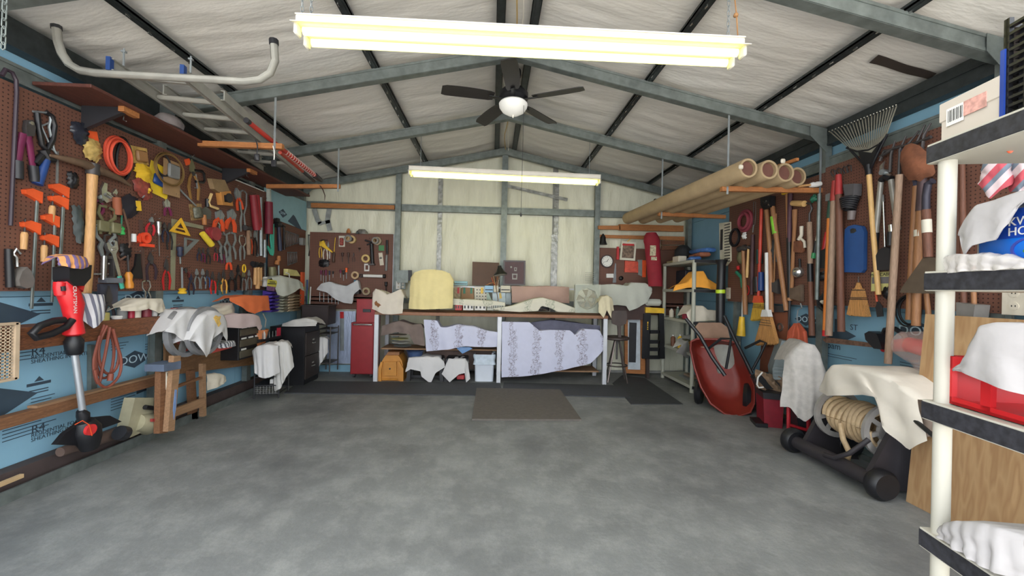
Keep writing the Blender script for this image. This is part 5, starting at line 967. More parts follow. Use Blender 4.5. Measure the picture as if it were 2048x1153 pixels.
T(L_, 'lump', 246, 488, 248, 520, 22, 'dark bristle brush head above the amber screwdriver', BLACK, name='wire_brush', cat='brush')
o = Ob('taping_knife', 'black flared taping knife right of the amber screwdriver', 'knife', L_, (272, 505)); o.solo(BLACK, MB().prism(o.q([(269, 508), (276, 508), (277, 530), (281, 558), (254, 557), (266, 532)]), .004, .02), False)
o = Ob('wood_strip', 'brown wooden-handled long strip hanging by the taping knife', 'strip', L_, (282, 470)); o.solo(mat((86, 62, 54), .6), MB().prism(o.q([(276, 440), (282, 440), (288, 560), (283, 560)]), .002, .015), False)
T(L_, 'plier', 301, 434, 296, 470, 18, 'red-handled pliers above the orange tape tool', STEEL, mat((190, 40, 50), .5))
o = Ob('tape_dispenser', 'bright orange tape dispenser below the red pliers', 'tape dispenser', L_, (283, 470)); DOR = mat((236, 76, 44), .45); o.part('ring', DOR, MB().ring(circ(*o.p(284, 476)[:2], .045, 16), circ(*o.p(284, 476)[:2], .022, 16), .003, .04)); o.part('arm', DOR, MB().prism(o.q([(266, 472), (272, 472), (272, 486), (266, 482)]), .003, .04)); o.part('foot', DOR, MB().prism(o.q([(278, 487), (297, 489), (297, 495), (278, 493)]), .003, .05))
T(L_, 'plier', 298, 505, 300, 560, 22, 'dark long-nose pliers right of the taping knife', IRON, mat((56, 40, 50), .5)); T(L_, 'driver', 311, 442, 313, 512, 8, 'chrome ratchet bar with a bent tip', CHROME, CHROME, name='ratchet_bar', cat='ratchet')
T(L_, 'plier', 330, 518, 330, 580, 16, 'red-gripped nippers just left of the framing square', IRON, RED); T(L_, 'locking', 288, 562, 292, 605, 16, 'bundle of wire hooks hanging above the ledge rag', CHROME, CHROME, name='wire_hook')
T(L_, 'plier', 326, 445, 328, 485, 14, 'grey pliers left of the framing square, upper', IRON, DKB); T(L_, 'plier', 336, 446, 336, 500, 12, 'slim dark pliers touching the framing square', IRON, DARK); T(L_, 'spring', 329, 398, 333, 432, 16, 'tangle of chrome spring clips under the cardboard pack', PURP, CHROME)
T(L_, 'plier', 381, 318, 386, 400, 22, 'orange-tipped lopper hanging right of the brass wire coil', OLV, mat((150, 110, 60), .5)); T(L_, 'card', 372, 318, 376, 330, 12, 'small orange tool tip right of the wire coil', ORNG); T(L_, 'cclamp', 394, 342, 398, 378, 22, 'black screw clamp with a grey rod', BLACK, GRY)
o = Ob('long_spring', 'long thin steel spring trailing from the wire coil to the small card', 'spring', L_, (355, 375)); o.solo(STEEL, MB().tube([o.p(x, y, .02) for x, y in ((352, 370), (364, 384), (378, 398), (392, 412))], .008, 6))
# framing square and friends
o = Ob('framing_square', 'large aluminium framing square, long leg down the pegboard', 'square', L_, (345, 440)); o.solo(mat((150, 148, 124), .4, .4, .1), MB().prism(o.q([(342, 438), (349, 439), (405, 452), (405, 459), (351, 448), (348, 580), (339, 580)]), .003, .008), False)
T(L_, 'square', 360, 436, 358, 468, 42, 'yellow triangular speed square over the framing square', mat((232, 178, 44), .45), w0=.014)
o = Ob('angle_square', 'grey aluminium triangular square', 'square', L_, (368, 476)); o.solo(mat((130, 136, 138), .4, .5), MB().ring(o.q([(367, 475), (397, 480), (366, 512)]), o.q([(371, 479), (385, 482), (371, 495)]), .005, .012), False)
T(L_, 'pole', 397, 467, 416, 490, 9, 'yellow utility knife slanting beside the red reel', mat((232, 200, 60), .45), name='utility_knife', cat='knife')
o = Ob('chalk_reel', 'dusty red round chalk-line reel', 'reel', L_, (422, 456)); o.part('disc', mat((150, 60, 62), .6, 0, .25), MB().prism(circ(*o.p(424, 468)[:2], .068, 20), .004, .05)); o.part('grip', mat((150, 50, 56), .6), MB().prism(o.q([(409, 456), (416, 454), (417, 480), (411, 474)]), .004, .04))
T(L_, 'driver', 353, 493, 354, 528, 9, 'dark pen-like tool right of the framing square', STEEL, DKB, hf=.6); T(L_, 'driver', 355, 535, 356, 588, 12, 'navy caulking tool with a yellow tip at the board edge', STEEL, YEL, down=True, hf=.22, name='sealant_gun', cat='sealant gun')
for i, (x, c, s) in enumerate(((396, DKB, 10), (404, PURP, 7), (414, DARK, 9), (429, PINKR, 8), (438, DKB, 9), (443, PURP, 7))): T(L_, 'plier', x, 496, x, 522+3*(i % 3), s, ['navy stubby cutters under the yellow knife', 'thin maroon cutters beside the navy stubby ones', 'black small cutters, middle of the upper small row', 'pink-gripped small cutters right of the middle', 'navy-gripped small cutters near the right', 'purple small cutters ending the upper small row'][i], IRON, c)
for i, (x, c1, c2, s, y0, y1, l) in enumerate(((368, IRON, mat((90, 40, 40), .5), 16, 536, 556, 'dark red stub nippers left end of the lower small row'), (379, DKB, DKB, 12, 548, 590, 'blue pliers first in the lower row'), (391, STEEL, STEEL, 12, 538, 578, 'bare steel tongs, left of a pair'), (403, STEEL, STEEL, 12, 538, 578, 'bare steel tongs, right of a pair'), (412, IRON, mat((50, 76, 120), .5), 10, 540, 576, 'blue-gripped pliers after the steel tongs'), (423, IRON, mat((200, 44, 44), .5), 12, 544, 588, 'bright red-gripped lineman pliers'), (436, IRON, mat((30, 80, 66), .5), 11, 545, 590, 'dark green-gripped pliers between the red and yellow-gripped pairs'), (445, IRON, mat((226, 170, 80), .5), 12, 540, 588, 'yellow-gripped pliers in the lower row'), (461, IRON, BLACK, 16, 540, 584, 'black pliers with a brass body'), (474, BLACK, BLACK, 12, 530, 578, 'black angled pliers, tallest of the lower row'), (485, OLV, STEEL, 11, 542, 582, 'steel locking pliers under a yellow ring'), (496, STEEL, STEEL, 9, 540, 578, 'slim steel locking pliers right of the yellow ring'))): T(L_, 'plier', x, y0, x+1, y1, s, l, c1, c2)
T(L_, 'coil', 486, 530, 486, 545, 6, 'small yellow ring tag', YEL, turns=1, name='yellow_ring')
T(L_, 'spring', 455, 512, 455, 540, 12, 'orange-tipped spring clamp between the two pliers rows', mat((220, 80, 44), .5), STEEL)
# package, clamps in the upper middle
o = Ob('tool_pack', 'tan folded package with a wooden block plane in it', 'package', L_, (413, 356)); o.part('bag', mat((140, 116, 84), .6, 0, .2, 10, .3), MB().prism(o.q([(413, 357), (440, 360), (450, 382), (430, 386), (419, 378)]), .003, .05)); o.part('body', mat((186, 128, 66), .5, 0, .2), MB().ring(o.q([(430, 384), (450, 382), (455, 412), (434, 410)]), o.q([(436, 390), (448, 390), (450, 405), (437, 404)]), .003, .06), False); o.part('disc', DARK, MB().prism(circ(*o.p(446, 396)[:2], .05, 16), .01, .07)); o.part('arm', mat((206, 176, 120), .6), MB().tube([o.p(x, y, .03) for x, y in ((423, 388), (417, 405), (420, 412), (436, 418))], .014, 6))
T(L_, 'trowel', 410, 398, 411, 438, 20, 'black-handled trowel with a grey blade under the package', mat((92, 92, 84), .6), BLACK)
T(L_, 'card', 389, 408, 394, 440, 26, 'card of mixed wooden pulls and metal clips', mat((150, 120, 80), .6, 0, .5, 40), mat((110, 110, 96), .5, 0, .5, 40)); T(L_, 'pole', 403, 430, 404, 450, 6, 'wooden knob stick below the card of clips', PINE, name='wood_peg', cat='peg')
for x0, y0, x1, y1, w, l in ((438, 420, 434, 460, 22, 'orange-padded clamp with long jaws under the package'), (462, 418, 458, 462, 22, 'steel bent clamp with orange pads right of it'), (470, 376, 478, 420, 14, 'orange-gripped hand clamp high on the board')): T(L_, 'spring', x0, y0, x1, y1, w, l, mat((222, 82, 42), .5), STEEL)
for x0, y0, x1, y1, w, l, jaw in ((485, 382, 482, 464, 13, 'tallest locking clamp with a long narrow throat', .55), (442, 468, 444, 520, 18, 'locking clamp with wide forked jaws, left of a row of three', .45), (459, 466, 463, 524, 18, 'square-throated locking clamp, middle of a row of three', .45), (483, 472, 481, 522, 14, 'hexagon-throated locking clamp, right of a row of three', .4), (438, 440, 441, 470, 12, 'chrome locking pliers above the forked clamp', .3)): T(L_, 'locking', x0, y0, x1, y1, w, l, STEEL if jaw > .4 else CHROME, STEEL, jaw=jaw)
for x0, y0, x1, y1, w, l, c in ((497, 390, 505, 460, 9, 'dark red boot-shaped rubber holster, left', mat((130, 30, 40), .6)), (504, 390, 509, 455, 8, 'crimson rubber holster beside the boot-shaped one', mat((150, 30, 40), .6)), (528, 404, 528, 468, 9, 'dark crimson holster at the right end of the board', mat((110, 24, 42), .6))): T(L_, 'pole', x0, y0, x1, y1, w, l, c, name='rubber_sleeve', cat='sleeve')
T(L_, 'hammer', 491, 452, 492, 510, 14, 'thin wooden-handled hammer left of the orange snips', IRON, OLDW); T(L_, 'snips', 498, 458, 498, 508, 9, 'slim snips with orange-red grips', STEEL, mat((200, 76, 44), .5)); T(L_, 'snips', 508, 458, 508, 512, 9, 'slim snips with black grips', STEEL, BLACK)
T(L_, 'pole', 517, 395, 518, 512, 4, 'tall thin steel rod near the right end of the board', STEEL, name='steel_rod', cat='rod'); T(L_, 'pole', 525, 480, 525, 515, 4, 'short steel rod with a bright tip', STEEL, name='steel_rod', cat='rod'); T(L_, 'wrench', 512, 455, 513, 514, 5, 'steel combination wrench by the thin rod', STEEL)
for i, (x, y0, y1, w) in enumerate(((506, 524, 570, 4), (511, 525, 578, 5), (516, 526, 572, 4))): T(L_, 'hammer', x, y0, x-1, y1, w*3, ['wooden hammer handle, left of three together', 'longest wooden hammer handle, middle of three together', 'wooden hammer handle, right of three together'][i], BLACK, ASH)
T(L_, 'driver', 522, 526, 523, 574, 8, 'dark file with a white handle', BLADE, WHITE, down=True, hf=.42, name='file', cat='file')
# boards in the corner: foam offcut, second pegboard
FO = LW.off(-.03)
o = Ob('foam_offcut', 'pale blue foam offcut with printed diamond above the corner pegboard', 'foam board', LW.off(.0), (536, 375)); q = o.q([(533, 373), (612, 404), (612, 462), (533, 433)]); o.part('board', mat((140, 176, 184), .7, 0, .05), MB().prism(q, -.03, .008), False)
a = o.p(566, 427, .01); dm = o.part('printed_diamond', PRN, MB().prism([(a[0]-.11, a[1]), (a[0], a[1]-.06), (a[0]+.11, a[1]), (a[0], a[1]+.06)], .009, .010), False); t_ = text('DOW', .05, PRL, dm, (a[0], a[1], .0108)); a = o.p(590, 442, .01); o.part('printed_arrow', PRN, MB().prism([(a[0]-.2, a[1]-.04), (a[0]-.05, a[1]+.08), (a[0]+.0, a[1]+.06), (a[0]+.22, a[1]-.10), (a[0]+.05, a[1]-.09)], .009, .010), False)
o = Ob('foam_offcut', 'narrow edge-on strip of white foam beside the blue offcut', 'foam board', LW, (531, 373)); o.solo(mat((176, 184, 176), .7), MB().prism(o.q([(531, 374), (534, 374), (535, 436), (531, 434)]), .01, .05), False)
o = Ob('saw_guard', 'turquoise plastic saw guard shaped like a J', 'saw guard', L_, (541, 452)); o.solo(mat((70, 176, 152), .5), MB().prism(o.q([(538, 448), (543, 448), (543, 505), (541, 512), (537, 510), (529, 493), (532, 492), (536, 500), (538, 495), (536, 475)]), .02, .035), False)
T(L_, 'hammer', 552, 445, 556, 502, 12, 'dark handled tool with a blue tip in the corner', BLACK, DKB); T(L_, 'lump', 551, 437, 552, 450, 13, 'round black strap bundle over the corner pegboard', BLACK, name='strap_bundle', cat='strap'); T(L_, 'hammer', 563, 450, 564, 500, 6, 'black handled hammer beside it', BLACK, BLACK)
for i in range(11):
    x = 567+i*2.9; T(L_, 'wrench', x, 460+i*1.0, x+.3, 496-i*.9, 1.5, ORD[i]+' combination wrench from the left in the upper row of the corner board', mat((104, 106, 106), .4, .5), group='combination wrenches in the upper row of the corner board')
for i in range(8):
    x = 574+i*2.6; T(L_, 'wrench', x, 504, x+.3, 532-i, 1.4, ORD[i]+' short wrench from the left in the lower row of the corner board', mat((104, 106, 106), .4, .5), group='short wrenches in the lower row of the corner board')
T(L_, 'box', 600, 476, 600, 491, 6, 'grey metal box hanging in the corner', GRY); T(L_, 'bow', 617, 470, 619, 512, 8, 'dark coping saw frame in the back left corner', BLACK, BLACK)
for x0, y0, x1, y1, w, l, c in ((553, 512, 553, 522, 4, 'small peach-handled tool in the corner', PINE), (549, 522, 548, 530, 5, 'small peach knob under it', PINE), (535, 534, 536, 552, 8, 'yellowish clip hanging by the towels', OLV), (555, 528, 555, 556, 2, 'thin steel rule in the corner', STEEL)): T(L_, 'pole', x0, y0, x1, y1, w, l, c, name='small_tool', cat='tool')
T(L_, 'coil', 545, 535, 545, 556, 8, 'small ring of keys on a chain in the corner', CHROME, turns=3, name='key_ring', rt=.006)
# peg hooks
hooks(L_, [(x, y) for x, y in ((430, 382), (447, 370), (470, 372), (484, 380), (497, 386), (505, 388), (512, 392), (520, 394), (527, 398), (380, 312), (344, 390), (349, 392), (311, 438), (301, 430), (271, 504), (297, 503), (303, 503), (326, 515), (333, 515), (408, 458), (417, 448), (425, 445), (372, 535), (382, 545), (350, 490))], 'small chrome peg hook on the left pegboard', 'peg hooks on the left pegboard')
# ================================================================ left wall: ledge, rails and everything standing below the pegboard
o = Ob('wall_ledge', 'long stained wooden ledge with a deep apron under the left pegboard', 'ledge', LW.off(.15), (0, 0) if 0 else (30, 655)); 
q = o.q([(-60, 664), (340, 632), (340, 662), (-60, 716)]); 
za = (q[0][1]+q[1][1])/2; zb = (q[2][1]+q[3][1])/2
o.part('apron', BRN, MB().box((q[0][0], zb, -.022), (q[1][0], za, 0), .002), False); o.part('top_board', BRN, MB().box((q[0][0], za-.02, -.20), (q[1][0], za, -.023)), False)
LZ = o.M.translation.z+za
b = Ob('wall_rail', 'bare pine rail lying low across the left wall studs', 'rail', LW.off(.05), (0, 832)); q = b.q([(-80, 850), (332, 752), (332, 768), (-80, 875)]); ya = (q[0][1]+q[1][1])/2; yb = (q[2][1]+q[3][1])/2
b.part('rail', BRN2, MB().box((q[0][0], yb, -.03), (q[1][0], ya, .03), .002), False); b.part('offcut', OLDP, MB().box((q[1][0]-1.0, ya, -.04), (q[1][0]-.05, ya+.015, .02)), False)
for x, y0, y1, l in ((180, 690, 800, 'left of the brown extension cord'), (545-60, 590, 640, 'right of the striped rag')): 
    s = Ob('trim_stud', 'grey galvanised strip on the left wall '+l, 'stud', FLW.off(.004), (x, y0)); s.solo(GALV, MB().prism(s.q([(x-6, y0), (x+6, y0), (x+6, y1), (x-6, y1)]), -.0, .03), False); struct(s.e)
# perforated beige panel
o = Ob('perforated_panel', 'beige perforated metal panel at the far left edge below the ledge', 'panel', LW.off(.17), (0, 655)); q = o.q([(-40, 655), (32, 655), (30, 755), (-40, 772)]); mb = MB()
x0, x1 = q[0][0], q[1][0]; y0, y1 = q[2][1], q[0][1]; n = 16; m_2 = 11
for i in range(n+1): mb.box((x0, lerp(y0, y1, i/n)-.004, 0), (x1, lerp(y0, y1, i/n)+.004, .004))
for j in range(int((x1-x0)/.022)+1): mb.box((x0+j*.022-.003, y0, 0), (x0+j*.022+.003, y1, .004))
o.part('mesh', mat((186, 164, 138), .6), mb, False); o.part('rim', mat((186, 164, 138), .6), MB().box((x1-.012, y0-.01, -.01), (x1+.008, y1+.01, .014)).box((x0, y1, -.01), (x1, y1+.014, .014)).box((x0, y0-.014, -.01), (x1, y0, .014)), False)
# trimmer
f = LW.off(.20); o = Ob('string_trimmer', 'red and black string trimmer standing against the left wall, rag on its battery', 'trimmer', f, (172, 880)); RD = mat((204, 34, 40), .35, 0, .06)
P = lambda pts, w=0: [o.p(x, y, w) for x, y in pts]
o.part('battery', BLACK, MB().prism(o.q([(122, 535), (168, 530), (166, 556), (152, 572), (132, 572), (122, 560)]), -.05, .05)); o.part('body', RD, MB().tube(P([(128, 562), (136, 585), (146, 610), (147, 640), (148, 668), (148, 672)]), [.03, .055, .055, .042, .052, .035], 14)); o.part('top_grip', RD, MB().tube(P([(120, 565), (119, 575), (122, 590)]), .03, 10)); o.part('guard', RD, MB().tube(P([(168, 532), (168, 548), (163, 568), (155, 580)]), [.016, .016, .018, .03], 8)); o.part('vent', DARK, MB().tube(P([(126, 573), (127, 582)], .03), .012, 8))
o.part('handle', BLACK, MB().tube(P([(145, 640), (132, 655), (105, 668), (72, 676), (64, 668), (80, 652), (108, 642), (128, 640)], .02), .02, 10, closed=False)); o.part('collar', BLACK, MB().tube(P([(147, 672), (148, 682), (149, 706), (149, 710)]), [.03, .048, .042, .03], 14)); 
o.part('shaft', mat((196, 200, 206), .3, .7, .05), MB().tube(P([(149, 708), (166, 828)]), .018, 12)); o.part('lower_collar', BLACK, MB().tube(P([(160, 822), (166, 830), (168, 845)]), [.02, .034, .03], 12))
o.part('head', BLACK, MB().tube(P([(168, 843), (172, 858), (176, 878), (180, 892)]), [.05, .075, .07, .05], 14)); o.part('deflector', BLACK, MB().prism(o.q([(112, 890), (130, 868), (155, 850), (185, 836), (220, 832), (244, 844), (205, 858), (190, 880), (160, 892)]), -.03, .0)); o.part('badge', mat((206, 50, 50), .4), MB().prism(circ(*o.p(158, 860, 0)[:2], .035, 14), .06, .08)); o.part('spool', BLACK, MB().tube(P([(178, 885), (180, 898)]), [.06, .045], 14)); o.part('line', ORNG, MB().tube(P([(150, 850), (165, 842), (178, 850), (184, 872)], .08), .003, 5))
a = o.p(150, 600, .062); t_ = text('CRAFTSMAN', .030, WHITE, o.e, a, rad(-87), name='lettering')
drape('striped_rag', 'orange and purple striped rag lying on the battery of the trimmer', 'rag', LW.off(.25), [(112, 515), (130, 510), (150, 513), (170, 518)], [(112, 530), (128, 536), (148, 538), (172, 532)], mat((206, 146, 92), .9, kind='stripe', col2=(110, 90, 130)), depth=.08, amp=.008, folds=4)
drape('striped_cloth', 'grey and white ticking-striped cloth hanging over the ledge beside the trimmer', 'cloth', LW.off(.165), [(163, 588), (178, 590), (205, 590)], [(160, 640), (172, 657), (184, 650), (200, 634), (208, 628)], mat((206, 204, 208), .9, kind='stripe', col2=(112, 112, 128)), depth=.10, amp=.006, folds=3)
drape('white_cloth', 'cream crumpled cloth lying over jars on the ledge', 'cloth', LW.off(.12), [(236, 615), (262, 605), (282, 598), (315, 598), (326, 612)], [(236, 622), (265, 622), (285, 617), (305, 627), (327, 620)], CREAM, depth=.1, amp=.01, folds=5)
for x, m, l, r in ((244, GRY, 'open glass jar with a metal lid on the ledge', .03), (262, PINKR, 'small pink labelled tub on the ledge', .022), (272, CREAM, 'pale plastic tub on the ledge', .03), (292, mat((120, 40, 50), .5), 'dark red can under the cream cloth', .035), (308, WHITE, 'small white pot at the end of the cloth', .022)):
    h = LW.off(.10).hit(x, 640); o = Ob('jar', l, 'jar', FL, (h.x, h.y, LZ)); o.part('body', m, MB().lathe([(r, 0), (r, .07), (r*.8, .075)], None, 16)); o.part('lid', mat((170, 170, 168), .3, .6), MB().lathe([(r*.9, .072), (r*.9, .09), (.002, .091)], None, 16))
o = Ob('yellow_can', 'squat yellow can behind the striped cloth', 'can', FL, (LW.off(.09).hit(200, 635).x, LW.off(.09).hit(200, 635).y, LZ)); o.solo(mat((180, 168, 100), .5), MB().lathe([(.05, 0), (.05, .05), (.045, .055)], None, 18))
o = Ob('petri_dish', 'small round dish on the ledge left of the jars', 'dish', FL, (LW.off(.09).hit(234, 638).x, LW.off(.09).hit(234, 638).y, LZ)); o.solo(WHITE, MB().lathe([(.03, 0), (.035, .02), (.03, .025)], None, 18))
# brown extension cord
o = Ob('coiled_cable', 'brown extension cord looped from the ledge down the blue foam', 'cord', LW.off(.18), (215, 665)); CORD = mat((128, 66, 50), .6); mb = MB()
for k, pts in enumerate((((208, 650), (200, 680), (192, 710), (193, 735), (205, 757), (222, 745), (228, 700), (222, 665)), ((214, 652), (198, 690), (200, 730), (215, 748), (232, 738), (238, 705), (228, 665)), ((220, 655), (212, 700), (205, 735), (198, 768), (190, 752), (188, 718), (200, 672)), ((226, 658), (234, 690), (242, 720), (238, 752), (215, 775), (196, 765), (190, 740)))):
    P = [V(o.p(x, y, .012*k)) for x, y in pts]; Q = []
    for i in range(len(P)-1):
        for t in (0, .33, .66): 
            p0, p1, p2, p3 = P[max(i-1, 0)], P[i], P[i+1], P[min(i+2, len(P)-1)]
            Q.append(.5*((2*p1)+(p2-p0)*t+(2*p0-5*p1+4*p2-p3)*t*t+(3*p1-p0-3*p2+p3)*t**3))
    mb.tube(Q+[P[-1]], .009, 7)
o.part('cord', CORD, mb); o.part('plug', CORD, MB().tube([o.p(222, 748, .04), o.p(220, 762, .04)], [.016, .018], 8))
# floor row
o = Ob('sander', 'beige old bench tool with a round motor and black handle, lying at the wall foot', 'tool', LW.off(.15), (272, 868)); BG = mat((158, 152, 126), .5, 0, .15)
o.part('housing', BG, MB().prism(o.q([(262, 796), (300, 796), (298, 830), (288, 860), (252, 876), (245, 866)]), -.05, .03)); o.part('motor', BG, MB().tube([o.p(274, 846, .02), o.p(298, 848, .02), o.p(312, 848, .02)], [.06, .085, .05], 16)); o.part('handle', BLACK, MB().tube([o.p(290, 815, .05), o.p(312, 818, .05), o.p(315, 845, .05)], .018, 8)); o.part('label', mat((150, 50, 50), .5), MB().prism(o.q([(276, 838), (294, 838), (294, 844), (276, 844)]), .09, .108), False); o.part('dust_port', DARK, MB().tube([o.p(250, 868, .04), o.p(238, 866, .04)], [.05, .05], 14))
tag(MB().tube([LW.off(.08).hit(238, 866), LW.off(.08).hit(180, 885), LW.off(.08).hit(120, 905)], [.045, .04, .03], 12).build('old_pipe', mat((92, 74, 66), .7), None, True), 'short dark brown hose lying behind the trimmer head', 'hose')
tag(MB().tube([LW.off(.07).hit(-5, 972), LW.off(.07).hit(44, 952)], .016, 4).build('wood_strip', mat((190, 160, 120), .7), None, False), 'pale wooden slat lying on the sill at the far left', 'slat')
# plywood shelf band and wooden sawhorse
o = Ob('plywood_band', 'brown plywood panel fixed to the lower left wall behind the step frame', 'plywood', LW.off(.02), (330, 690)); PLY = mat((136, 102, 68), .7, 0, .25, 5, kind='wood', col2=(104, 72, 48), stretch=(1, 9, 9)); q = o.q([(331, 680), (524, 660), (524, 728), (331, 752)]); o.solo(PLY, MB().prism(q, -.02, .0), False)
o = Ob('sawhorse', 'old unpainted wooden step frame with blue paint smears and a paper label', 'step ladder', LW.off(.30), (350, 865)); 
def bar(pxs, w0, w1, n='upright', m=BRN2): return o.part(n, m, MB().prism([o.p(x, y, w1)[:2] for x, y in pxs], w0, w1), False)
bar([(322, 738), (338, 736), (336, 866), (319, 868)], -.05, -.005); bar([(348, 712), (362, 712), (349, 862), (336, 864)], .0, .04, m=OLDP); bar([(380, 742), (390, 740), (396, 838), (384, 840)], -.28, -.24); bar([(406, 728), (412, 728), (413, 832), (407, 834)], -.16, -.12, m=OLDP)
bar([(340, 822), (410, 796), (410, 812), (340, 838)], -.12, -.09, 'rail', OLDP); bar([(355, 772), (405, 754), (405, 758), (355, 777)], -.15, -.12, 'rail'); bar([(328, 730), (362, 722), (362, 738), (328, 744)], -.1, .045, 'top_step', mat((92, 104, 124), .6)); bar([(333, 744), (346, 742), (345, 777), (333, 780)], -.004, .002, 'paper_label', PAP)
bar([(346, 820), (350, 780), (354, 780), (352, 818), (348, 840)], .041, .043, 'paint_smear', mat((120, 146, 190), .6))
for k in range(3): bar([(335, 747+k*11), (344, 746+k*11), (344, 752+k*11), (335, 753+k*11)], .002, .004, 'label_print', DARK)
# wheels covered by cloths
def wheel(cx_, cy_, lab, yw, X, Y, rr, red=True, off=.24):
    fr = LW.off(off); o = Ob('spoked_wheel', lab, 'wheel', fr, (cx_, cy_)); o.part('tyre', mat((140, 140, 142), .5, .2), MB().ring(circ(0, 0, rr, 36), circ(0, 0, rr*.84, 36), -.025, .02)); o.part('disc', mat((124, 62, 50), .6), MB().prism(circ(0, 0, rr*.55, 24), -.02, -.01)); 
    for k in range(5): o.part('spoke', GRY, MB(Matrix.Rotation(k*2*pi/5+.4, 4, 'Z')).box((-.03, .02, -.012), (.03, rr*.87, .008)), False)
    o.part('hub', STEEL, MB().prism(circ(0, 0, .04, 16), -.02, .03)); return o
wheel(372, 664, 'left grey spoked machine wheel, its top hidden by a white cloth', 20, -2.60, 3.55, .215); wheel(410, 662, 'right grey spoked machine wheel beside the red tray, white cloth over it', 20, -2.36, 3.50, .215, True, .32)
drape('white_cloth', 'white cloth over the left spoked wheel', 'cloth', LW.off(.27), [(330, 660), (345, 640), (362, 622), (385, 619), (400, 626), (412, 650)], [(328, 663), (340, 668), (352, 682), (362, 685), (385, 682), (410, 690)], WCL, depth=.14, amp=.012, folds=4)
wc = drape('white_cloth', 'white cloth with a gold bear print over the right spoked wheel', 'cloth', LW.off(.36), [(376, 680), (388, 650), (400, 632), (420, 622), (437, 630), (446, 645), (452, 672)], [(375, 682), (386, 684), (392, 702), (400, 716), (408, 706), (413, 680), (430, 664), (438, 665), (450, 684)], WCL, depth=.16, amp=.010, folds=4)
a = V(wc[0].p(422, 642)); mb = MB(); mb.prism([(-.045, .03), (-.02, .05), (.02, .035), (.045, .04), (.03, .0), (.05, -.03), (.02, -.055), (0, -.03), (-.02, -.01)], .05, .056); x_ = MB(); x_.v = [(p[0]+a.x, p[1]+a.y, p[2]) for p in mb.v]; x_.f = mb.f; pp = x_.build('gold_print', mat((214, 176, 96), .9, 0, .25, 40), wc[1])
o = Ob('red_tray', 'flat red box with a grey and white striped rag, right of the spoked wheels', 'box', LW.off(.30), (428, 703)); o.solo(mat((176, 62, 54), .5), MB().prism(o.q([(422, 700), (464, 690), (464, 696), (424, 707)]), -.25, .0), False)
drape('striped_rag', 'grey and white striped rag on the flat red box', 'rag', LW.off(.28), [(432, 690), (450, 684), (462, 682), (469, 688)], [(430, 698), (450, 695), (468, 692)], mat((196, 196, 200), .9, kind='stripe', col2=(84, 88, 96)), depth=.15, amp=.006, folds=3)
drape('white_cloth', 'white cloth hanging low on the wall right of the step frame', 'cloth', LW.off(.10), [(412, 750), (432, 748), (449, 755)], [(412, 782), (425, 775), (448, 762)], CREAM, depth=.06, amp=.008, folds=3)
# drawer cabinet
fr = LW.off(.20); o = Ob('drawer_cabinet', 'black small-parts drawer cabinet with white label strips, under a pink cloth', 'drawer cabinet', fr, (476, 722)); a = o.p(476, 722); b = o.p(521, 705); t = o.p(476, 652); 
o.part('case', BLACK, MB().box((a[0], a[1], -.19), (b[0], t[1], 0), .004), False); H_ = t[1]-a[1]
for k in range(3):
    y = a[1]+.02+k*(H_-.02)/3; o.part('drawer', mat((78, 72, 58), .4), MB().box((a[0]+.015, y, 0), (b[0]-.015, y+H_*.2, .012), .002), False)
    for j in range(3 if k else 1):
        x = lerp(a[0], b[0], .12+.3*j); o.part('label_strip', WHITE, MB().box((x, y+H_*.215, 0), (x+.08, y+H_*.26, .006)), False)
drape('pink_cloth', 'pale pink cloth draped over the black drawer cabinet', 'cloth', LW.off(.22), [(444, 632), (470, 629), (500, 629), (512, 633), (520, 648)], [(444, 655), (474, 657), (505, 653), (512, 662), (522, 652)], mat((198, 178, 178), .9, 0, .06), depth=.2, amp=.008, folds=3)
drape('white_cloth', 'crumpled dirty-white cloth beside the orange one above the drawers', 'cloth', LW.off(.12), [(410, 626), (440, 616), (456, 606), (466, 616)], [(412, 632), (440, 630), (466, 628)], CREAM, depth=.1, amp=.012, folds=3)
drape('orange_cloth', 'rust-orange cloth draped above the pink one on the left wall', 'cloth', LW.off(.20), [(457, 596), (485, 592), (510, 592), (535, 592)], [(458, 602), (485, 622), (500, 628), (515, 622), (537, 621)], ORC, depth=.16, amp=.008, folds=4)
o = Ob('red_cup', 'small red cup on a dark tin just right of the ledge', 'cup', LW.off(.1), (350, 630)); o.part('cup', RED, MB(Matrix.Rotation(rad(-90), 4, 'X')).lathe([(.03, 0), (.04, .04), (.03, .06)], None, 14)); o.part('tin', DARK, MB().box((-.06, -.06, -.05), (.06, 0, .05), .008))
o = Ob('tan_cap', 'tan leather cap hanging at the right end of the drawer cabinet', 'cap', LW.off(.18), (520, 656)); rows = [[(-.11+.22*j/9+.01*nz(i, j), -.02-.022*i-.02*abs(j-4.5)/4.5*i*.3, .09*sin(pi*j/9)*(1-.08*i)) for j in range(10)] for i in range(8)]; o.solo(mat((190, 116, 70), .7), MB().grid(rows, .004), 60)
o = Ob('parts_tray', 'black wire tray with a red tag at the end of the drawer cabinet', 'tray', LW.off(.2), (512, 680)); o.part('tray', BLACK, MB().box((0, -.03, -.15), (.45, .0, .05))); 
for k in range(6): o.part('wire', GRY, MB().box((.05+.07*k, 0, .04), (.055+.07*k, .07, .046)), False)
o.part('tag', WHITE, MB().box((.06, 0, .05), (.09, .09, .056)), False); o.part('red_tag', PINKR, MB().box((.34, 0, .05), (.42, .10, .056)), False)
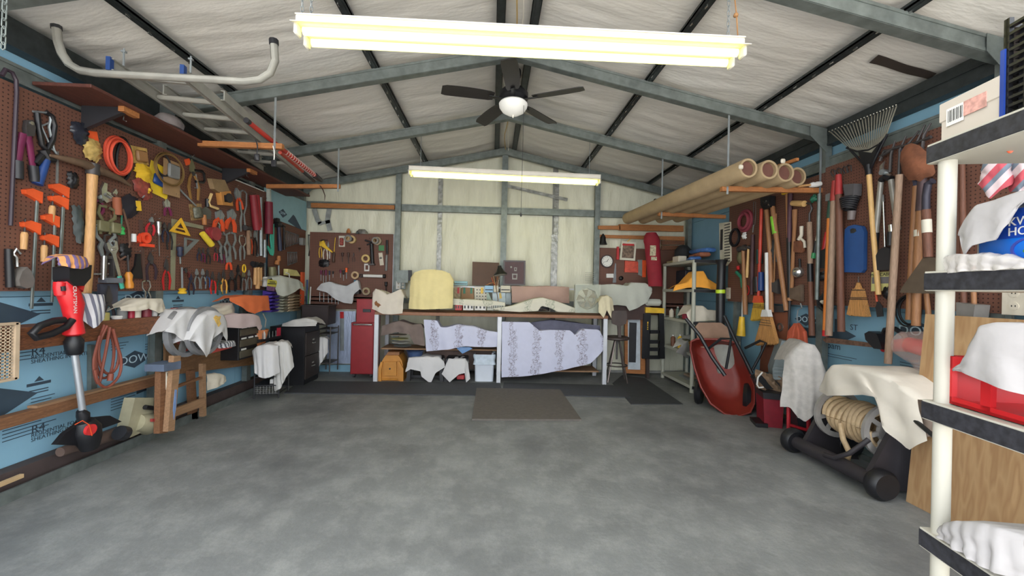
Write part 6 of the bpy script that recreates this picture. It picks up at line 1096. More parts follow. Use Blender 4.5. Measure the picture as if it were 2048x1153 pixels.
# metal cart with cloth
o = Ob('wire_cart', 'small black wire cart with a lower basket beside the filing cabinet', 'cart', FA(-2.52, 4.63, 10), (545, 797)); a = o.p(508, 795); b = o.p(557, 795); t = o.p(508, 745)[1]; D_ = -.34
for x in (a[0], b[0]):
    for z in (0, D_): o.part('leg', DARK, MB().tube([(x, 0, z), (x, t+.12, z)], .008, 6))
for y in (.05, .14, .24): 
    o.part('rail', DARK, MB().tube([(a[0], y, 0), (b[0], y, 0), (b[0], y, D_), (a[0], y, D_)], .006, 5, closed=True))
mb = MB()
for k in range(9): x = lerp(a[0], b[0], k/8); mb.box((x-.002, .05, -.002), (x+.002, .14, .002))
for k in range(4): mb.box((a[0], .06+.02*k, -.001), (b[0], .063+.02*k, .003))
o.part('basket', GRY, mb, False); o.part('shelf', DARK, MB().box((a[0], .14, D_), (b[0], .15, 0)), False); o.part('shelf', DARK, MB().box((a[0], .29, D_), (b[0], .30, 0)), False)
tag(MB(o.M).box((lerp(a[0], b[0], .55), .152, -.12), (lerp(a[0], b[0], .7), .20, -.06)).build('paper_roll', WHITE, None, False), 'small white roll on the lower shelf of the wire cart', 'roll'); 
drape('white_cloth', 'bluish-white cloth bunched over the front of the wire cart', 'cloth', FA(-2.55, 4.56, 10), [(506, 702), (520, 692), (540, 688), (557, 692)], [(510, 740), (530, 753), (545, 752), (560, 745)], WCL, depth=.2, amp=.018, folds=4, bulge=.06)
drape('white_cloth', 'stained white sheet hanging down the right side of the wire cart', 'cloth', FA(-2.47, 4.66, 18), [(545, 690), (556, 684), (572, 684), (581, 691)], [(550, 782), (562, 776), (574, 752), (588, 734)], mat((186, 184, 180), .85, 0, .08, 5, .6, 11), depth=.15, amp=.016, folds=4)
# filing cabinet
fr = LW.off(.45); o = Ob('filing_cabinet', 'black two-drawer filing cabinet standing side-on at the left wall', 'filing cabinet', fr, (607, 776)); a = o.p(607, 776); b = o.p(636, 764); t = o.p(607, 655); BRB = mat((52, 44, 42), .5)
o.part('case', mat((26, 26, 30), .45), MB().box((a[0], a[1]+.03, -.44), (b[0], t[1], 0), .004), False); o.part('base', DARK, MB().box((a[0]+.01, a[1], -.42), (b[0]-.01, a[1]+.03, -.01)), False)
for k in range(2):
    y = a[1]+.10+k*.31; d = o.part('drawer', BRB, MB().box((a[0]+.015, y, 0), (b[0]-.015, y+.295, .015), .003), False); mx_ = (a[0]+b[0])/2
    o.part('handle', CHROME, MB().box((mx_-.04, y+.14, .016), (mx_+.04, y+.155, .035), .003), False, d); o.part('label_holder', CHROME, MB().box((mx_-.03, y+.18, .016), (mx_+.03, y+.2, .02)), False, d)
drape('white_cloth', 'flat folded white cloth on top of the filing cabinet', 'cloth', FY(5.2), [(566, 648), (590, 640), (615, 637), (628, 640), (635, 645)], [(564, 653), (600, 653), (632, 652)], mat((176, 174, 170), .9), depth=.25, amp=.006, folds=2)
o = Ob('dark_crate', 'dark brown plastic crate behind the filing cabinet', 'crate', FY(5.72), (625, 655)); a = o.p(602, 650); b = o.p(656, 611); o.part('body', mat((44, 34, 34), .6), MB().box((a[0], a[1], -.3), (b[0], b[1], 0), .01), False); o.part('rim', mat((50, 40, 40), .6), MB().box((a[0]-.01, b[1]-.02, -.31), (b[0]+.01, b[1], .01), .004), False)
o = Ob('tool_cart', 'small dark metal stand with a white rag behind the filing cabinet', 'stand', FY(5.80), (648, 748)); a = o.p(634, 745); b = o.p(659, 745)
for x in (a[0], b[0]):
    for z in (0, -.3): o.part('leg', IRON, MB().tube([(x, 0 if 1 else 0, z), (x, o.p(648, 655)[1], z)], .009, 6))
for y in (660, 670, 728): yy = o.p(648, y)[1]; o.part('shelf', IRON, MB().box((a[0], yy, -.3), (b[0], yy+.012, 0)), False)
drape('white_cloth', 'long white rag hanging inside the small metal stand', 'cloth', FY(5.78), [(635, 676), (648, 675), (656, 678)], [(636, 738), (648, 722), (657, 705)], WCL, depth=.1, amp=.014, folds=3)
# bin tower, tags, tray, level
def bins(x0, x1, y0, y1, m, lab, w=.12):
    o = Ob('parts_bins', lab, 'bins', LW.off(w), (x0, y1)); a = o.p(x0, y1); b = o.p(x1, y0); n = 6
    o.part('back', m, MB().box((a[0], a[1], -.10), (b[0], b[1], -.09)), False)
    for k in range(n):
        y = lerp(a[1], b[1], k/n); h = (b[1]-a[1])/n; mb = MB(); mb.prism([(-.09, y), (.0, y), (.03, y+h*.65), (-.0, y+h*.6), (-.09, y+h*.95)], 0, abs(b[0]-a[0])); mb.v = [(a[0]+z, yy, x) for x, yy, z in mb.v]; o.part('bin', m, mb, False)
bins(541, 556, 582, 625, mat((78, 56, 150), .5), 'column of purple plastic parts bins in the corner'); bins(565, 574, 590, 625, mat((150, 150, 132), .5), 'column of grey-green parts bins, second in the corner'); bins(576, 586, 590, 624, mat((206, 186, 160), .5), 'column of cream parts bins, third in the corner'); bins(587, 600, 588, 623, mat((150, 128, 100), .5), 'column of tan parts bins, last in the corner')
drape('white_cloth', 'off-white cloth draped over the purple and cream parts bins', 'cloth', LW.off(.17), [(542, 556), (560, 553), (590, 560), (604, 568)], [(553, 590), (562, 593), (575, 588), (592, 577), (606, 583)], GCL, depth=.15, amp=.01, folds=4)
o = Ob('carded_tag', 'yellow and purple hang tag by the purple bins', 'tag', LW.off(.19), (534, 560)); o.part('card', mat((190, 180, 70), .5), MB().prism(o.q([(535, 559), (555, 562), (551, 575), (534, 572)]), 0, .004), False); o.part('lower_card', mat((120, 80, 120), .5, 0, .4, 40), MB().prism(o.q([(534, 572), (551, 575), (548, 583), (533, 581)]), 0, .004), False); q = o.p(544, 567); o.part('lettering', DARK, MB().box((q[0]-.1, q[1]-.012, .004), (q[0]+.08, q[1]-.0, .005)).box((q[0]-.06, q[1]+.01, .004), (q[0]+.06, q[1]+.02, .005)), False)
o = Ob('yellow_tray', 'pale yellow triangular plastic tray on the corner pegboard', 'tray', LW.off(.02), (567, 553)); o.part('tray', mat((206, 196, 130), .5), MB().prism(o.q([(567, 538), (585, 541), (593, 553), (567, 551)]), 0, .06), False); o.part('white_hook', WHITE, MB().tube([o.p(572, 546, .07), o.p(578, 548, .08), o.p(579, 556, .08)], .008, 6))
o = Ob('spirit_level', 'upright orange plastic level standing in the corner', 'level', LW.off(.08), (606, 614)); a = o.p(603, 612); b = o.p(610, 545); o.part('body', mat((206, 84, 44), .5), MB().box((a[0], a[1], -.03), (b[0], b[1], 0), .004), False); o.part('vial', LIME, MB().box((a[0]+.02, lerp(a[1], b[1], .5), 0), (b[0]-.02, lerp(a[1], b[1], .56), .004)), False)
for x, m, l in ((612, BLUE, 'blue tube beside the orange level'), (614, mat((80, 130, 80), .5), 'green tube beside the orange level')): T(BW, 'pole', x+3, 560 if m == BLUE else 580, x+3, 613, 3, l, m, name='tube', cat='tube')
T(BW, 'pole', 622, 574, 620, 612, 2.5, 'thin white rod in the back left corner', WHITE, name='rod', cat='rod')
for pxs in ([(526, 628), (532, 640), (530, 655)],): tag(MB().tube([LW.off(.05).hit(x, y) for x, y in pxs], .006, 6).build('string', CREAM, None, True), 'pale cord hanging below the orange cloth', 'cord')
# ================================================================ back left pegboard tools
B_ = BW
for x, y0, y1, w, l, c1, c2 in ((641, 482, 516, 6, 'yellow-gripped snips hanging at the left of the back pegboard', YEL, YEL), (651, 484, 522, 10, 'large snips with white-yellow grips, second on the back pegboard', STEEL, CREAM), (657, 484, 518, 6, 'slim snips with white grips, third on the back pegboard', STEEL, WHITE)): T(B_, 'snips', x, y0, x+1, y1, w, l, c1, c2)
o = Ob('riveter', 'yellow riveter with a long arm on the back pegboard', 'riveter', B_, (650, 482)); o.part('body', YEL, MB().prism(o.q([(645, 484), (650, 482), (654, 492), (668, 505), (666, 506), (651, 497), (645, 493)]), .02, .05)); o.part('hanger', DARK, MB().tube([o.p(640, 482, .02), o.p(646, 480, .02), o.p(655, 481, .02)], .006, 6))
T(B_, 'lump', 648, 520, 650, 534, 22, 'black shoe-shaped tool head below the yellow riveter', BLACK)
T(B_, 'driver', 672, 476, 668, 526, 6, 'yellow and brown handled bar between snips and switch card', YEL, mat((70, 50, 40), .5), down=True); T(B_, 'card', 684, 472, 684, 494, 12, 'white card with red printed switches on the back pegboard', PAP, mat((150, 70, 60), .5, 0, .5, 60))
def roll(px, py, rp, lab, m, core=mat((170, 140, 100), .7), w=.0):
    r_ = rp/800*YB; o = Ob('tape_roll', lab, 'tape roll', B_, (px, py), w); o.part('tape', m, MB().ring(circ(0, 0, r_, 24), circ(0, 0, r_*.62, 24), .004, .05)); o.part('core', core, MB().ring(circ(0, 0, r_*.62, 24), circ(0, 0, r_*.52, 24), .004, .052))
roll(705, 480, 8, 'tan tape roll behind a grey one at the top of the back pegboard', mat((186, 158, 110), .6)); roll(698, 478, 7, 'grey tape roll hung at the top of the back pegboard', GRY, w=.03); roll(756, 483, 8, 'large tan tape roll at the top right of the back pegboard', mat((150, 134, 110), .6)); roll(752, 482, 6.5, 'grey tape roll in front of the large tan one, top right', GRY, w=.05)
roll(733, 518, 8, 'yellow masking tape roll left of the caulking gun', mat((206, 176, 110), .6)); roll(712, 551, 7.5, 'tan masking tape roll left of the white paint roller', mat((190, 160, 124), .6)); roll(734, 583, 7.5, 'dusty tan tape roll low on the back pegboard', mat((160, 144, 116), .6))
o = Ob('caulking_gun', 'black caulking gun hanging nozzle down on the back pegboard', 'caulking gun', B_, (743, 480)); o.part('barrel', BLACK, MB().tube([o.p(743, 488, .03), o.p(745, 528, .03)], .027, 12)); o.part('handle', BLACK, MB().tube([o.p(730, 481, .03), o.p(743, 485, .03), o.p(748, 478, .03)], .014, 8)); o.part('trigger', BLACK, MB().tube([o.p(734, 490, .03), o.p(742, 487, .03)], .010, 8)); o.part('plate', IRON, MB().box((o.p(739, 530)[0], o.p(743, 531)[1], 0), (o.p(751, 530)[0], o.p(743, 528)[1], .07)), False)
T(B_, 'card', 763, 491, 763, 502, 11, 'small green card at the right of the back pegboard', mat((60, 120, 70), .5)); T(B_, 'card', 761, 506, 764, 531, 8, 'cream card with three round holes, back pegboard right', CREAM, GRY, bub=(.35, .5)); T(B_, 'pole', 775, 481, 775, 509, 5, 'short black level at the right edge of the back pegboard', BLACK, name='level', cat='level'); T(B_, 'pole', 774, 511, 773, 542, 5, 'dark grey rasp under the short black level', GRY, name='rasp', cat='rasp')
o = Ob('switch_plate', 'white double switch plate left of the caulking gun tip', 'plate', B_, (734, 528)); o.solo(WHITE, MB().ring(o.q([(729, 528), (739, 528), (739, 543), (729, 543)]), o.q([(731, 531), (737, 531), (737, 540), (731, 540)]), .003, .012), False)
o = Ob('paint_roller', 'white paint roller lying across two hooks on the back pegboard', 'paint roller', B_, (745, 552)); o.part('roller', WHITE, MB().tube([o.p(727, 552, .04), o.p(766, 553, .04)], .024, 14)); o.part('end', BLACK, MB().tube([o.p(766, 553, .04), o.p(771, 553, .04)], .03, 14)); o.part('ring', BLACK, MB().ring(circ(*o.p(723, 552)[:2], .03, 14), circ(*o.p(723, 552)[:2], .018, 14), .03, .045))
T(B_, 'driver', 694, 536, 694, 558, 5, 'screwdriver with a bright orange handle on the back pegboard', STEEL, mat((240, 100, 40), .4))
for i, (x, y0, y1, c) in enumerate(((643, 541, 562, PURP), (648, 541, 566, mat((80, 40, 50), .5)), (653, 540, 568, PURP), (660, 542, 562, DKB), (667, 543, 556, BLACK), (682, 540, 556, PURP), (688, 541, 562, BLACK))): T(B_, 'driver', x, y0, x, y1, 4, ['maroon', 'dark red', 'long maroon', 'navy', 'stubby black', 'small purple', 'slim black'][i]+'-handled screwdriver in the back pegboard row', STEEL, c)
for i, (x, y0, y1, k) in enumerate(((686, 506, 524, 'driver'), (698, 506, 528, 'driver'), (708, 506, 524, 'plier'), (720, 496, 504, 'driver'))): T(B_, k, x, y0, x, y1, 5, ['thin dark chisel', 'thin dark awl', 'small dark pliers', 'tiny bright bit'][i]+' in the middle of the back pegboard', IRON, mat((66, 44, 40), .5))
for i, x in enumerate((640, 648, 657, 664, 671, 677)): T(B_, 'pole', x, 584+i*2, x, 604+i, 1.6, ['first', 'second', 'third', 'fourth', 'fifth', 'last'][i]+' from left of the thin steel rods under the grey sagging cloth', STEEL, name='steel_rod', cat='rod')
T(B_, 'driver', 773, 564, 773, 586, 6, 'black brush handle low at the right of the back pegboard', BLACK, BLACK)
drape('grey_rag', 'pale grey cloth sagging between hooks on the back left pegboard', 'cloth', BW.off(.10), [(636, 576), (645, 568), (660, 564), (675, 570), (695, 573), (708, 566), (716, 561), (720, 578)], [(634, 580), (655, 585), (675, 600), (690, 606), (707, 608), (709, 590), (720, 579)], mat((190, 190, 192), .9, 0, .06), depth=.08, amp=.010, folds=5)
o = Ob('nozzle_box', 'blue and white nozzle box at the right end of the grey cloth', 'box', BW.off(.02), (717, 565)); o.part('box', mat((60, 110, 130), .5), MB().prism(o.q([(712, 561), (718, 561), (720, 574), (713, 574)]), 0, .10), False); o.part('base', BLACK, MB().prism(o.q([(711, 574), (722, 574), (722, 588), (711, 588)]), 0, .09), False)
for px, l, m in (((697, 462), 'small wooden plane on top of the back pegboard', PINE), ((724, 464), 'chrome dome lid on top of the back pegboard', CHROME)):
    o = Ob('small_plane' if m == PINE else 'dome_lid', l, 'tool', BW.off(.02), px); o.solo(m, MB(Matrix.Rotation(rad(-90), 4, 'X')).lathe([(.035 if m == PINE else .10, -.035), (.03 if m == PINE else .09, .0), (.012 if m == PINE else .05, .035)], None, 18, 1, .5))
hooks(B_, [(x, y) for x, y in ((670, 467), (682, 467), (712, 469), (718, 469), (645, 480), (740, 478))], 'small chrome peg hook on the back left pegboard', 'peg hooks on the back left pegboard')
# ================================================================ right wall tools
R_ = RW
OW = mat((152, 106, 70), .55, 0, .2, 6, stretch=(40, 3, 40)); GW = mat((150, 124, 104), .75, 0, .25, 6, stretch=(40, 3, 40)); DW = mat((104, 66, 50), .65, 0, .25, 6, stretch=(40, 3, 40)); YW = mat((214, 172, 112), .5, 0, .15, 6, stretch=(40, 3, 40)); REDW = mat((186, 60, 42), .5)
STRAW = mat((204, 148, 86), .85, 0, .35, 9, .6, 60, stretch=(30, 1, 30)); YSTRAW = mat((216, 172, 60), .85, 0, .3, 9, .6, 60, stretch=(30, 1, 30))
def broom(label, x0, y0, xb, yb, xe, ye, wpole, wtop, wbot, pole, cap, straw, w0=.05, name='broom'):
    o = Ob(name, label, 'broom', R_, (x0, y0), w0); o.part('handle', pole, MB().tube([o.p(x0, y0), o.p(xb, yb)], wpole, 10))
    o.part('cap', cap, MB().prism(o.q([(xb-wtop*.3, yb), (xb+wtop*.3, yb), (xb+wtop*.5, yb+14), (xb-wtop*.5, yb+14)]), -.02, .03))
    rows = []
    for s in (1, -1):
        pass
    q = o.q([(xb-wtop/2, yb+13), (xb+wtop/2, yb+13), (xe+wbot/2, ye-2), (xe-wbot/2, ye)]); n = 16; vs = []; fs = []
    mb = MB()
    for i in range(n):     # straw bundle as tapering strands
        t0 = i/n; t1 = (i+1.25)/n; e = (.006*((i*7) % 3))
        for z in (0, .018):
            a = (lerp(q[0][0], q[1][0], t0), q[0][1]); b = (lerp(q[0][0], q[1][0], min(1, t1)), q[0][1]); c = (lerp(q[3][0], q[2][0], min(1, t1)), lerp(q[3][1], q[2][1], t1)+e); d = (lerp(q[3][0], q[2][0], t0), lerp(q[3][1], q[2][1], t0)-e)
            mb.prism([a, b, c, d], -.022+z+.003*(i % 2), -.004+z+.003*(i % 2))
    o.part('straw', straw, mb, False)
    for k in (.12, .2, .28): o.part('stitching', DARK, MB().box((lerp(q[0][0], q[3][0], k)-.002, lerp(q[0][1], q[3][1], k)-.002, -.026), (lerp(q[1][0], q[2][0], k)+.002, lerp(q[0][1], q[3][1], k)+.002, .024)), False)
    return o
T(R_, 'box', 1463, 447, 1463, 530, 1, 'x') if 0 else None
o = Ob('cutting_guide', 'cream slotted plastic cutting guide hanging left of the right-wall tools', 'guide', R_, (1441, 450)); qq = o.q([(1441, 447), (1463, 444), (1464, 522), (1455, 532), (1443, 530)]); o.part('plate', mat((204, 198, 176), .5), MB().prism(qq, .003, .02), False)
for i in range(14): a = o.p(1452, 451+i*5.6); b = o.p(1463, 451+i*5.6); o.part('slot', DARK, MB().box((min(a[0], b[0]), a[1]-.006, .02), (max(a[0], b[0]), a[1]+.006, .023)), False)
a = o.p(1444, 460); b = o.p(1448, 500); o.part('slot', DARK, MB().box((min(a[0], b[0]), min(a[1], b[1]), .02), (max(a[0], b[0]), max(a[1], b[1]), .022)), False)
outlet(RW, 1457, 587, 'cream socket outlet low on the right pegboard behind the shelving', CREAM, 1.2)
T(R_, 'coil', 1493, 422, 1492, 462, 26, 'dusty red rubber loop handle hanging under the tubes', mat((138, 58, 70), .6), turns=2, rt=.02, name='rubber_ring'); T(R_, 'coil', 1472, 459, 1470, 492, 18, 'black plastic loop left of the short hammers', BLACK, turns=1, rt=.018, name='loop_handle')
T(R_, 'bow', 1511, 404, 1510, 465, 6, 'thin curved wire hook under the tubes', GRY, GRY); T(R_, 'lump', 1492, 466, 1491, 478, 8, 'small white clip under the red loop', WHITE, name='clip', cat='clip')
T(R_, 'hammer', 1491, 492, 1496, 600+30, 16, 'long-handled hammer, its wooden handle reaching the foam', IRON, OW); T(R_, 'lump', 1484, 500, 1482, 528, 12, 'olive cloth glove hanging behind the hammer', OLV); T(R_, 'hammer', 1502, 492, 1499, 556, 10, 'small pale-handled hammer beside the long one', IRON, YW)
o = Ob('grabber', 'green-gripped grabber with a thin white rod', 'grabber', R_, (1474, 540)); o.part('grip', GRN, MB().tube([o.p(1473, 545, .03), o.p(1483, 555, .03), o.p(1486, 576, .03)], .022, 8)); o.part('rod', WHITE, MB().tube([o.p(1486, 576, .03), o.p(1484, 640, .03)], .008, 8)); o.part('yellow_base', YEL, MB().tube([o.p(1484, 634, .03), o.p(1482, 672, .03)], [.03, .05], 8)); o.part('red_button', RED, MB().tube([o.p(1476, 533, .03), o.p(1477, 540, .03)], .02, 8))
T(R_, 'coil', 1496, 572, 1496, 590, 9, 'small red pulley ring on the right pegboard', RED, turns=1, name='pulley_ring')
T(R_, 'pole', 1510, 470, 1508, 590, 5, 'dark thin iron rod behind the red broom handle', mat((70, 44, 48), .6), name='iron_rod', cat='rod')
broom('small yellow straw broom with a long bright red handle', 1523, 418, 1517, 592, 1514, 641, .018, 15, 23, REDW, mat((216, 84, 50), .5), YSTRAW)
broom('wide straw broom with a white handle and white plastic cap', 1533, 506, 1534, 620, 1533, 690, .018, 16, 46, WHITE, WHITE, STRAW, .08)
o = Ob('loppers', 'tall loppers with black head and two long wooden handles', 'loppers', R_, (1538, 398), .04); P = lambda pts, w=0: [o.p(x, y, w) for x, y in pts]
o.part('head', BLACK, MB().prism(o.q([(1527, 396), (1548, 392), (1547, 415), (1534, 420), (1528, 412)]), -.02, .04)); o.part('handle', OW, MB().tube(P([(1533, 418), (1540, 500), (1543, 625)]), .024, 10)); o.part('handle', OW, MB().tube(P([(1545, 414), (1556, 500), (1573, 622)]), .024, 10)); o.part('green_sleeve', mat((130, 196, 60), .4), MB().tube(P([(1546, 434), (1551, 468)]), .030, 10))
for x, y in ((1535, 405), (1541, 403), (1545, 410)): o.part('bolt', CHROME, MB().prism(circ(*o.p(x, y)[:2], .010, 8), .04, .05))
T(R_, 'axe', 1557, 428, 1553, 588, 12, 'thin hatchet behind the loppers', IRON, OW); T(R_, 'lump', 1548, 480, 1552, 525, 12, 'grey chain bundle between the lopper handles', mat((70, 74, 80), .4, .5, .5, 40), name='chain_bundle', cat='chain'); T(R_, 'pole', 1529, 545, 1529, 582, 8, 'blue tube left of the loppers', BLUE, name='tube', cat='tube'); T(R_, 'pole', 1525, 500, 1526, 528, 8, 'dark green tube behind the red broom handle', mat((30, 60, 56), .5), name='tube', cat='tube'); T(R_, 'pole', 1521, 555, 1523, 585, 9, 'black handle grip beside the red broom cap', BLACK, name='grip', cat='handle')
o = Ob('digging_bar', 'long tool with yellow pommel, wooden grip and black shaft', 'digging tool', R_, (1574, 382), .03); o.part('pommel', YEL, MB().box((-.05, -.035, -.02), (.05, .01, .03), .008)); o.part('grip', OW, MB().tube([o.p(1575, 388, 0), o.p(1578, 476, 0)], .022, 10)); o.part('shaft', BLACK, MB().tube([o.p(1578, 476, 0), o.p(1580, 598, 0)], .024, 10)); o.part('tip', DARK, MB().tube([o.p(1580, 598, 0), o.p(1578, 640, 0), o.p(1577, 660, 0)], [.012, .010, .004], 8)); o.part('ferrule', OW, MB().tube([o.p(1580, 596, 0), o.p(1580, 602, 0)], .026, 10))
T(R_, 'pole', 1586, 386, 1584, 485, 7, 'dark maroon iron bar behind the axe', mat((76, 46, 56), .6), name='iron_bar', cat='bar')
T(R_, 'axe', 1595, 420, 1588, 602, 26, 'large axe hung head down with a pale wooden handle', mat((110, 92, 78), .6, .3, .3), OW, side=1)
T(R_, 'pole', 1592, 407, 1616, 408, 9, 'short wooden roller hung sideways above the axe', YW, name='wood_roller', cat='roller'); 
o = Ob('garden_hatchet', 'pale carved wooden handled hook over a rusty square blade', 'hatchet', R_, (1603, 452), .03); o.part('handle', CREAM, MB().tube([o.p(1603, 453), o.p(1603, 470), o.p(1598, 480)], [.018, .016, .02], 8)); o.part('prong', CREAM, MB().tube([o.p(1602, 478), o.p(1609, 484), o.p(1610, 496)], .013, 8)); o.part('blade', RUST, MB().prism(o.q([(1586, 484), (1603, 481), (1609, 500), (1605, 506), (1590, 505), (1586, 498)]), -.01, .01), False)
o = Ob('ladle', 'shiny round steel ladle bowl on a black handle', 'ladle', R_, (1600, 516)); o.part('handle', BLACK, MB().tube([o.p(1599, 518, .02), o.p(1600, 536, .02)], .012, 8)); o.part('bowl', CHROME, MB(Matrix.Translation(o.p(1601, 545))).lathe([(.05, .0), (.056, .02), (.05, .05), (.02, .07), (.002, .075)], None, 20))
o = Ob('hay_hook_pole', 'long pole with a curved iron hook at the top and black band', 'hook pole', R_, (1620, 410), .03); o.part('hook', IRON, MB().tube([o.p(x, y) for x, y in ((1614, 407), (1621, 408), (1624, 418), (1619, 428), (1619, 444))], .010, 8)); o.part('pole', GW, MB().tube([o.p(1619, 445), o.p(1621, 528)], .024, 10)); o.part('band', BLACK, MB().tube([o.p(1620, 527), o.p(1621, 564)], .025, 10)); o.part('lower_pole', DW, MB().tube([o.p(1621, 563), o.p(1624, 672)], [.022, .026], 10))
T(R_, 'pole', 1643, 388, 1638, 600, 6, 'galvanised pipe standing upright in front of the right pegboard', GALV, name='steel_pipe', cat='pipe', w0=.03)
T(R_, 'lump', 1630, 392, 1632, 404, 14, 'small green plastic clip high on the right pegboard', GRN, name='green_clip', cat='clip')
o = Ob('garden_knife', 'white-bladed knife with a black grip and green tip', 'knife', R_, (1638, 452), .02); o.part('blade', CREAM, MB().tube([o.p(1639, 452), o.p(1633, 482)], .012, 8)); o.part('grip', BLACK, MB().tube([o.p(1633, 482), o.p(1629, 508)], .018, 8)); o.part('green_tip', mat((50, 150, 90), .4), MB().tube([o.p(1629, 506), o.p(1627, 517)], .022, 8))
o = Ob('hand_saw', 'red-handled folding saw with a black sheath', 'saw', R_, (1655, 462), .02); o.part('handle', RED, MB().tube([o.p(1654, 464), o.p(1651, 485), o.p(1648, 502)], [.016, .022, .02], 8)); o.part('sheath', BLACK, MB().prism(o.q([(1645, 502), (1655, 497), (1658, 515), (1655, 537), (1643, 537), (1642, 515)]), -.01, .02)); o.part('hook', CHROME, MB().tube([o.p(1656, 455), o.p(1657, 463)], .004, 5))
T(R_, 'lump', 1648, 545, 1650, 562, 16, 'tangled black wire clips under the folding saw', BLACK, name='wire_clips', cat='clips')
o = Ob('curved_tool', 'black curved tool with a cream band pointing down-left', 'tool', R_, (1655, 575), .02); o.part('arm', BLACK, MB().tube([o.p(x, y) for x, y in ((1660, 572), (1650, 592), (1640, 602), (1639, 612), (1648, 622), (1652, 625))], [.03, .028, .03, .02, .014, .01], 8)); o.part('band', CREAM, MB().tube([o.p(1638, 598), o.p(1648, 605)], .022, 8))
T(R_, 'trowel', 1662, 392, 1660, 392+8, 10, 'x') if 0 else None
for x0, y0, x1, y1, w, m, c2, c3, l in ((1667, 402, 1657, 672, 9, mat((206, 120, 50), .5, 0, .15, 6, stretch=(40, 3, 40)), mat((40, 70, 56), .5), RED, 'bright orange-brown handle with a dark green neck and red end'), (1677, 362, 1665, 672, 11, GW, mat((150, 50, 44), .6), None, 'grey weathered handle with a red neck'), (1684, 350, 1690, 664, 11, DW, mat((156, 44, 44), .6), None, 'dark reddish handle with a red top standing right of the grey one')):
    T(R_, 'pole', x0, y0, x1, y1, w, l, m, c2, name='wooden_pole', cat='pole', c3=c3, w0=.04)
o = Ob('garden_hoe', 'small grey hoe blade behind the red-necked handles', 'hoe', R_, (1663, 388)); o.solo(GRY, MB().prism(o.q([(1657, 390), (1666, 386), (1668, 402), (1657, 403)]), .01, .03), False)
for i, x in enumerate((1670, 1682, 1694, 1702)): o = Ob('wire_hook', ['first', 'second', 'third', 'fourth'][i]+' from the left of the dark wire hooks over the right pegboard edge', 'hook', R_, (x, 350-i*3)); o.solo(IRON, MB().tube([(-.02, -.01, .0), (-.025, .03, .02), (0, .045, .03), (.03, .03, .03), (.035, -.02, .03)], .005, 6))
# motion light with cord
o = Ob('trouble_light', 'grey trouble light with its dark cord wound round it, hanging on the pegboard', 'lamp', R_, (1712, 368), .02); o.part('shade', mat((86, 84, 86), .5), MB().prism(o.q([(1702, 370), (1724, 368), (1723, 392), (1717, 396), (1705, 394)]), 0, .07)); mb = MB()
for k in range(6): c = o.p(1708-1*k*.3, 398+k*4); mb.tube([(c[0]+.075*(1-.09*k)*cos(a*pi/8), c[1]+.012*sin(a*pi/8), .04+.045*sin(a*pi/8)) for a in range(16)], .009, 6, closed=True)
o.part('cord', DARK, mb); o.part('socket', mat((110, 100, 98), .5), MB().tube([o.p(1704, 422, .03), o.p(1702, 440, .03)], [.03, .026], 10))
# blue cutting board
o = Ob('blue_board', 'blue plastic board with a hand hole hanging on the right pegboard', 'board', R_, (1714, 451), .01); q_ = o.q([(1703, 453), (1715, 450), (1730, 453), (1735, 464), (1734, 540), (1729, 546), (1694, 545), (1694, 500), (1696, 460)]); mb = MB().prism(q_, 0, .03); o.part('board', mat((38, 76, 132), .55, 0, .12), mb, False); o.part('hand_hole', DARK, MB().prism(o.q([(1707, 460), (1712, 457), (1718, 458), (1720, 463), (1714, 467), (1708, 467)]), .03, .0315), False)
# whisk broom
o = Ob('whisk_broom', 'small straw whisk broom hanging below the blue board', 'broom', R_, (1717, 565), .03); o.part('grip', STRAW, MB().tube([o.p(1717, 566), o.p(1717, 580)], [.012, .03], 10)); mb = MB(); q_ = o.q([(1709, 578), (1725, 578), (1738, 633), (1697, 633)])
for i in range(14):
    t0, t1 = i/14, (i+1.2)/14; mb.prism([(lerp(q_[0][0], q_[1][0], t0), q_[0][1]), (lerp(q_[0][0], q_[1][0], min(1, t1)), q_[0][1]), (lerp(q_[3][0], q_[2][0], min(1, t1)), q_[2][1]-.004*(i % 3)), (lerp(q_[3][0], q_[2][0], t0), q_[2][1]+.004*(i % 2))], -.02, .02+.004*(i % 2))
o.part('straw', STRAW, mb, False)
for k in (.05, .32, .37): o.part('band', DARK, MB().box((lerp(q_[0][0], q_[3][0], k)-.002, lerp(q_[0][1], q_[3][1], k)-.003, -.022), (lerp(q_[1][0], q_[2][0], k)+.002, lerp(q_[0][1], q_[3][1], k)+.003, .027)), False)
o.part('hook', CHROME, MB().tube([(0, 0, 0), (0, .05, 0)], .004, 5))
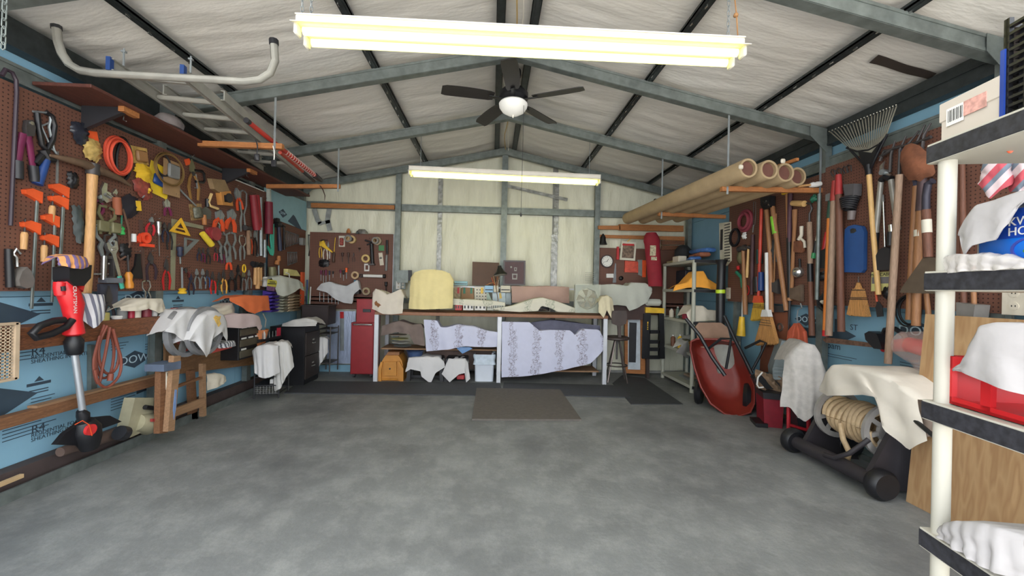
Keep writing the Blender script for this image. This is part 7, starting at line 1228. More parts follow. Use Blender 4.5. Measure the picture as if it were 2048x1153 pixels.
# leaf rake
o = Ob('leaf_rake', 'spring-tined leaf rake hung head up, tines fanned above the pegboard', 'rake', R_, (1738, 345), .06)
o.part('handle', YW, MB().tube([o.p(1738, 348), o.p(1746, 460), o.p(1757, 590)], .018, 10)); o.part('head', BLACK, MB().prism(o.q([(1718, 302), (1746, 306), (1762, 285), (1750, 320), (1740, 344), (1733, 344)]), -.01, .012)); o.part('socket', BLACK, MB().tube([o.p(1737, 330), o.p(1738, 350)], .024, 10)); o.part('brace', BLACK, MB().tube([o.p(1695, 294), o.p(1736, 338)], .008, 6).tube([o.p(1775, 268), o.p(1742, 335)], .008, 6)); o.part('spring_bar', BLACK, MB().tube([o.p(x, y) for x, y in ((1693, 296), (1715, 303), (1738, 300), (1760, 288), (1774, 272))], .008, 6))
for i in range(22):
    t = i/21; bx_ = (lerp(1696, 1773, t), lerp(295, 268, t)+9*sin(pi*t)); ex = (lerp(1662, 1793, t), lerp(265, 212, t)); pts = [o.p(*bx_), o.p(*ex)]; hk = o.p(ex[0]-4+3*t, ex[1]-2, .05); o.part('tine', mat((150, 146, 132), .4, .5), MB().tube([o.p(lerp(1730, 1748, t), 306), pts[0], pts[1], hk], .0045, 5))
# garden fork
o = Ob('garden_fork', 'black iron garden fork with curved tines high on the right wall', 'fork', R_, (1790, 340), .05); tips = [((1760, 322), (1768, 302), (1800, 295)), ((1780, 345), (1782, 310), (1790, 282)), ((1798, 352), (1800, 300), (1812, 272)), ((1812, 320), (1815, 290), (1838, 262)), ((1830, 310), (1832, 288), (1850, 250)), ((1844, 300), (1848, 270), (1862, 246))]
for tp in tips: o.part('tine', IRON, MB().tube([o.p(*p) for p in tp], [.011, .010, .006], 6))
o.part('crossbar', IRON, MB().tube([o.p(x, y) for x, y in ((1760, 314), (1790, 296), (1830, 287), (1862, 274))], .012, 8)); o.part('neck', mat((60, 60, 76), .5), MB().tube([o.p(1806, 300), o.p(1826, 330), o.p(1833, 372)], .018, 8)); 
o.part('handle', OW, MB().tube([o.p(1833, 372), o.p(1826, 480), o.p(1818, 640)], .021, 10))
# loppers with grey handles
o = Ob('bypass_loppers', 'bypass loppers with grey tube handles and a hooked steel blade', 'loppers', R_, (1770, 325), .04); o.part('blade', CHROME, MB().prism(o.q([(1761, 344), (1762, 332), (1771, 323), (1768, 332), (1769, 342), (1780, 345), (1784, 352), (1768, 352)]), 0, .012), False); o.part('pivot', STEEL, MB().prism(circ(*o.p(1770, 345)[:2], .022, 14), -.01, .03)); o.part('collar', BLACK, MB().tube([o.p(1762, 362), o.p(1770, 354), o.p(1783, 358)], .024, 8)); HG = mat((150, 146, 138), .4, .3)
o.part('handle', HG, MB().tube([o.p(1762, 362), o.p(1752, 468)], .019, 10)); o.part('grip', BLACK, MB().tube([o.p(1752, 466), o.p(1749, 502)], .022, 10)); o.part('handle', HG, MB().tube([o.p(1782, 360), o.p(1796, 460)], .019, 10))
T(R_, 'pole', 1768, 390, 1772, 500, 3.5, 'thin chromed rod with a snap hook between the lopper handles', CHROME, GRY, name='snap_rod', cat='rod', w0=.02)
o = Ob('belt_pouch', 'black nylon pouch hanging from a chrome clip', 'pouch', R_, (1784, 452), .02); o.part('clip', CHROME, MB().tube([o.p(1781, 450), o.p(1782, 464)], .014, 8)); o.part('strap', BLACK, MB().tube([o.p(1781, 464), o.p(1780, 492)], .022, 8)); o.part('pouch', mat((40, 38, 42), .6), MB().prism(o.q([(1770, 500), (1782, 494), (1792, 498), (1792, 541), (1758, 541), (1762, 515)]), -.01, .05))
o = Ob('yellow_card_pack', 'yellow-bordered blister card with two light cables on the pegboard', 'package', R_, (1768, 548), .01); o.part('card', mat((206, 200, 130), .5), MB().prism(o.q([(1744, 545), (1792, 543), (1792, 582), (1743, 583)]), 0, .004), False); o.part('window', mat((112, 108, 110), .4, 0, .2), MB().prism(o.q([(1745, 555), (1791, 553), (1791, 567), (1745, 568)]), .004, .006), False); a = o.p(1762, 550, .005); text('MINI CABLE', .035, DARK, o.e, a, rad(2))
T(R_, 'trowel', 1756, 584, 1763, 634, 14, 'short tool with an orange grip below the yellow card', DARK, mat((196, 84, 56), .5)); T(R_, 'lump', 1779, 575, 1780, 597, 20, 'black rubber mallet head below the yellow card', BLACK, name='rubber_mallet', cat='mallet')
# long handles and shovels
T(R_, 'pole', 1806, 350, 1783, 728, 13, 'long grey weathered handle leaning in front of the foam', GW, name='wooden_pole', cat='pole', w0=.09)
o = Ob('round_shovel', 'rusty round-point shovel hung head up', 'shovel', R_, (1848, 362), .07); 
bl = [(1806, 322), (1808, 305), (1816, 292), (1829, 287), (1845, 292), (1862, 308), (1873, 330), (1877, 346), (1872, 352), (1856, 356), (1846, 364), (1838, 360), (1824, 361), (1812, 345)]
q_ = o.q(bl); c = (sum(p[0] for p in q_)/len(q_), sum(p[1] for p in q_)/len(q_)); rows = []
for k in range(6): s = 1-k/5.001; rows.append([(lerp(c[0], p[0], s), lerp(c[1], p[1], s), -.035*(1-s*s)*-1+.02) for p in q_+[q_[0]]])
o.part('blade', RUST, MB().grid(rows, .004), 60); o.part('socket', mat((84, 66, 68), .6, .3), MB().tube([o.p(1846, 340, .02), o.p(1845, 362), o.p(1842, 422)], [.012, .026, .03], 10)); o.part('handle', OW, MB().tube([o.p(1842, 422), o.p(1836, 520), o.p(1832, 652)], .026, 12)); o.part('label', PAP, MB().tube([o.p(1838, 460), o.p(1838, 473)], .028, 10))
o = Ob('square_shovel', 'square-mouth shovel hung by its handle, blade low beside the near shelf', 'shovel', R_, (1852, 420), .13); o.part('socket', mat((60, 58, 70), .5, .3), MB().tube([o.p(1866, 362), o.p(1856, 368), o.p(1852, 392), o.p(1852, 420)], .022, 10)); o.part('handle', DW, MB().tube([o.p(1852, 420), o.p(1856, 515)], .025, 12)); o.part('label', PAP, MB().tube([o.p(1853, 440), o.p(1854, 466)], .027, 10)); o.part('blade', mat((92, 78, 64), .7, .2, .2), MB().prism(o.q([(1850, 514), (1874, 516), (1872, 588), (1802, 586), (1806, 576)]), 0, .01), False)
T(R_, 'pole', 1820, 378, 1818, 640, 14, 'thick pale handle with a dark collar, left of the round shovel', OW, mat((60, 60, 76), .5), name='wooden_pole', cat='pole', w0=.05, tipf=.06) if 0 else None
T(R_, 'pole', 1858, 588, 1868, 685, 10, 'orange-brown handle end below the square shovel blade', OW, name='wooden_pole', cat='pole', w0=.04)
for i, (a, b, w) in enumerate(((1932, 330, 12), (1950, 500, 10))): T(R_, 'pole', 1930+i*20, 328+i*200, 1934+i*20, 640, w, ['brown handle seen behind the near shelf post', 'pale handle seen below the blue package shelf'][i], DW if i == 0 else OW, name='wooden_pole', cat='pole', w0=.04)
outlet(RW.off(.02), 2030, 600, 'white double socket on the right wall seen through the near shelf', CREAM, 1.5)
T(R_, 'coil', 1822, 590, 1822, 650, 46, 'black cable coil hanging behind the shovel handles', BLACK, turns=3, rt=.006, name='cable_coil')
# hedge trimmer bag
o = Ob('hedge_trimmer', 'red and black hedge trimmer lying on brackets with its brown blade to the left', 'hedge trimmer', FRW.off(.14), (1800, 690)); P = lambda pts, w=0: [o.p(x, y, w) for x, y in pts]
o.part('blade', mat((112, 84, 70), .6, .3, .4, 40), MB().prism(o.q([(1648, 680), (1655, 675), (1755, 688), (1755, 696), (1655, 686)]), 0, .015), False); o.part('guard', BLACK, MB().prism(o.q([(1743, 668), (1752, 663), (1768, 668), (1780, 700), (1762, 698), (1745, 680)]), -.03, .06)); o.part('front_handle', BLACK, MB().tube(P([(1765, 672), (1770, 660), (1790, 658), (1808, 670), (1812, 685)]), .018, 8)); o.part('body', RD, MB().tube(P([(1765, 700), (1790, 692), (1820, 690), (1860, 700), (1885, 705)]), [.02, .045, .055, .06, .05], 12))
o.part('clear_bag', mat((206, 180, 170), .1, 0, .2, 12, .8, 22, alpha=.3), MB().tube(P([(1805, 688), (1835, 695), (1862, 710), (1870, 765)], .05), [.09, .12, .12, .06], 14))
# leather scabbard board below the loppers with a ring, orange bag
o = Ob('leather_apron', 'brown leather tool apron with a steel ring hanging on the foam', 'apron', FRW.off(.08), (1555, 625)); o.part('apron', mat((116, 66, 44), .7, 0, .15), MB().prism(o.q([(1546, 625), (1578, 624), (1582, 680), (1566, 745), (1528, 745), (1532, 692)]), 0, .02)); o.part('pocket', mat((100, 56, 38), .7), MB().prism(o.q([(1527, 692), (1560, 692), (1560, 745), (1524, 745)]), .02, .03)); c = o.p(1561, 655, .02); o.part('ring', CHROME, MB().ring(circ(c[0], c[1], .045, 18), circ(c[0], c[1], .025, 18), .02, .03)); o.part('top_tools', DARK, MB().prism(o.q([(1552, 612), (1575, 612), (1575, 625), (1552, 625)]), .0, .04))
o = Ob('orange_string_bag', 'rust-orange mesh bag of rope hanging from an S hook', 'bag', FRW.off(.10), (1594, 648)); o.part('hook', STEEL, MB().tube([o.p(x, y, .03) for x, y in ((1601, 607), (1604, 616), (1596, 620), (1594, 635), (1596, 650))], .006, 6)); mb = MB()
for k in range(9):
    x0 = 1594+(k-4)*1.0; x1 = 1594+(k-4)*4.2; mb.tube([o.p(x0, 648, .03), o.p(x0+(x1-x0)*.8, 665, .05+.01*(k % 3)), o.p(x1, 690, .06+.012*(k % 2))], [.012, .022, .022], 7)
o.part('rope', mat((168, 76, 50), .8, 0, .25), mb)
# ================================================================ right side floor: wheelbarrow, carts, hose reel
WB = mat((122, 38, 28), .5, 0, .12)
fw = FA(2.60, 4.45, -18)
o = Ob('wheelbarrow', 'red wheelbarrow tipped up on its nose, black handles pointing up', 'wheelbarrow', fw, (1455, 822)); P = lambda pts, w=0: [o.p(x, y, w) for x, y in pts]
# tray: outer rim loop seen from inside, pulled back into a shell
rim = [(1382, 700), (1384, 685), (1396, 680), (1440, 681), (1478, 688), (1490, 720), (1503, 770), (1500, 800), (1490, 816), (1465, 823), (1440, 818), (1415, 800), (1398, 770), (1388, 735)]
R0 = [V(o.p(x, y, 0)) for x, y in rim]; c = sum(R0, V())/len(R0); tilt = lambda p: V((p.x, p.y, .20-(p.y)*.35))
R0 = [tilt(p) for p in R0]; c = tilt(c); rows = [[p*1.0+V((0, 0, .012)) for p in R0+[R0[0]]]]; 
for k in range(0, 9):
    s = 1-.06*k if k < 6 else .70*(1-(k-5.0)/3.4); d = -.26*sin(min(1, k/6)*pi/2); rows.append([c+(p-c)*max(.02, s)+V((.03*k/8, 0, d)) for p in R0+[R0[0]]])
o.part('tray', WB, MB().grid(rows, .005), 60); o.part('rim', WB, MB().tube(R0, .012, 8, closed=True))
o.part('handle', BLACK, MB().tube([V(o.p(1372, 638, .18)), V(o.p(1400, 672, .25)), V(o.p(1424, 715, .32)), V(o.p(1450, 752, .38))], .020, 8)); o.part('handle', BLACK, MB().tube([V(o.p(1448, 632, .0)), V(o.p(1470, 680, .06)), V(o.p(1490, 720, .12)), V(o.p(1503, 748, .16))], .020, 8))
o.part('leg', BLACK, MB().tube([V(o.p(1418, 697, .28)), V(o.p(1442, 678, .4)), V(o.p(1462, 678, .4)), V(o.p(1458, 705, .38)), V(o.p(1452, 738, .36))], .014, 8)); o.part('leg', BLACK, MB().tube([V(o.p(1490, 697, .1)), V(o.p(1520, 682, .2)), V(o.p(1532, 686, .22)), V(o.p(1520, 712, .2)), V(o.p(1505, 740, .18))], .014, 8))
wc_ = V(o.p(1499, 795, .0)); o.part('wheel', BLACK, MB(Matrix.Translation((wc_.x, .16, -.05)) @ Matrix.Rotation(rad(70), 4, 'Y')).lathe([(.09, -.035), (.15, -.04), (.17, 0), (.15, .04), (.09, .035)], None, 28)); o.part('hub', GRY, MB(Matrix.Translation((wc_.x, .16, -.05)) @ Matrix.Rotation(rad(70), 4, 'Y')).lathe([(.09, -.02), (.09, .02), (.03, .03), (.02, .05)], None, 18))
o.part('wheel', BLACK, MB(Matrix.Translation((V(o.p(1405, 790)).x, .14, -.2)) @ Matrix.Rotation(rad(70), 4, 'Y')).lathe([(.08, -.03), (.13, -.035), (.15, 0), (.13, .035), (.08, .03)], None, 24))
o = Ob('cardboard_sheet', 'tan cardboard rounded panel tucked behind the wheelbarrow tray', 'panel', fw.off(-.28), (1430, 680)); o.solo(mat((146, 116, 96), .8, 0, .15), MB().prism(o.q([(1390, 655), (1398, 646), (1442, 646), (1455, 655), (1463, 690), (1400, 700)]), -.03, 0), False)
o = Ob('leaf_blower', 'black blower tube with a lime band leaning between shelving and pegboard', 'blower', FA(2.93, 4.9, 0), (1440, 650)); P = lambda pts, w=0: [o.p(x, y, w) for x, y in pts]
o.part('tube', BLACK, MB().tube(P([(1443, 520), (1443, 530), (1442, 560), (1441, 584)]), [.075, .05, .05, .05], 16)); o.part('lime_band', mat((190, 220, 50), .4), MB().tube(P([(1441, 580), (1441, 587)]), .056, 16)); o.part('lower_tube', BLACK, MB().tube(P([(1441, 587), (1440, 700)]), .052, 16))
# grey pail, lidded box behind
def barrel(name, lab, cat, X, Y, prof, m): o = Ob(name, lab, cat, FL, (X, Y, 0)); return o.solo(m, MB().lathe(prof, None, 24))
barrel('white_bucket', 'pale grey bucket behind the wheelbarrow handles', 'bucket', 2.85, 4.75, [(.13, 0), (.16, .5), (.165, .74), (.155, .74), (.13, .05)], mat((150, 150, 142), .6))
o = Ob('grey_case', 'blue-grey plastic case with a white label leaning behind the draped cart', 'case', FA(2.84, 3.95, -25), (1565, 800)); o.part('body', mat((128, 138, 140), .5), MB().prism(o.q([(1565, 682), (1592, 685), (1588, 760), (1548, 762), (1546, 740)]), -.25, -.03)); o.part('label', PAP, MB().prism(o.q([(1562, 698), (1580, 700), (1574, 722), (1558, 718)]), -.03, -.025), False)
for k in range(4): o.part('ridge', mat((140, 150, 152), .5), MB().prism(o.q([(1548, 735+k*7), (1588, 738+k*7), (1588, 741+k*7), (1548, 738+k*7)]), -.03, -.015), False)
# red waste can
o = Ob('waste_bin', 'dark red bin on a black base with its lid open, a paper bag in it', 'bin', FA(2.70, 3.85, -20), (1552, 862)); o.part('body', mat((128, 26, 40), .5), MB().prism(o.q([(1528, 796), (1570, 800), (1566, 862), (1530, 857)]), -.28, -.02)); o.part('rim', DARK, MB().prism(o.q([(1526, 786), (1572, 790), (1572, 802), (1527, 798)]), -.3, 0)); o.part('base', BLACK, MB().prism(o.q([(1510, 846), (1535, 848), (1535, 862), (1512, 860)]), -.2, .02)); o.part('lid', BLACK, MB().prism(o.q([(1516, 765), (1540, 752), (1570, 775), (1572, 786), (1527, 786)]), -.3, -.15)); o.part('wheel', BLACK, MB().tube([o.p(1512, 856, .0), o.p(1520, 858, .0)], .035, 14)); o.part('white_handle', WHITE, MB().tube([o.p(x, y, .02) for x, y in ((1525, 745), (1516, 755), (1514, 770), (1518, 776), (1527, 775))], .008, 8))
o = Ob('paper_bag', 'crumpled tan paper bag sticking out of the dark red bin', 'bag', FA(2.70, 3.90, -20), (1545, 765)); rows = [[(-.12+.26*j/10+.01*nz(i, j, 2), -.08+.03*i-.008*j+.012*nz(i*.7, j*.9), -.1+.05*sin(j*.8+i)) for j in range(11)] for i in range(7)]; o.solo(mat((150, 124, 100), .6, 0, .3, 14, .8, 20), MB().grid(rows, .004), 50)
# red hand truck with engine
o = Ob('hand_truck', 'small red hand truck carrying a black vacuum, a spotted cloth over it', 'hand truck', FA(2.64, 3.50, -20), (1610, 897)); RT = mat((168, 32, 42), .4)
for pts in ([(1577, 815), (1577, 885)], [(1617, 820), (1617, 900)], [(1577, 872), (1617, 890), (1655, 870)], [(1577, 850), (1617, 862), (1650, 858)]): o.part('rail', RT, MB().tube([o.p(*p) for p in pts], .016, 8))
for px, z in (((1578, 872), .03), ((1642, 895), .03)):
    c = V(o.p(*px)); M_ = Matrix.Translation((c.x, .075, z)); o.part('wheel', BLACK, MB(M_).lathe([(.045, -.02), (.065, -.025), (.075, 0), (.065, .025), (.045, .02)], None, 22)); o.part('hub', RT, MB(M_).lathe([(.045, -.015), (.045, .018), (.01, .025)], None, 18))
vc = Ob('shop_vacuum', 'black and grey canister vacuum on the red hand truck', 'vacuum', FA(2.72, 3.55, -20), (1640, 885)); q_ = vc.q([(1590, 800), (1665, 812), (1682, 835), (1672, 868), (1600, 868)]); vc.part('body', mat((40, 40, 46), .4), MB().prism(q_, -.3, -.02)); vc.part('grey_side', mat((92, 94, 106), .4), MB().prism(vc.q([(1630, 832), (1662, 836), (1660, 864), (1632, 862)]), -.02, .0))
for k in range(5): vc.part('slat', DARK, MB().prism(vc.q([(1633, 836+k*5), (1660, 839+k*5), (1660, 841+k*5), (1633, 838+k*5)]), 0, .004), False)
a = vc.p(1608, 836, 0); text('.25 HP', .04, WHITE, vc.e, (a[0], a[1], -.015))
drape('spotted_cloth', 'grey-white spotted cloth draped tall over the hand truck and case', 'cloth', FA(2.60, 3.42, -22), [(1568, 720), (1582, 700), (1600, 685), (1620, 688), (1632, 705), (1640, 745)], [(1558, 812), (1575, 810), (1587, 828), (1602, 838), (1620, 815), (1655, 795), (1690, 822)], mat((178, 173, 168), .9, 0, .12, 22, .5, 12), depth=.3, amp=.022, folds=4, bulge=.08)
# hose reel cart: axle parallel to the right wall
fh = RW.off(.5)
o = Ob('hose_reel_cart', 'black hose reel cart wound with thick beige hose', 'hose reel', fh, (2.55, 2.82, 0)); HB = mat((44, 40, 44), .55); HOSE = mat((190, 164, 128), .6, 0, .12, 40); RG = mat((150, 146, 142), .5, .1)
MY = Matrix.Rotation(rad(90), 4, 'Y'); CY_, CZ_ = .385, -.22
for xx in (-.24, .17):
    Mx = Matrix.Translation((xx, CY_, CZ_)) @ MY; o.part('reel_side', RG, MB(Mx).ring(circ(0, 0, .19, 32), circ(0, 0, .15, 32), -.012, .012)); o.part('reel_hub', RG, MB(Mx).ring(circ(0, 0, .08, 28), circ(0, 0, .02, 28), -.012, .012))
    for k in range(8): o.part('spoke', RG, MB(Mx @ Matrix.Rotation(k*pi/4+.2, 4, 'Z')).box((-.015, .07, -.008), (.015, .16, .008)), False)
mb = MB()
for i in range(9): mb.tube([(-.215+.042*(i+k/26), CY_+(.128+.010*sin(k*.5+i))*sin(2*pi*k/26), CZ_+(.128+.010*sin(k*.5+i))*cos(2*pi*k/26)) for k in range(27)], .019, 8)
mb.tube([(-.05, CY_-.02, CZ_+.15), (.0, CY_-.12, CZ_+.17), (.03, CY_-.20, CZ_+.15), (-.01, .10, CZ_+.13)], .019, 8); o.part('hose', HOSE, mb)
for xx in (-.31, .24): 
    pr = MB().prism([(-.44, 0), (-.02, .04), (.02, .13), (-.16, .46), (-.28, .46)], 0, .035); pr.v = [(xx+z, y, x) for x, y, z in pr.v]; o.part('side_frame', HB, pr)
o.part('axle_tube', HB, MB().tube([(-.42, .095, .0), (0, .10, 0), (.34, .095, 0)], [.05, .055, .05], 14)); o.part('guide', HB, MB().tube([(-.05, .13, .05), (.05, .15, .06), (.14, .22, .03), (.2, .34, -.05)], .016, 8))
for xx in (-.42, .34): o.part('wheel', BLACK, MB(Matrix.Translation((xx, .10, .0)) @ MY).lathe([(.02, -.04), (.08, -.045), (.10, -.02), (.10, .02), (.08, .045), (.02, .04)], None, 28)); 
for xx in (-.30, .30): o.part('rear_wheel', BLACK, MB(Matrix.Translation((xx, .12, -.38)) @ MY).lathe([(.02, -.03), (.10, -.03), (.12, 0), (.10, .03), (.02, .03)], None, 28))
hp = [V(o.Mi @ RW.off(w_).hit(x, y)) for x, y, w_ in ((1762, 788, .42), (1820, 833, .52), (1872, 877, .55))]; o.part('push_handle', BLACK, MB().tube([(.15, .5, -.2), hp[0]]+hp, .013, 8))
drape('white_cloth', 'large white stained cloth draped over the hose reel cart', 'cloth', RW.off(.50), [(1645, 775), (1662, 748), (1680, 731), (1720, 735), (1780, 752), (1800, 765), (1840, 800)], [(1640, 782), (1665, 792), (1700, 792), (1745, 790), (1775, 795), (1790, 860), (1830, 902), (1862, 882)], mat((204, 196, 184), .9, 0, .08, 4, .6, 9), depth=.36, amp=.016, folds=4, bulge=.04)
drape('grey_tarp', 'grey-beige tarp hanging behind the handle of the hose reel cart', 'tarp', RW.off(.30), [(1800, 762), (1840, 782), (1880, 800)], [(1820, 880), (1850, 880), (1880, 870)], mat((140, 124, 112), .9), depth=.2, amp=.016, folds=3)
# ================================================================ near shelf unit at the right edge
c10, s10 = cos(rad(10.3)), sin(rad(10.3)); P0 = V((1.290, 1.10, 0))
sf = bpy.data.objects.new('near_shelving', None); scn.collection.objects.link(sf); SM = Matrix.Translation(P0) @ Matrix(((c10, s10, 0), (-s10, c10, 0), (0, 0, 1))).to_4x4(); sf.matrix_world = SM
tag(sf, 'white-posted plastic shelving with black edges, nearest the camera at right', 'shelving')
NCL = mat((168, 164, 164), .85, 0, .06, 5, .6, 14); SW = mat((182, 178, 166), .45, 0, .03); SB_ = mat((44, 44, 50), .6, 0, .5, 60)
ZS = [.27, .635, 1.015, 1.395, 1.772]      # shelf tops; local x runs right, y runs away
for i, z in enumerate(ZS):
    b_ = MB().box((-.005, -.42, z-.055), (.86, .03, z-.045)); b_.box((.0, .022, z-.052), (.86, .030, z)); 
    MB().box((-.010, -.45, z-.052), (-.001, .034, z-.002), .002).build('edge_trim', SB_, sf)
    b_.box((-.009, -.45, z-.003), (.86, .031, z+.003), .001).box((-.009, -.45, z-.054), (-.002, .031, z-.0515), .001)
    for k in range(12): b_.box((.03+.07*k, -.42, z-.045), (.036+.07*k, .02, z-.005))
    b_.build('shelf_board', SW, sf)
for x, y in ((.020, 0), (.020, -.42), (.83, 0), (.83, -.42)):
    MB().tube([(x, y, 0), (x, y, 1.76)], .0200, 20).build('post', SW, sf, True)
def nearT(x, y, z): return SM @ V((x, y, z))
def nob(name, lab, cat, x, y, z): 
    o = Ob(name, lab, cat, FL, tuple(nearT(x, y, z))); o.e.matrix_world = o.M = Matrix.Translation(nearT(x, y, z)) @ SM.to_3x3().to_4x4(); o.Mi = o.M.inverted(); return o
zt = ZS[4]+.006
o = nob('white_carton', 'white cardboard carton with a barcode label on top of the near shelving', 'carton', .01, -.15, zt); GCT = mat((190, 180, 168), .7, 0, .05)
o.part('box', GCT, MB().box((0, 0, 0), (.30, .162, .105), .003), False); o.part('lid', GCT, MB().box((-.003, -.003, .055), (.303, .165, .11), .002), False); o.part('label', WHITE, MB().box((-.0045, .09, .035), (-.003, .140, .085)), False)
for k in range(9): o.part('barcode', DARK, MB().box((-.0052, .134-.005*k, .045), (-.0045, .134-.005*k-(.002 if k % 2 else .001)*1.2, .078)), False)
o.part('sticker', mat((200, 150, 140), .6, 0, .3, 80), MB().box((-.0045, .03, .045), (-.003, .09, .085)), False)
o = nob('black_crate', 'black plastic milk crate stacked high with blue trim on the near shelving', 'crate', .01, -.42, zt); mb = MB()
for k in range(12): mb.box((0, 0, .02*k), (.012, .265, .02*k+.007))
for k in range(7): mb.box((0, .042*k, 0), (.010, .042*k+.009, .245))
for k in range(12): mb.box((0, .253, .02*k), (.3, .265, .02*k+.007))
for k in range(8): mb.box((.04*k, .255, 0), (.04*k+.01, .265, .245))
o.part('side', BLACK, mb, False); o.part('blue_corner', mat((30, 60, 140), .4), MB().box((-.004, .258, 0), (.008, .268, .17)), False); o.part('dark_contents', mat((24, 24, 34), .8), MB().box((.02, .01, .0), (.28, .25, .22)), False)
# second shelf: blue bag with cloth
z4 = ZS[3]+.006
o = nob('plastic_package', 'blue plastic package with white lettering under a white cloth', 'package', .05, -.34, z4); o.part('pack', mat((20, 110, 210), .35, 0, .1), MB().box((.0, 0, 0), (.25, .30, .15), .02)); o.part('dark_band', mat((20, 60, 150), .35), MB().box((-.002, .0, .075), (.0, .24, .148)), False)
for tx, dz, sz in (('KWIK', .115, .030), ('HOUSE', .090, .030)):
    t_ = text(tx, sz, WHITE, o.e, (0, 0, 0), align='LEFT'); t_.matrix_local = Matrix.Translation((-.004, .205, dz)) @ Matrix(((0, 0, -1), (-1, 0, 0), (0, 1, 0))).to_4x4()
o.part('oval', mat((60, 70, 150), .4), MB(Matrix.Translation((-.003, .15, .045)) @ Matrix.Rotation(rad(90), 4, 'Y') @ Matrix.Rotation(rad(90), 4, 'Z')).ring(circ(0, 0, .05, 24, .030), circ(0, 0, .044, 24, .025), 0, .003)); o.part('green_leaf', mat((60, 120, 60), .4), MB(Matrix.Translation((-.003, .15, .04)) @ Matrix.Rotation(rad(90), 4, 'Y') @ Matrix.Rotation(rad(90), 4, 'Z')).prism(circ(0, 0, .022, 12, .008), 0, .002))
fN = Fr(nearT(-.005, 0, 0), SM.to_3x3() @ V((0, -1, 0)), (0, 0, 1), SM.to_3x3() @ V((-1, 0, 0)))
drape('white_cloth', 'white paper towel cloth draped over the blue pack on the near shelving', 'cloth', fN.off(-.035), [(1922, 470), (1940, 440), (1968, 412), (2005, 402), (2050, 385), (2100, 375)], [(1922, 470), (1940, 500), (1948, 512), (1965, 492), (1990, 484), (2010, 480), (2040, 425), (2060, 400)], NCL, depth=.12, amp=.004, folds=3, bulge=.012)
drape('plastic_wrap', 'clear crumpled plastic bag along the edge of the blue pack shelf', 'plastic bag', fN.off(-.005), [(1893, 515), (1920, 510), (1960, 512), (2000, 515), (2060, 520)], [(1895, 548), (1920, 546), (1950, 542), (2000, 542), (2060, 536)], mat((214, 208, 204), .12, 0, .1, 12, .9, 26, alpha=.55), depth=.05, amp=.004, folds=6, bulge=.008)
o = nob('cardboard_wedge', 'grey cardboard box corner behind the white cloth', 'box', .06, -.10, z4); o.solo(GCT, MB().box((0, 0, 0), (.1, .06, .12), .004), False)
o = Ob('striped_towel', '', '', RW.off(.1), (1990, 330)); bpy.data.objects.remove(o.e)
drape('striped_towel', 'red, white and grey striped towel hanging behind the near shelving', 'towel', FA(1.75, 1.7, -50), [(1965, 330), (1990, 327), (2022, 328)], [(1958, 370), (1980, 402), (2000, 385), (2018, 375), (2030, 350)], mat((196, 176, 178), .9, kind='stripe3', col2=(176, 74, 84)), depth=.05, amp=.01, folds=2)
drape('striped_towel', 'second striped towel beside the first, at the right picture edge', 'towel', FA(1.75, 1.68, -50), [(2025, 330), (2040, 330), (2075, 330)], [(2020, 385), (2040, 390), (2075, 380)], mat((196, 176, 178), .9, kind='stripe3', col2=(176, 74, 84)), depth=.05, amp=.01, folds=2)
o = nob('orange_rag', 'orange rag end hanging just under the top near shelf', 'rag', .10, -.08, ZS[4]-.09); o.solo(ORNG, MB().lathe([(.002, .03), (.008, .04), (.008, .06), (.004, .07)], None, 12, 1.6, .7))
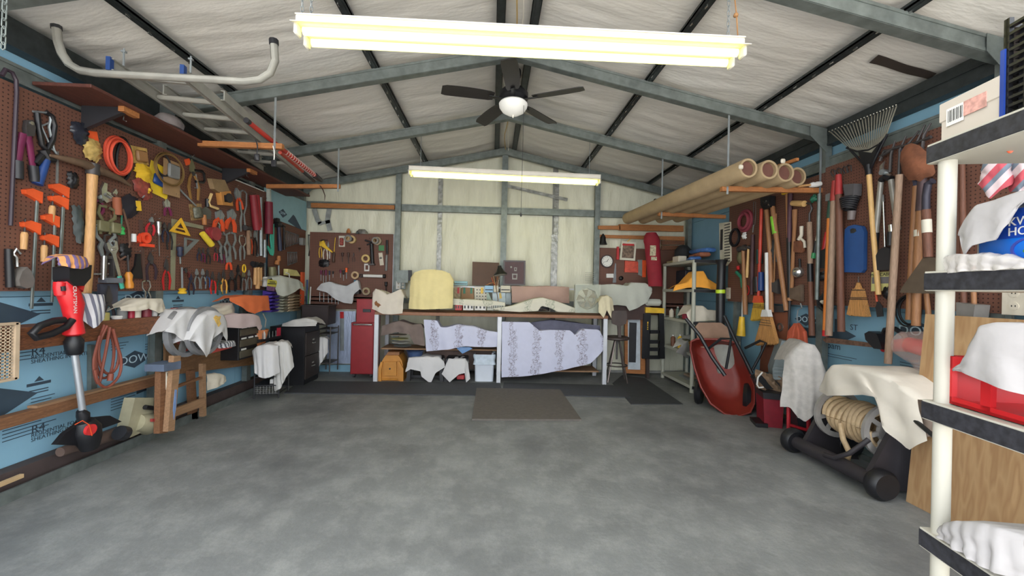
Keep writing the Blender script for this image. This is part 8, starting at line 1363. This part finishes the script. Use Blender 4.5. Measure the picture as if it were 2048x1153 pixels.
# middle shelf: red crate with cloth and plywood sheet
z3 = ZS[2]+.006
o = nob('red_crate', 'bright red plastic bottle crate with a cloth over it on the near shelving', 'crate', .02, -.44, z3); RC = mat((186, 26, 32), .4, 0, .06)
H_ = .135; mb = MB().box((0, 0, 0), (.012, .44, .02)).box((0, 0, H_-.035), (.012, .44, H_)); 
for k in range(5): mb.box((0, .44*k/4.25, .0), (.014, .44*k/4.25+.025, H_))
mb.box((0, .428, 0), (.3, .44, H_)).box((0, 0, 0), (.3, .012, H_)).box((0, 0, 0), (.3, .44, .008)); o.part('crate', RC, mb, False); 
o.part('bottle_blue', mat((60, 100, 150), .3), MB().box((.03, .20, .01), (.09, .27, .11), .01)); o.part('bottle_label', mat((230, 220, 40), .4), MB().box((.027, .215, .045), (.03, .25, .075)), False); o.part('green_label', mat((60, 170, 90), .4), MB().box((.027, .215, .075), (.03, .25, .09)), False)
drape('white_cloth', 'bluish-white cloth lying over the red crate', 'cloth', fN.off(-.01), [(1912, 742), (1945, 728), (1965, 690), (1980, 655), (2010, 648), (2060, 650)], [(1912, 732+8), (1945, 742), (1985, 760), (2048, 785), (2090, 800)], NCL, depth=.2, amp=.005, folds=3, bulge=.02)
PLY2 = mat((178, 144, 104), .6, 0, .12, 3, kind='ply', col2=(150, 112, 76), stretch=(1, 5, .8))
tag(MB(Matrix.Translation((2.70, 1.30, 0)) @ Matrix.Rotation(rad(5), 4, 'Y')).box((0, 0, 0.001), (.016, 1.16, 1.22)).build('plywood_sheet', PLY2, None, False), 'pale plywood sheet leaning at the right wall behind the near shelving', 'plywood')
z2 = ZS[1]+.006
drape('white_cloth', 'bluish-white bundled sheet on the low shelf at the bottom right corner', 'cloth', fN.off(-.02), [(1890, 1068), (1915, 1052), (1950, 1048), (2000, 1052), (2060, 1075)], [(1895, 1072), (1930, 1088), (1970, 1112), (2010, 1140), (2060, 1165)], NCL, depth=.3, amp=.010, folds=7, bulge=.03)
tag(MB(SM).box((.05, -.4, ZS[1]+.007), (.5, -.02, ZS[1]+.05), .02).build('folded_sheet', WCL, None, True), 'folded white sheet beneath the bundled one on the low near shelf', 'sheet')
o = Ob('plastic_tub', 'small clear plastic tub hanging behind the near shelf post', 'tub', RW.off(.12), (1925, 610)); o.solo(mat((120, 116, 112), .3), MB().prism(o.q([(1912, 605), (1950, 610), (1946, 638), (1912, 638)]), -.1, 0), False)
